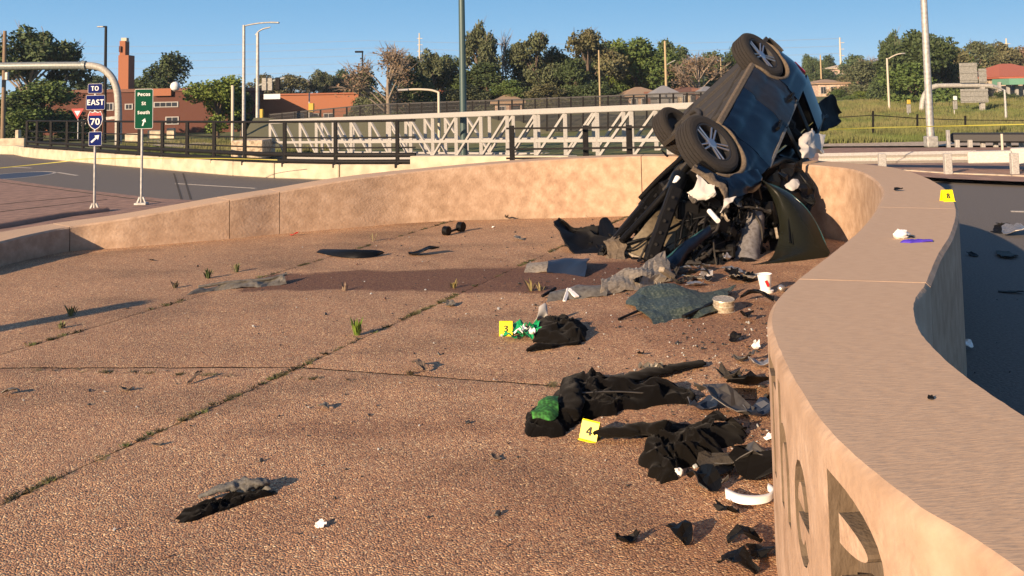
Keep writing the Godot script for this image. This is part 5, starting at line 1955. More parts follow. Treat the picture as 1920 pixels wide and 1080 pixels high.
	g.bar(Vector3(0.915, 1.056, -0.84), Vector3(0.915, 1.056, 0.2), 0.025, 0.035, Vector3.UP, 0.006)
	g.bar(Vector3(0.915, 1.056, 0.23), Vector3(0.90, 1.06, 1.45), 0.025, 0.03, Vector3.UP, 0.006)
	obj("belt_trim", g, M.trim_grey, car)
	g = cg()
	g.sheet([[Vector3(-0.62, 1.06, 2.14), Vector3(0.62, 1.06, 2.14)], [Vector3(-0.58, 1.57, 1.9), Vector3(0.58, 1.57, 1.9)]], 0.008)
	obj("hatch_glass", g, M.pane, car)
	g = cg()
	rows = []
	for j in 5:
		var line := []
		for i in 9: line.append(Vector3(lerpf(-0.62, 0.62, i / 8.0), 1.62 + 0.02 * j + 0.05 * lump.get_noise_2d(i * 20, j * 20), lerpf(1.85, 2.12, j / 4.0)))
		rows.append(line)
	g.sheet(rows, 0.035)
	obj("spoiler", g, M.gloss_black, car)
	# cabin
	g = cg()
	for q: Array in [[0.4, -0.2], [-0.4, -0.2], [0.4, 0.85], [-0.4, 0.85]]:
		g.box(Vector3(q[0], 0.62, q[1]), Vector3(0.52, 0.2, 0.55), Basis(), 0.06)
		g.box(Vector3(q[0], 0.98, q[1] + 0.3), Vector3(0.5, 0.68, 0.16), Basis(Vector3.RIGHT, -0.25), 0.06)
		g.box(Vector3(q[0], 1.38, q[1] + 0.4), Vector3(0.26, 0.18, 0.1), Basis(), 0.04)
	g.box(Vector3(0, 0.85, -0.85), Vector3(1.6, 0.42, 0.35), Basis(), 0.08)
	obj("seats", g, M.seat, car)
	build_wreckage()

func build_wreckage() -> void:
	# white curtain air bags hanging from the window openings
	wreck("air_bag", M.airbag, func(g: G):
		crumple(g, [at(1502, 262, 12.0), at(1512, 250, 12.1), at(1528, 246, 12.3), at(1546, 258, 12.4)], [at(1498, 292, 11.7), at(1510, 303, 11.6), at(1522, 300, 11.8), at(1538, 288, 12.1)], 6, Vector3(-0.03, 0.02, 0.07), 0.12, 0.012))
	wreck("air_bag", M.airbag, func(g: G):
		crumple(g, [at(1471, 348, 10.9), at(1482, 342, 10.9), at(1497, 333, 11.0), at(1501, 340, 11.0)], [at(1473, 354, 10.85), at(1482, 357, 10.8), at(1492, 355, 10.85), at(1498, 348, 10.9)], 6, Vector3(-0.01, 0.0, 0.03), 0.05, 0.01))
	wreck("hatch_scrap", M.plastic, func(g: G):
		crumple(g, [at(1538, 196, 14.0), at(1551, 182, 14.2), at(1562, 181, 14.3), at(1580, 213, 14.2)], [at(1530, 228, 13.6), at(1540, 246, 13.5), at(1556, 242, 13.7), at(1575, 226, 14.0)], 6, Vector3(0, 0.02, -0.1), 0.05, 0.02))
	wreck("air_bag", M.grey_bag, func(g: G):
		crumple(g, [at(1402, 385, 10.6), at(1388, 405, 10.5), at(1380, 440, 10.3), at(1376, 485, 10.0), at(1380, 500, 9.9)], [at(1428, 388, 10.6), at(1430, 410, 10.4), at(1428, 440, 10.3), at(1420, 480, 10.0), at(1412, 500, 9.9)], 5, Vector3(0, 0.0, 0.16), 0.05, 0.012))
	for q: Array in [[1418, 418, 10, 16], [1405, 425, 7, 10], [1381, 455, 14, 8], [1411, 462, 12, 9], [1392, 474, 30, 8], [1404, 412, 4, 7]]:
		wreck("air_bag_patch", M.airbag, func(g: G): blob(g, at(q[0], q[1], 9.98 + (500 - q[1]) * 0.0055), Vector3(q[2], q[3], 12) * 0.0027, int(q[0]), 0.3, 6))
	# windscreen torn out and standing on its edge, with a wiper panel inside
	wreck("windscreen", M.glass_dark, func(g: G):
		crumple(g, [at(1428, 340, 10.5), at(1472, 358, 10.45), at(1507, 386, 10.35), at(1531, 421, 10.2), at(1547, 456, 10.05), at(1553, 478, 9.95), at(1500, 497, 9.75), at(1440, 508, 9.65), at(1372, 513, 9.6)], [at(1438, 350, 10.4), at(1450, 375, 10.35), at(1458, 405, 10.25), at(1461, 430, 10.15), at(1460, 450, 10.05), at(1455, 468, 9.95), at(1442, 486, 9.8), at(1420, 497, 9.7), at(1375, 503, 9.62)], 5, Vector3(-0.04, 0.05, 0.10), 0.015, 0.008))
	wreck("windscreen_edge", M.glass_edge, func(g: G):
		g.tube(spline([at(1428, 340, 10.52), at(1472, 358, 10.47), at(1507, 386, 10.37), at(1531, 421, 10.22), at(1547, 456, 10.07), at(1553, 478, 9.97)], 5), 0.009, 6))
	wreck("inner_trim", M.plastic, func(g: G):
		crumple(g, [at(1440, 352, 10.7), at(1462, 380, 10.7), at(1490, 400, 10.6), at(1520, 430, 10.5), at(1535, 470, 10.3)], [at(1420, 380, 10.7), at(1440, 420, 10.6), at(1445, 450, 10.5), at(1440, 480, 10.3), at(1400, 498, 10.0)], 5, Vector3(0, 0, -0.1), 0.04, 0.02))
	wreck("pale_tag", M.rail_beige, func(g: G): g.box(at(1456, 437, 10.1), Vector3(0.025, 0.11, 0.01), Basis(Vector3.BACK, 0.15)))
	wreck("wiper_arm", M.gloss_black, func(g: G):
		g.tube([at(1478, 400, 10.2), at(1481, 455, 9.9)], 0.008, 5)
		g.tube([at(1484, 405, 10.2), at(1487, 458, 9.9)], 0.006, 5))
	wreck("bottom_rail", M.trim_grey, func(g: G):
		g.bar(at(1366, 508, 9.55), at(1432, 502, 9.6), 0.05, 0.05, Vector3.UP, 0.012))
	# navy scraps of the crushed front corner
	wreck("fender_scrap", M.paint, func(g: G):
		crumple(g, [at(1358, 330, 10.2), at(1380, 326, 10.3), at(1402, 322, 10.4), at(1420, 320, 10.6)], [at(1362, 372, 10.0), at(1380, 374, 10.1), at(1398, 366, 10.2), at(1428, 345, 10.5)], 6, Vector3(0, 0, 0.06), 0.06, 0.012))
	wreck("fender_scrap", M.paint, func(g: G):
		crumple(g, [at(1330, 424, 9.7), at(1300, 445, 9.65), at(1270, 468, 9.6), at(1243, 492, 9.5)], [at(1333, 434, 9.65), at(1308, 462, 9.6), at(1280, 486, 9.5), at(1262, 520, 9.4)], 6, Vector3(0, 0.02, 0.05), 0.04, 0.012))
	wreck("scrap_edge", M.glass_edge, func(g: G):
		g.tube(spline([at(1331, 424, 9.72), at(1300, 444, 9.67), at(1270, 467, 9.62), at(1243, 491, 9.52)], 4), 0.011, 6))
	# dusty inner fender below the wheel
	wreck("inner_fender", M.dusty, func(g: G):
		crumple(g, [at(1306, 306, 10.3), at(1325, 318, 10.3), at(1345, 332, 10.2), at(1358, 350, 10.1), at(1360, 376, 10.0)], [at(1300, 322, 10.2), at(1318, 334, 10.2), at(1336, 344, 10.1), at(1348, 358, 10.0), at(1354, 380, 9.95)], 5, Vector3(0, 0, 0.05), 0.06, 0.02, false))
	# pale crumpled bag of insulation and other white bits in the engine bay
	wreck("white_liner", M.airbag, func(g: G):
		crumple(g, [at(1306, 325, 10.15), at(1316, 338, 10.1), at(1332, 346, 10.05), at(1336, 352, 10.0)], [at(1290, 360, 10.1), at(1305, 370, 10.0), at(1320, 374, 9.98), at(1334, 366, 9.95)], 7, Vector3(0, -0.02, 0.06), 0.06, 0.02, true, 60.0))
	wreck("white_liner", M.airbag, func(g: G):
		crumple(g, [at(1358, 376, 9.9), at(1368, 374, 9.9), at(1381, 371, 9.9)], [at(1353, 398, 9.85), at(1360, 392, 9.85), at(1366, 386, 9.85)], 6, Vector3(0, 0, 0.04), 0.06, 0.008))
	wreck("strut_rod", M.white_plastic, func(g: G): g.tube([at(1330, 396, 9.9), at(1346, 414, 9.7)], 0.026, 10))
	wreck("oil_filter", M.gloss_black, func(g: G):
		g.tube([at(1274, 331, 10.4), at(1262, 362, 10.2)], 0.085, 14))
	wreck("filter_label", M.white_plastic, func(g: G): g.tube([at(1271, 333, 10.28), at(1264, 346, 10.22)], 0.03, 10))
	# long frame rails and the bars in front of the pale heat shield
	wreck("frame_rail", M.plastic, func(g: G):
		g.bar(at(1314, 262, 11.3), at(1262, 324, 11.1), 0.13, 0.11, Vector3.BACK, 0.02)
		g.bar(at(1264, 320, 11.1), at(1208, 392, 10.75), 0.16, 0.12, Vector3.BACK, 0.02)
		g.bar(at(1211, 388, 10.75), at(1142, 472, 10.3), 0.14, 0.11, Vector3.BACK, 0.02)
		for k in 9: g.box(at(1300 - k * 18, 276 + k * 22.5, 11.2 - k * 0.105) + Vector3(0, 0, 0.06), Vector3(0.05, 0.03, 0.04), Basis(Vector3.BACK, 0.9), 0.008))
	wreck("frame_rail", M.plastic, func(g: G):
		g.bar(at(1326, 282, 10.9), at(1272, 345, 10.7), 0.075, 0.07, Vector3.BACK, 0.015)
		g.bar(at(1274, 342, 10.7), at(1196, 432, 10.45), 0.085, 0.075, Vector3.BACK, 0.015)
		g.tube(spline([at(1300, 300, 10.7), at(1262, 345, 10.5), at(1215, 398, 10.4), at(1165, 452, 10.2)], 5), 0.032, 8)
		g.tube(spline([at(1285, 290, 11.0), at(1240, 330, 10.9), at(1200, 372, 10.8)], 5), 0.028, 8))
	wreck("cross_bar", M.plastic, func(g: G):
		g.bar(at(1268, 352, 10.15), at(1218, 493, 9.75), 0.135, 0.10, Vector3.BACK, 0.02)
		for k in 6: g.tube([at(1262 - k * 8, 370 + k * 22, 10.0 - k * 0.05), at(1262 - k * 8, 370 + k * 22, 9.97 - k * 0.05)], 0.016, 8))
	wreck("heat_shield", M.olive, func(g: G):
		crumple(g, [at(1246, 380, 10.6), at(1268, 402, 10.55), at(1288, 415, 10.5), at(1304, 432, 10.4)], [at(1166, 472, 10.3), at(1190, 480, 10.2), at(1214, 490, 10.1), at(1236, 486, 10.0)], 6, Vector3(0.02, 0.05, 0.12), 0.03, 0.012))
	wreck("heat_shield_lip", M.rail_beige, func(g: G):
		g.tube(spline([at(1167, 473, 10.26), at(1190, 481, 10.16), at(1214, 491, 10.06)], 4), 0.022, 6))
	wreck("heat_shield_lip", M.rail_beige, func(g: G):
		g.tube(spline([at(1302, 434, 10.35), at(1275, 442, 10.3), at(1256, 452, 10.2), at(1246, 470, 10.1), at(1236, 488, 10.0)], 4), 0.016, 6))
	# black bumper cover curling up at the left
	wreck("bumper_cover", M.plastic, func(g: G):
		crumple(g, [at(1033, 412, 10.9), at(1050, 440, 10.7), at(1072, 468, 10.5), at(1100, 492, 10.3), at(1135, 508, 10.1), at(1180, 514, 10.0)], [at(1050, 413, 11.0), at(1078, 428, 10.95), at(1108, 438, 10.85), at(1136, 446, 10.7), at(1162, 450, 10.6), at(1198, 452, 10.5)], 5, Vector3(0.03, -0.02, -0.12), 0.07, 0.015))
	wreck("bumper_flap", M.plastic, func(g: G):
		crumple(g, [at(1066, 436, 10.9), at(1090, 428, 11.0), at(1122, 422, 11.0)], [at(1092, 474, 10.7), at(1106, 482, 10.6), at(1122, 488, 10.5)], 6, Vector3(0, 0, -0.12), 0.03, 0.012)
		crumple(g, [at(1122, 424, 11.0), at(1132, 408, 11.2), at(1143, 412, 11.2), at(1154, 426, 11.1)], [at(1122, 470, 10.7), at(1134, 478, 10.6), at(1146, 480, 10.5), at(1160, 474, 10.5)], 6, Vector3(0, 0, 0.1), 0.04, 0.012))
	var torn := [[[1090, 468, 10.7], [1130, 464, 10.6], [1186, 476, 10.4], [1108, 500, 10.25], [1156, 516, 10.05], [1232, 522, 9.8], 0], [[1064, 440, 11.0], [1096, 428, 11.1], [1128, 424, 11.1], [1096, 480, 10.7], [1116, 486, 10.6], [1136, 490, 10.5], 1], [[1305, 285, 11.8], [1322, 275, 11.8], [1340, 300, 11.6], [1205, 415, 11.1], [1225, 420, 11.0], [1262, 400, 11.0], 0], [[1060, 446, 11.0], [1100, 430, 11.1], [1160, 432, 11.0], [1100, 488, 10.6], [1140, 505, 10.4], [1178, 508, 10.2], 0], [[1160, 446, 10.6], [1196, 436, 10.7], [1236, 430, 10.8], [1170, 512, 10.1], [1210, 520, 9.9], [1250, 518, 9.8], 1], [[1236, 492, 9.9], [1290, 470, 10.0], [1340, 462, 10.1], [1240, 526, 9.5], [1290, 530, 9.5], [1350, 522, 9.6], 0], [[1300, 400, 10.5], [1340, 392, 10.5], [1378, 388, 10.6], [1290, 470, 10.2], [1330, 478, 10.1], [1376, 470, 10.2], 1], [[1340, 470, 10.1], [1380, 466, 10.2], [1420, 478, 10.3], [1330, 512, 9.7], [1372, 514, 9.7], [1410, 506, 9.9], 0], [[1380, 350, 10.7], [1410, 352, 10.8], [1440, 350, 10.8], [1372, 400, 10.5], [1400, 410, 10.6], [1436, 420, 10.7], 1], [[1440, 345, 11.0], [1470, 320, 11.2], [1500, 300, 11.5], [1450, 400, 10.9], [1500, 400, 10.9], [1530, 380, 11.1], 1]]
	for q: Array in torn:
		var e := []
		for k in 6: e.append(at(q[k][0], q[k][1], q[k][2]))
		wreck("torn_panel", M.gloss_black if q[6] else M.plastic, func(g: G): crumple(g, [e[0], e[1], e[2]], [e[3], e[4], e[5]], 7, Vector3(0, 0, -0.06), 0.14, 0.012, false, 70.0))
	wreck("bumper_flap", M.dusty, func(g: G):
		crumple(g, [at(1136, 450, 10.35), at(1150, 440, 10.4), at(1164, 432, 10.4)], [at(1132, 488, 10.1), at(1148, 498, 10.0), at(1166, 492, 10.0)], 6, Vector3(0, 0, 0.08), 0.10, 0.012, false))
	# engine bay: hoses, housings and brackets crushed together
	var r := RandomNumberGenerator.new()
	r.seed = 5
	var spots := [[1290, 395, 10.3], [1310, 410, 10.2], [1330, 380, 10.2], [1345, 425, 10.1], [1300, 440, 10.2], [1350, 400, 10.2], [1365, 440, 10.2], [1340, 460, 10.0], [1310, 470, 10.0], [1285, 490, 9.8], [1350, 485, 9.9], [1320, 495, 9.8], [1260, 505, 9.7], [1275, 370, 10.5], [1380, 420, 10.4], [1395, 375, 10.5], [1250, 395, 10.7], [1200, 500, 10.0], [1180, 505, 10.0], [1215, 508, 9.9], [1296, 515, 9.7], [1345, 505, 9.7], [1325, 445, 10.1], [1370, 470, 10.0], [1400, 505, 9.8], [1360, 455, 10.2], [1385, 390, 10.5], [1300, 380, 10.4], [1318, 425, 10.3], [1335, 480, 10.05], [1290, 470, 10.0], [1425, 480, 10.3], [1440, 440, 10.5], [1445, 400, 10.6], [1410, 360, 10.6], [1240, 500, 9.9], [1160, 495, 10.2], [1130, 480, 10.4], [1150, 465, 10.4], [1215, 410, 10.7], [1255, 360, 10.7], [1200, 430, 10.6], [1240, 480, 10.0], [1190, 460, 10.6]]
	for i in spots.size():
		var q: Array = spots[i]
		var c := at(q[0], q[1], q[2])
		wreck(["housing", "bracket", "engine_block", "hose_clamp_housing"][i % 4], [M.plastic, M.plastic, M.gloss_black, M.plastic][i % 4], func(g: G):
			var b := Basis.from_euler(Vector3(r.randf() * 3, r.randf() * 3, r.randf() * 3))
			var s := Vector3(r.randf_range(0.10, 0.28), r.randf_range(0.06, 0.2), r.randf_range(0.08, 0.24))
			g.box(c, s, b, 0.02)
			g.box(c + b * Vector3(s.x * 0.4, s.y * 0.5, 0), s * 0.45, b, 0.012)
			g.tube([c + b * Vector3(0, s.y * 0.4, s.z * 0.4), c + b * Vector3(0.02, s.y * 0.9, s.z * 0.7)], 0.022, 8)
			for k in 3: g.box(c + b * Vector3(s.x * (k - 1) * 0.3, -s.y * 0.52, 0), Vector3(0.012, 0.03, s.z * 0.9), b))
	for i in 75:
		var q: Array = spots[r.randi() % spots.size()]
		var q2: Array = spots[r.randi() % spots.size()]
		var a := at(q[0], q[1], q[2] - 0.12)
		var b := at(q2[0], q2[1], q2[2] - 0.1)
		if a.distance_to(b) > 0.75: b = a.lerp(b, 0.5)
		var mid := a.lerp(b, 0.5) + Vector3(r.randf_range(-0.1, 0.1), r.randf_range(-0.12, 0.06), r.randf_range(0.0, 0.12))
		wreck("hose" if i % 3 else "wiring_loom", [M.plastic, M.gloss_black, M.under][i % 3], func(g: G): g.tube(spline([a, mid, b], 6), r.randf_range(0.004, 0.017), 6))
	for i in 22:
		var q: Array = spots[i]
		var c := at(q[0] + r.randf_range(-18, 18), q[1] + r.randf_range(-16, 16), q[2] - 0.2)
		wreck("bright_bracket", [M.steel, M.trim_dark, M.plastic, M.rail_beige, M.gloss_black][i % 5], func(g: G): shard(g, c, r.randf_range(0.05, 0.16), r.randf_range(0.015, 0.05), r.randf() * 6.0, 700 + i, r.randf_range(0.02, 0.08), 0.004, 0.9))
	# broken plastic lying in the shadow under the nose
	for i in 26:
		var c := gnd(r.randf_range(1175, 1420), r.randf_range(505, 540))
		wreck("broken_piece", [M.plastic, M.gloss_black, M.under, M.steel, M.rail_beige][i % 5], func(g: G): shard(g, c, r.randf_range(0.08, 0.26), r.randf_range(0.03, 0.1), r.randf() * 6.0, 100 + i, r.randf_range(0.02, 0.10)))


# ---------------------------------------------------------------- things lying about
func on_ground(pts: Array) -> Array:
	var o := []
	for p: Array in pts: o.append(gnd(p[0], p[1], 0.0))
	return o

func evidence(c: Vector3, turn: float, number: String, label: String, size := 1.0, tip := 0.0) -> void:
	var o := thing("evidence_marker", c, label, "evidence marker", "yellow numbered evidence markers", Basis(Vector3.UP, turn) * Basis(Vector3.BACK, tip))
	var g := G.new()
	var w := 0.065 * size
	var h := 0.125 * size
	var d := 0.05 * size
	g.sheet([[Vector3(-w, 0, d), Vector3(w, 0, d)], [Vector3(-w, h * 0.96, d * 0.1), Vector3(w, h * 0.96, d * 0.1)], [Vector3(-w, h, 0), Vector3(w, h, 0)], [Vector3(-w, h * 0.96, -d * 0.1), Vector3(w, h * 0.96, -d * 0.1)], [Vector3(-w, 0, -d), Vector3(w, 0, -d)]], 0.003, false)
	obj("tent", g, M.marker, o)
	g = G.new()
	g.box(Vector3(0, 0.002, d + 0.012 * size), Vector3(w * 2, 0.004, 0.03 * size))
	obj("foot_flap", g, M.marker, o)
	var slope := Basis(Vector3.RIGHT, -atan2(d * 0.9, h * 0.96))
	text(o, number, 0.062 * size, o.transform * Vector3(0, h * 0.5, d * 0.56 + 0.006), o.transform.basis * slope, M.ink, "number")

func bit(called: String, px: float, py: float, l: float, w: float, turn: float, seed_value: int, m: Material, label: String, category := "fragment", lift := 0.03, th := 0.005, bend := 0.5, y := 0.0) -> void:
	var c := gnd(px, py, y)
	var g := G.new()
	shard(g, c, l, w, turn, seed_value, lift, th, bend)
	one(called, g, m, c, label, category)

func weed(px: float, py: float, h: float, n: int, c: Color, label: String, spread := 0.05) -> void:
	var p := gnd(px, py)
	var g := G.new()
	var r := RandomNumberGenerator.new()
	r.seed = int(px * 7 + py)
	for i in n:
		var a := r.randf() * TAU
		var out := Vector3(cos(a), 0, sin(a))
		var b := p + out * spread * r.randf() * 0.5
		var hh := h * r.randf_range(0.4, 1.0)
		var tip := b + out * hh * r.randf_range(0.1, 0.7) + Vector3(0, hh, 0)
		var mid := b.lerp(tip, 0.55) + Vector3(0, hh * 0.12, 0)
		var side := out.cross(Vector3.UP) * (0.004 + h * 0.035)
		g.col = c * r.randf_range(0.7, 1.3)
		g.tri(b - side * 0.5, mid - side, b + side * 0.5); g.tri(b + side * 0.5, mid - side, mid + side)
		g.tri(mid - side, tip, mid + side)
	one("weed", g, M.grass_blade, p, label, "weed", "weeds in the paving joints")

func build_debris() -> void:
	evidence(gnd(949, 627), -0.05, "3", "yellow evidence marker numbered 3 beside the green packaging", 0.7)
	evidence(gnd(1106, 822), -0.4, "4", "yellow evidence marker numbered 4 tilted between the two black garments", 0.66, -0.12)
	evidence(gnd(1776, 377, 0.8), 0.0, "8", "yellow evidence marker numbered 8 on the wall top", 0.64)
	# garments
	var g := G.new()
	heap(g, on_ground([[1000, 640], [1010, 608], [1040, 600], [1075, 606], [1098, 618], [1096, 640], [1070, 648], [1030, 646]]), 0.10, 21, 7.0, 0.55)
	one("black_jacket", g, M.cloth_warm, gnd(1050, 630), "crumpled black jacket beside green packaging and marker 3", "jacket")
	g = G.new()
	for i in 7:
		var c := gnd(957 + i * 8.0 + 3.0 * (i % 2), 637 - 5.0 * ((i * 3) % 4))
		shard(g, c, 0.09 + 0.03 * (i % 3), 0.04, i * 2.1, 60 + i, 0.035 + 0.012 * (i % 3), 0.002, 0.8)
	one("green_packaging", g, M.green_foil, gnd(975, 632), "torn bright green foil packaging between marker 3 and the black jacket", "packaging")
	g = G.new()
	for i in 3: shard(g, gnd(972 + i * 13.0, 628 - (i % 2) * 6.0, 0.04), 0.06, 0.025, i * 2.3, 80 + i, 0.03, 0.002, 0.8)
	one("white_wrapper", g, M.white_plastic, gnd(985, 626), "small white wrapper scraps on the green packaging", "wrapper")
	g = G.new()
	crumple(g, [gnd(1003, 606), gnd(1012, 604), gnd(1022, 604)], [gnd(1006, 606) + Vector3(0.02, 0.12, 0), gnd(1014, 604) + Vector3(0.03, 0.15, 0), gnd(1022, 604) + Vector3(0.0, 0.1, 0)], 4, Vector3(0, 0.01, 0.04), 0.05, 0.003)
	one("paper_tissue", g, M.airbag, gnd(1012, 605), "crumpled white tissue standing behind the black jacket", "tissue")
	g = G.new()
	sleeve(g, [gnd(988, 662) + Vector3(0, 0.015, 0), gnd(1010, 657) + Vector3(0, 0.025, 0), gnd(1030, 655) + Vector3(0, 0.02, 0), gnd(1052, 650) + Vector3(0, 0.012, 0), gnd(1084, 647) + Vector3(0, 0.02, 0)], [0.012, 0.03, 0.022, 0.008, 0.014], 31, 0.7, 0.4)
	one("torn_strap", g, M.cloth_black, gnd(1030, 656), "torn black strap lying in front of the black jacket", "strap")
	# large black hoodie
	var o := thing("black_hoodie", gnd(1140, 775), "large black hoodie lying spread out with its hood to the left", "hoodie")
	g = rel(o)
	heap(g, on_ground([[1040, 770], [1046, 728], [1075, 712], [1130, 722], [1190, 728], [1250, 732], [1296, 740], [1290, 756], [1240, 762], [1190, 770], [1130, 782], [1075, 790]]), 0.115, 41, 6.0, 0.55, 26)
	obj("body", g, M.cloth_black, o)
	g = rel(o)
	heap(g, on_ground([[982, 806], [992, 780], [1020, 766], [1060, 770], [1085, 788], [1068, 808], [1030, 820], [996, 818]]), 0.09, 42, 8.0, 0.5)
	obj("hood", g, M.cloth_black, o)
	g = rel(o)
	sleeve(g, [gnd(1150, 735) + Vector3(0, 0.05, 0), gnd(1205, 716) + Vector3(0, 0.04, 0), gnd(1262, 700) + Vector3(0, 0.03, 0), gnd(1316, 686) + Vector3(0, 0.02, 0)], [0.07, 0.06, 0.05, 0.04], 43, 0.35, 0.3)
	obj("far_sleeve", g, M.cloth_black, o)
	g = rel(o)
	sleeve(g, [gnd(1070, 735) + Vector3(0, 0.06, 0), gnd(1072, 770) + Vector3(0, 0.07, 0), gnd(1066, 800) + Vector3(0, 0.05, 0)], [0.03, 0.07, 0.05], 44, 0.6, 0.3)
	obj("near_sleeve", g, M.cloth_warm, o)
	g = rel(o)
	g.tube(spline([gnd(1052, 772) + Vector3(0, 0.09, 0.02), gnd(1100, 768) + Vector3(0, 0.085, 0), gnd(1160, 762) + Vector3(0, 0.075, 0), gnd(1230, 757) + Vector3(0, 0.05, 0)], 8), 0.004, 5)
	obj("zipper", g, M.trim_dark, o)
	g = rel(o)
	sleeve(g, [gnd(1288, 741) + Vector3(0, 0.02, 0), gnd(1297, 749) + Vector3(0, 0.02, 0), gnd(1290, 758) + Vector3(0, 0.015, 0)], [0.02, 0.024, 0.018], 49, 0.8, 0.25, 10)
	obj("waist_band", g, M.cloth_warm, o)
	g = rel(o)
	crumple(g, [gnd(998, 800) + Vector3(0, 0.07, 0.01), gnd(1010, 788) + Vector3(0, 0.09, 0.02), gnd(1030, 780) + Vector3(0, 0.10, 0.02), gnd(1050, 776) + Vector3(0, 0.09, 0.02)], [gnd(1006, 806) + Vector3(0, 0.06, 0.03), gnd(1018, 806) + Vector3(0, 0.075, 0.04), gnd(1036, 806) + Vector3(0, 0.075, 0.04), gnd(1050, 798) + Vector3(0, 0.075, 0.04)], 6, Vector3(0, 0.02, 0.02), 0.05, 0.004)
	obj("green_lining", g, M.green_print, o).set_meta("label", "green patterned hood lining")
	g = G.new()
	for i in 4: shard(g, gnd(1212 + i * 9.0, 706 - i), 0.08, 0.05, i * 1.3, 90 + i, 0.05, 0.002, 0.9)
	one("grey_scraps", g, M.trim_grey, gnd(1225, 705), "grey and white torn scrap behind the large black hoodie", "scrap")
	g = G.new()
	heap(g, on_ground([[1212, 732], [1240, 722], [1262, 726], [1270, 736], [1240, 742]]), 0.05, 47, 9.0, 0.5, 8)
	one("blue_scrap", g, mat(Color(0.05, 0.07, 0.16), 0.8), gnd(1240, 732), "small dark blue cloth scrap behind the hoodie", "scrap")
	# second black garment with its long sleeve
	o = thing("black_garment", gnd(1260, 865), "black garment with a long sleeve reaching left to marker 4", "garment")
	g = rel(o)
	heap(g, on_ground([[1200, 850], [1222, 826], [1260, 822], [1310, 828], [1345, 838], [1350, 858], [1320, 872], [1290, 876], [1262, 900], [1240, 904], [1212, 884]]), 0.10, 51, 8.0, 0.6, 20)
	obj("body", g, M.cloth_warm, o)
	g = rel(o)
	sleeve(g, [gnd(1118, 822) + Vector3(0, 0.03, 0), gnd(1160, 828) + Vector3(0, 0.04, 0), gnd(1205, 824) + Vector3(0, 0.05, 0), gnd(1245, 836) + Vector3(0, 0.08, 0)], [0.035, 0.045, 0.05, 0.06], 52, 0.5, 0.3)
	obj("sleeve", g, M.cloth_warm, o)
	g = rel(o)
	heap(g, on_ground([[1160, 806], [1220, 798], [1290, 806], [1360, 800], [1400, 812], [1390, 834], [1330, 842], [1250, 830]]), 0.06, 53, 5.0, 0.5, 12)
	obj("spread_back", g, M.cloth_black, o)
	g = G.new()
	blob(g, gnd(1270, 893) + Vector3(0, 0.015, 0), Vector3(0.025, 0.018, 0.018), 7, 0.4, 6)
	one("white_crumb", g, M.white_plastic, gnd(1270, 893), "small white crumb at the near edge of the black garment", "scrap")
	# white curved trim by the wall
	g = G.new()
	var rows := []
	var line := spline([gnd(1360, 938), gnd(1385, 948), gnd(1415, 950), gnd(1440, 945), gnd(1450, 934), gnd(1440, 924)], 6)
	for i in line.size():
		var t := float(i) / (line.size() - 1)
		var w := 0.022 - 0.008 * t
		rows.append([line[i] + Vector3(0, 0.012, 0.012), line[i] + Vector3(0, w * 1.6, 0.004), line[i] + Vector3(0.006, w * 1.9, -0.02), line[i] + Vector3(0.01, w, -0.04)])
	g.sheet(rows, 0.004)
	one("white_trim", g, M.white_plastic, gnd(1405, 946), "curved white plastic trim piece at the foot of the lettered wall", "trim piece")
	# rag at the lower left
	o = thing("torn_rag", gnd(430, 945), "black and grey torn rag alone on the paving at the lower left", "rag")
	g = rel(o)
	heap(g, on_ground([[334, 972], [345, 958], [385, 948], [430, 936], [470, 926], [505, 920], [518, 926], [470, 940], [430, 954], [390, 968], [350, 980]]), 0.04, 61, 12.0, 0.7, 12)
	obj("black_cloth", g, M.cloth_black, o)
	g = rel(o)
	sleeve(g, [gnd(372, 944) + Vector3(0, 0.025, 0), gnd(405, 939) + Vector3(0, 0.04, 0), gnd(440, 931) + Vector3(0, 0.045, 0), gnd(475, 925) + Vector3(0, 0.04, 0), gnd(506, 920) + Vector3(0, 0.035, 0)], [0.010, 0.02, 0.03, 0.03, 0.015], 62, 0.6, 0.6)
	obj("grey_cloth", g, M.cloth_grey, o)
	g = rel(o)
	crumple(g, [gnd(478, 916), gnd(492, 920), gnd(512, 926)], [gnd(482, 914) + Vector3(0, 0.04, 0), gnd(494, 917) + Vector3(0, 0.06, 0), gnd(506, 922) + Vector3(0, 0.04, 0)], 5, Vector3(0, 0.01, 0.02), 0.05, 0.003)
	obj("stiff_fold", g, M.cloth_grey, o)
	# long trims
	g = G.new()
	crumple(g, [gnd(350, 553), gnd(410, 545), gnd(470, 540), gnd(540, 532)], [gnd(372, 547) + Vector3(0, 0.02, 0), gnd(420, 540) + Vector3(0, 0.035, 0), gnd(480, 534) + Vector3(0, 0.03, 0), gnd(540, 527) + Vector3(0, 0.06, 0)], 8, Vector3(0, 0.012, 0.01), 0.05, 0.004, false, 60.0)
	g.tube(spline([gnd(372, 546) + Vector3(0, 0.035, 0), gnd(430, 540) + Vector3(0, 0.05, 0), gnd(500, 533) + Vector3(0, 0.045, 0), gnd(538, 528) + Vector3(0, 0.07, 0)], 5), 0.014, 6)
	one("long_trim", g, M.trim_grey, gnd(445, 545), "long grey trim panel at the left end of the dark spill", "trim panel")
	g = G.new()
	crumple(g, [gnd(1130, 556), gnd(1170, 548), gnd(1215, 540), gnd(1258, 528)], [gnd(1128, 547) + Vector3(0, 0.09, 0), gnd(1165, 536) + Vector3(0, 0.10, 0), gnd(1205, 526) + Vector3(0, 0.14, 0), gnd(1246, 505) + Vector3(0, 0.16, 0)], 6, Vector3(0, 0.02, 0.04), 0.05, 0.008, false)
	g.bar(gnd(1240, 535) + Vector3(0, 0.14, 0), gnd(1262, 530) + Vector3(0, 0.05, 0), 0.06, 0.05, Vector3.UP, 0.01)
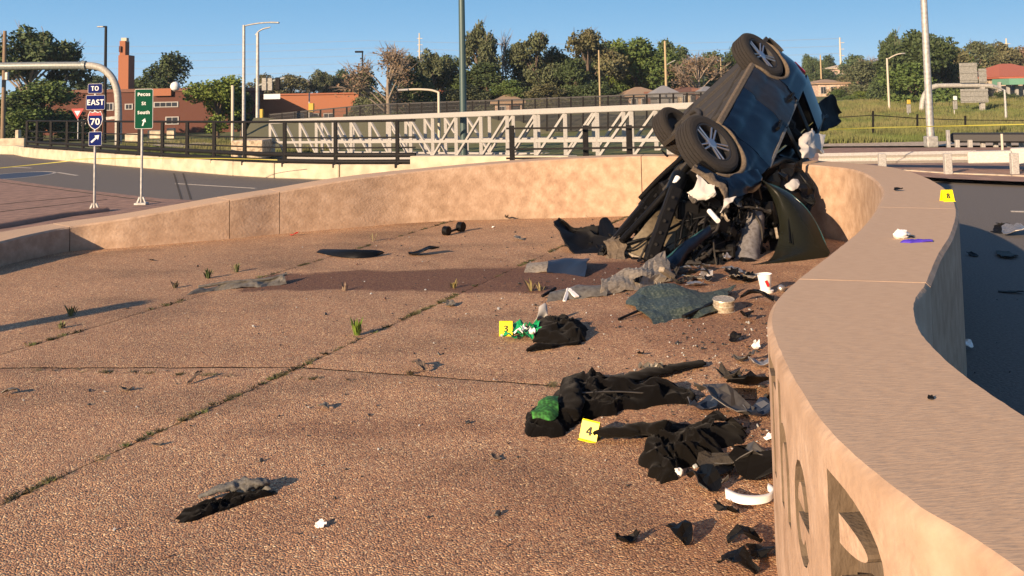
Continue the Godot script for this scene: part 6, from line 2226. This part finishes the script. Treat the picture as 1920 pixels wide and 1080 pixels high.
	one("bent_rail", g, M.rail_beige, gnd(1190, 545), "bent beige metal rail lying in front of the wreck", "metal rail")
	g = G.new()
	crumple(g, [gnd(1018, 567), gnd(1050, 562), gnd(1090, 560), gnd(1140, 556)], [gnd(1030, 558) + Vector3(0, 0.03, 0), gnd(1060, 553) + Vector3(0, 0.05, 0), gnd(1095, 550) + Vector3(0, 0.05, 0), gnd(1138, 547) + Vector3(0, 0.05, 0)], 5, Vector3(0, 0.02, 0.01), 0.04, 0.006)
	one("flat_trim", g, M.trim_grey, gnd(1070, 562), "flat grey trim strip left of the bent beige rail", "trim strip")
	g = G.new()
	g.bar(gnd(1058, 565), gnd(1066, 556) + Vector3(0, 0.06, 0), 0.025, 0.015, Vector3.BACK)
	g.bar(gnd(1066, 556) + Vector3(0, 0.06, 0), gnd(1082, 561) + Vector3(0, 0.02, 0), 0.04, 0.012)
	g.bar(gnd(1066, 556) + Vector3(0, 0.06, 0), gnd(1080, 551) + Vector3(0, 0.04, 0), 0.03, 0.012)
	one("white_clip", g, M.white_plastic, gnd(1068, 562), "broken white plastic clip on the flat grey trim strip", "clip")
	g = G.new()
	g.tube([gnd(1017, 560) + Vector3(0, 0.02, 0), gnd(1042, 552) + Vector3(0, 0.05, 0)], 0.013, 6)
	one("black_rod", g, M.plastic, gnd(1030, 556), "short black rod at the left tip of the flat grey trim", "rod")
	# crazed windscreen sheet on the ground
	g = G.new()
	crumple(g, [gnd(1180, 575) + Vector3(0, 0.02, 0), gnd(1215, 554) + Vector3(0, 0.05, 0), gnd(1260, 556) + Vector3(0, 0.09, 0), gnd(1320, 556) + Vector3(0, 0.05, 0), gnd(1376, 549) + Vector3(0, 0.07, 0)], [gnd(1222, 610), gnd(1240, 609), gnd(1268, 604), gnd(1310, 596), gnd(1350, 580)], 6, Vector3(0, 0.03, 0), 0.07, 0.006, false, 30.0)
	one("shattered_glass", g, M.glass_crazed, gnd(1260, 585), "shattered greenish sheet of laminated glass in front of the wreck", "glass sheet")
	g = G.new()
	g.bar(gnd(1282, 602) + Vector3(0, 0.03, 0), gnd(1340, 580) + Vector3(0, 0.05, 0), 0.03, 0.02)
	g.tube([gnd(1160, 602) + Vector3(0, 0.012, 0), gnd(1198, 590) + Vector3(0, 0.03, 0)], 0.01, 5)
	one("glass_seal", g, M.plastic, gnd(1300, 597), "black rubber seal along the near edge of the shattered glass", "seal")
	g = G.new()
	var cp := gnd(1357, 584)
	g.lathe([Vector2(0, 0), Vector2(0.078, 0), Vector2(0.083, 0.008), Vector2(0.077, 0.014), Vector2(0.077, 0.045), Vector2(0.081, 0.05), Vector2(0.077, 0.056), Vector2(0.077, 0.085), Vector2(0.083, 0.09), Vector2(0.08, 0.097), Vector2(0.07, 0.094), Vector2(0, 0.094)], 28, Transform3D(Basis(Vector3.RIGHT, 0.12), cp))
	one("metal_can", g, mat(Color(0.62, 0.56, 0.44), 0.4, 0.4, M.dirt, Vector3.ONE * 4.0), cp, "squat pale metal can at the right of the shattered glass", "can")
	o = thing("paper_cup", gnd(1436, 548), "white paper cup with a red mark standing near the wall", "cup")
	g = rel(o)
	g.lathe([Vector2(0, 0.004), Vector2(0.062, 0), Vector2(0.064, 0.016), Vector2(0.04, 0.02), Vector2(0.042, 0.03), Vector2(0.058, 0.145), Vector2(0.062, 0.15), Vector2(0.055, 0.148), Vector2(0.05, 0.12), Vector2(0.0, 0.11)], 22, Transform3D(Basis(Vector3.BACK, 0.05), o.position))
	obj("cup_wall", g, M.white_plastic, o)
	g = rel(o)
	g.box(o.position + Vector3(0.0, 0.08, 0.053), Vector3(0.022, 0.05, 0.006), Basis(Vector3.BACK, 0.4))
	obj("red_mark", g, M.sign_red, o)
	g = G.new()
	blob(g, gnd(1466, 547) + Vector3(0, 0.025, 0), Vector3(0.035, 0.03, 0.03), 12, 0.3, 6)
	one("shiny_bottle_cap", g, M.steel, gnd(1466, 547), "small shiny grey cap beside the paper cup", "cap")
	# blue panel with a pale plate left of the wreck
	o = thing("dented_body_panel", gnd(1060, 514), "dented blue body panel with a pale end piece left of the wreck", "body panel")
	g = rel(o)
	crumple(g, [gnd(1028, 512), gnd(1060, 513), gnd(1098, 520)], [gnd(1030, 501) + Vector3(0, 0.05, 0), gnd(1064, 500) + Vector3(0, 0.08, 0), gnd(1104, 502) + Vector3(0, 0.07, 0)], 6, Vector3(0, 0.03, 0.02), 0.04, 0.008)
	obj("panel_skin", g, M.blue_panel, o)
	g = rel(o)
	crumple(g, [gnd(983, 511), gnd(1005, 511), gnd(1026, 511)], [gnd(990, 501) + Vector3(0, 0.03, 0), gnd(1010, 501) + Vector3(0, 0.04, 0), gnd(1030, 501) + Vector3(0, 0.05, 0)], 4, Vector3(0, 0.01, 0), 0.02, 0.006)
	obj("pale_end", g, M.rail_beige, o)
	# dark plastic by the far joint
	g = G.new()
	rows = []
	line = spline([gnd(594, 474), gnd(630, 482), gnd(668, 485), gnd(705, 482), gnd(716, 478)], 5)
	for i in line.size():
		var w := 0.07 * sin(PI * clampf(float(i) / line.size() + 0.06, 0, 1)) + 0.012
		rows.append([line[i] + Vector3(0, 0.01, 0.02), line[i] + Vector3(0.01, w * 0.8, 0), line[i] + Vector3(0.02, w, -0.08)])
	g.sheet(rows, 0.006)
	one("black_strip", g, M.gloss_black, gnd(655, 484), "long curved black plastic strip near the far paving joint", "plastic strip")
	bit("plastic_piece", 795, 478, 0.30, 0.10, 0.2, 203, M.gloss_black, "black plastic piece with a point right of the curved strip", "plastic piece", 0.07, 0.006, 0.7)
	o = thing("hand_weights", gnd(850, 437), "pair of small black round bits joined by a bar near the rear wall", "car part")
	g = rel(o)
	for p: Array in [[836, 441, 0.055], [863, 434, 0.06]]:
		g.tube([gnd(p[0] - 3, p[1]) + Vector3(0, p[2], 0), gnd(p[0] + 6, p[1]) + Vector3(0, p[2], 0.03)], p[2], 14)
	g.tube([gnd(838, 441) + Vector3(0, 0.03, 0), gnd(862, 434) + Vector3(0, 0.04, 0)], 0.016, 8)
	obj("round_end", g, M.gloss_black, o)
	# scraps along the rear wall
	var far := [["blue_scrap", 818, 409, 0.12, 0.06, M.blue_panel, "blue grey scrap at the foot of the rear wall"], ["white_scrap", 830, 410, 0.09, 0.05, M.white_plastic, "white scrap beside the blue grey scrap at the rear wall"], ["black_scrap", 840, 408, 0.06, 0.05, M.plastic, "black scrap right of the white scrap at the rear wall"], ["tan_scrap", 1000, 405, 0.12, 0.05, M.rail_beige, "tan and black scrap farther right at the rear wall"], ["black_scrap", 1150, 402, 0.22, 0.08, M.plastic, "flat black scrap left of the rail ends at the rear wall"], ["leaf_litter", 950, 410, 0.14, 0.03, M.bark, "thin dark twig litter along the rear wall"], ["grey_scrap", 972, 450, 0.12, 0.06, M.trim_grey, "small grey scrap between the rear wall and the far joint"], ["pale_chip", 925, 427, 0.04, 0.03, M.white_plastic, "pale chip near the rear wall"], ["dark_leaf", 465, 438, 0.10, 0.04, M.bark, "dark dry leaf at the foot of the low left wall"], ["dark_leaf", 368, 447, 0.10, 0.04, M.bark, "dry leaf farther left at the foot of the low wall"], ["red_chip", 552, 442, 0.10, 0.02, M.sign_red, "small red plastic chip near the low left wall"], ["stone_bit", 284, 489, 0.05, 0.04, M.plastic, "small dark stone with a long shadow on the left slab"], ["grey_bit", 845, 574, 0.10, 0.05, M.trim_grey, "small grey metal bit in the middle of the paving"], ["grey_bit", 607, 767, 0.07, 0.03, M.trim_grey, "small blue grey bit on the near slab"], ["flat_bit", 20, 740, 0.09, 0.03, M.trim_grey, "flat grey bit at the left frame edge"], ["twig", 365, 716, 0.12, 0.015, M.bark, "short twig on the near left slab"], ["twig", 785, 694, 0.16, 0.03, M.bark, "dry twig and leaf right of the near joint"], ["twig", 235, 733, 0.08, 0.02, M.bark, "tiny twig left of the short twig"], ["white_bit", 601, 988, 0.035, 0.03, M.white_plastic, "small white bit low on the near slab"], ["dark_bit", 1202, 666, 0.06, 0.03, M.plastic, "tiny dark bit between the jacket and the hoodie"], ["dark_bit", 930, 862, 0.05, 0.02, M.bark, "tiny dark crumb below marker 4"], ["dark_bit", 295, 836, 0.05, 0.015, M.bark, "thin dark splinter beside the near joint"], ["dark_bit", 1745, 749, 0.015, 0.01, M.plastic, "dark speck on the near wall top"]]
	for i in far.size():
		var q: Array = far[i]
		bit(q[0], q[1], q[2], q[3], q[4], 0.3 + i * 0.9, 300 + i, q[5], q[6], "fragment" if q[5] != M.bark else "leaf litter", minf(0.05, q[3] * 0.35), 0.003, 0.6, 0.8 if q[1] == 1745 else 0.0)
	# near fragments by the lettered wall
	var near := [["black_fragment", 1178, 1020, 0.09, 0.03, M.plastic, "black splinter standing alone near the bottom frame edge"], ["black_fragment", 1275, 1014, 0.13, 0.06, M.gloss_black, "black jagged plastic near the bottom right of the splinter"], ["black_fragment", 1395, 1024, 0.12, 0.05, M.plastic, "black leaf shaped fragment nearest the lettered wall"], ["black_fragment", 1425, 1046, 0.09, 0.06, M.gloss_black, "shiny black fragment touching the lettered wall"], ["black_fragment", 1385, 1074, 0.13, 0.06, M.plastic, "black fragment at the bottom frame edge by the wall"], ["black_fragment", 1365, 968, 0.10, 0.05, M.plastic, "black fragment under the curved white trim"], ["black_fragment", 1318, 916, 0.16, 0.07, M.gloss_black, "black curved fragment between the garment and the white trim"], ["pale_wire", 1338, 922, 0.12, 0.012, M.trim_dark, "thin pale wire beside the black curved fragment"], ["brown_fragment", 1345, 884, 0.13, 0.10, M.under, "brown mesh lump right of the black garment"], ["grey_fragment", 1395, 885, 0.24, 0.07, M.trim_dark, "grey plastic bar right of the brown mesh lump"], ["black_fragment", 1425, 893, 0.22, 0.15, M.cloth_black, "black cloth lump against the wall above the white trim"], ["grey_fragment", 1360, 768, 0.34, 0.10, M.trim_dark, "long grey curved panel from the hoodie to the wall"], ["blue_fragment", 1320, 770, 0.16, 0.07, M.blue_panel, "blue painted part of the long grey panel"], ["black_fragment", 1410, 730, 0.30, 0.16, M.plastic, "large black broken housing against the wall"], ["silver_fragment", 1432, 690, 0.16, 0.05, M.steel, "silver bracket against the wall above the black housing"], ["white_fragment", 1418, 655, 0.09, 0.03, M.white_plastic, "white torn scrap against the wall top of the heap"], ["silver_fragment", 1395, 680, 0.14, 0.04, M.trim_dark, "dull grey plate beside the silver bracket"], ["blue_fragment", 1425, 780, 0.16, 0.07, M.blue_panel, "blue grey crumpled bracket at the wall below the housing"], ["white_chip", 1410, 772, 0.05, 0.02, M.white_plastic, "white chip on the blue grey bracket"], ["white_chip", 1444, 826, 0.05, 0.03, M.white_plastic, "white chip touching the wall edge"], ["black_fragment", 1400, 600, 0.16, 0.05, M.plastic, "thin dark fragment near the wall below the cup"], ["black_fragment", 1420, 568, 0.25, 0.06, M.gloss_black, "shiny black strip between the metal can and the wall"], ["black_fragment", 1380, 640, 0.10, 0.04, M.plastic, "small black fragment by the wall above the white scrap"], ["black_fragment", 1370, 715, 0.18, 0.05, M.under, "dark flat piece left of the black housing"], ["black_fragment", 1360, 815, 0.2, 0.08, M.cloth_black, "black rag corner right of the second garment's back"]]
	for i in near.size():
		var q: Array = near[i]
		bit(q[0], q[1], q[2], q[3], q[4], 0.5 + i * 1.3, 400 + i, q[5], q[6], "fragment", minf(0.09, q[3] * 0.4), 0.004, 0.7)
	# crumbs of glass and plastic too many to count
	var mm := MultiMesh.new()
	mm.transform_format = MultiMesh.TRANSFORM_3D
	mm.use_colors = true
	var chip := G.new()
	chip.box(Vector3.ZERO, Vector3(1, 0.5, 0.8), Basis(), 0.15)
	mm.mesh = chip.mesh()
	mm.instance_count = 1700
	for i in mm.instance_count:
		var p := Vector3(1.3 + rng.randfn() * 0.8, 0, -8.6 + rng.randfn() * 1.6)
		if i % 3 == 0: p = Vector3(-0.3 + rng.randfn() * 1.7, 0, -7.5 + rng.randfn() * 3.0)
		if i % 3 == 1: p = gnd(rng.randf_range(1250, 1440), rng.randf_range(520, 900))
		var s := rng.randf_range(0.004, 0.013) * (1.0 if i % 7 else 2.0)
		p.y = s * 0.3
		mm.set_instance_transform(i, Transform3D(Basis.from_euler(Vector3(rng.randf(), rng.randf() * 6, rng.randf())).scaled(Vector3(s, s, s)), p))
		mm.set_instance_color(i, [Color(0.02, 0.02, 0.02), Color(0.02, 0.02, 0.02), Color(0.35, 0.36, 0.35), Color(0.16, 0.09, 0.06), Color(0.03, 0.03, 0.03)][i % 5])
	var mi := MultiMeshInstance3D.new()
	mi.name = "glass_crumbs"
	mi.multimesh = mm
	mi.material_override = tinted(0.4)
	add_child(mi)
	stuff(mi)
	tag(mi, "scattered crumbs of glass and plastic across the paving", "crumbs")
	# on the wall top: glove and crumpled ball
	g = G.new()
	var gp := gnd(1716, 454, 0.8)
	heap(g, [gp + Vector3(-0.075, 0, 0.0), gp + Vector3(-0.02, 0, -0.03), gp + Vector3(0.07, 0, -0.02), gp + Vector3(0.095, 0, 0.0), gp + Vector3(0.03, 0, 0.012), gp + Vector3(-0.03, 0, 0.03)], 0.02, 71, 20.0, 0.5, 8)
	for i in 4: sleeve(g, [gp + Vector3(0.03, 0.006, -0.012 + i * 0.008), gp + Vector3(0.075, 0.008, -0.02 + i * 0.011), gp + Vector3(0.105 - 0.006 * i, 0.005, -0.026 + i * 0.014)], [0.007, 0.006, 0.004], 72 + i, 0.8, 0.2, 8)
	one("purple_glove", g, M.glove, gp, "purple rubber glove lying on the wall top", "glove")
	g = G.new()
	var wp := gnd(1690, 447, 0.8)
	blob(g, wp + Vector3(0, 0.022, 0), Vector3(0.042, 0.026, 0.03), 33, 0.3, 9)
	one("crumpled_paper", g, M.white_plastic, wp, "crumpled white paper ball beside the purple glove", "paper")
	bit("dark_tuft", 1684, 358, 0.07, 0.04, 0.4, 501, M.plastic, "dark scrap on the far part of the wall top", "fragment", 0.02, 0.003, 0.5, 0.8)
	bit("dark_tuft", 1705, 447, 0.05, 0.03, 0.4, 502, M.plastic, "dark scrap behind the white paper ball on the wall", "fragment", 0.015, 0.003, 0.5, 0.8)
	# debris on the right road
	var road := [["grey_part", 1905, 442, 0.3, 0.2, M.steel, "grey shiny car part on the shaded right road", 0.12], ["black_part", 1880, 436, 0.3, 0.14, M.plastic, "black broken part left of the grey shiny part", 0.09], ["black_part", 1885, 479, 0.55, 0.12, M.plastic, "long black rubber strip on the shaded right road", 0.03], ["black_part", 1824, 480, 0.14, 0.06, M.plastic, "small black bit close to the outer wall face", 0.03], ["white_part", 1811, 655, 0.1, 0.05, M.white_plastic, "white chip at the foot of the outer wall face", 0.05], ["black_part", 1895, 549, 0.2, 0.05, M.plastic, "flat dark strip lower on the right road", 0.02], ["black_part", 1880, 421, 0.16, 0.06, M.plastic, "dark bit above the grey part on the right road", 0.03]]
	for i in road.size():
		var q: Array = road[i]
		bit(q[0], q[1], q[2], q[3], q[4], 0.2 + i * 0.5, 600 + i, q[5], q[6], "fragment", q[7], 0.006, 0.5, -0.194)
	# weeds
	weed(670, 628, 0.133, 26, Color(0.096, 0.156, 0.018), "tall bright green weed on the middle paving joint")
	weed(444, 510, 0.101, 16, Color(0.078, 0.096, 0.030), "greyish weed on the far joint right of the two others")
	weed(391, 522, 0.101, 22, Color(0.048, 0.072, 0.018), "dark green weed on the far joint")
	weed(329, 540, 0.078, 16, Color(0.060, 0.051, 0.030), "brown dry weed on the far joint")
	weed(135, 592, 0.101, 18, Color(0.096, 0.108, 0.042), "pale green weed between the two dark lines on the left")
	weed(114, 615, 0.055, 22, Color(0.132, 0.144, 0.060), "low pale rosette weed below the left joint")
	weed(996, 546, 0.125, 12, Color(0.216, 0.180, 0.072), "dry straw tuft beside the dark spill")
	weed(1015, 545, 0.086, 8, Color(0.240, 0.204, 0.096), "smaller dry straw tuft right of the first")
	weed(647, 545, 0.094, 9, Color(0.204, 0.150, 0.102), "dry stalk at the near edge of the dark spill")
	weed(770, 702, 0.039, 14, Color(0.060, 0.048, 0.024), "low dry weed on the cross joint")
	weed(700, 452, 0.109, 6, Color(0.216, 0.180, 0.096), "thin straw stalk beyond the curved black strip")
	weed(850, 540, 0.078, 12, Color(0.180, 0.144, 0.048), "straw tuft where the joint meets the spill")
	# moss and litter tufts along the joints, as one mass
	var tuft := G.new()
	for i in 12:
		var a := i * 2.4
		var p := Vector3(cos(a), 0, sin(a)) * 0.02 * fmod(i * 0.37, 1.0)
		tuft.tri(p - Vector3(0.004, 0, 0.003), p + Vector3(cos(a) * 0.02, 0.012 + 0.012 * fmod(i * 0.61, 1.0), sin(a) * 0.02), p + Vector3(0.004, 0, 0.003))
	var mj := MultiMesh.new()
	mj.transform_format = MultiMesh.TRANSFORM_3D
	mj.use_colors = true
	mj.mesh = tuft.mesh()
	var pts := []
	for i in 1500:
		var t := rng.randf()
		var p := Vector3(-4.31, 0, 1.5).lerp(Vector3(1.55, 0, -13.72), t)
		if i % 3 == 1: p = Vector3(-5.95, 0, 0.2).lerp(Vector3(-0.85, 0, -13.6), t)
		if i % 12 == 5: p = Vector3(-3.55, 0, -6.33).lerp(Vector3(1.3, 0, -5.5), t)
		var dens := lump.get_noise_2d(p.x * 22.0 + i % 3 * 70, p.z * 22.0)
		if dens < -0.05: continue
		pts.append(p + Vector3(rng.randfn() * 0.012, -0.006, rng.randfn() * 0.012))
	mj.instance_count = pts.size()
	for i in pts.size():
		var s := rng.randf_range(0.5, 1.2)
		mj.set_instance_transform(i, Transform3D(Basis(Vector3.UP, rng.randf() * 6).scaled(Vector3(s, s, s)), pts[i]))
		mj.set_instance_color(i, [Color(0.05, 0.045, 0.02), Color(0.07, 0.06, 0.03), Color(0.07, 0.085, 0.025)][i % 3])
	var mo := MultiMeshInstance3D.new()
	mo.name = "joint_moss"
	mo.multimesh = mj
	mo.material_override = M.grass_blade
	add_child(mo)
	stuff(mo)
	tag(mo, "dark moss and dry litter filling the paving joints", "moss")
	# a post outside the frame whose shadow falls across the paving at the left
	var so := thing("marker_post", Vector3(-6.7, -1.0, -3.9), "square post standing off the island's left edge", "post")
	g = rel(so)
	g.box(Vector3(-6.6, 0.36, -3.9), Vector3(0.17, 2.72, 0.17), Basis(Vector3.UP, 0.5), 0.01)
	obj("shaft", g, M.galv, so)


func _ready() -> void:
	rng.seed = 7
	lump.seed = 11
	lump.frequency = 0.06
	lump.fractal_octaves = 4
	sky_and_sun()
	make_materials()
	build_ground()
	build_wall()
	build_car()
	build_debris()
	build_buildings()
	build_bridge()
	build_barrier()
	build_right_side()
	build_trees()
	build_signs()
	build_poles()
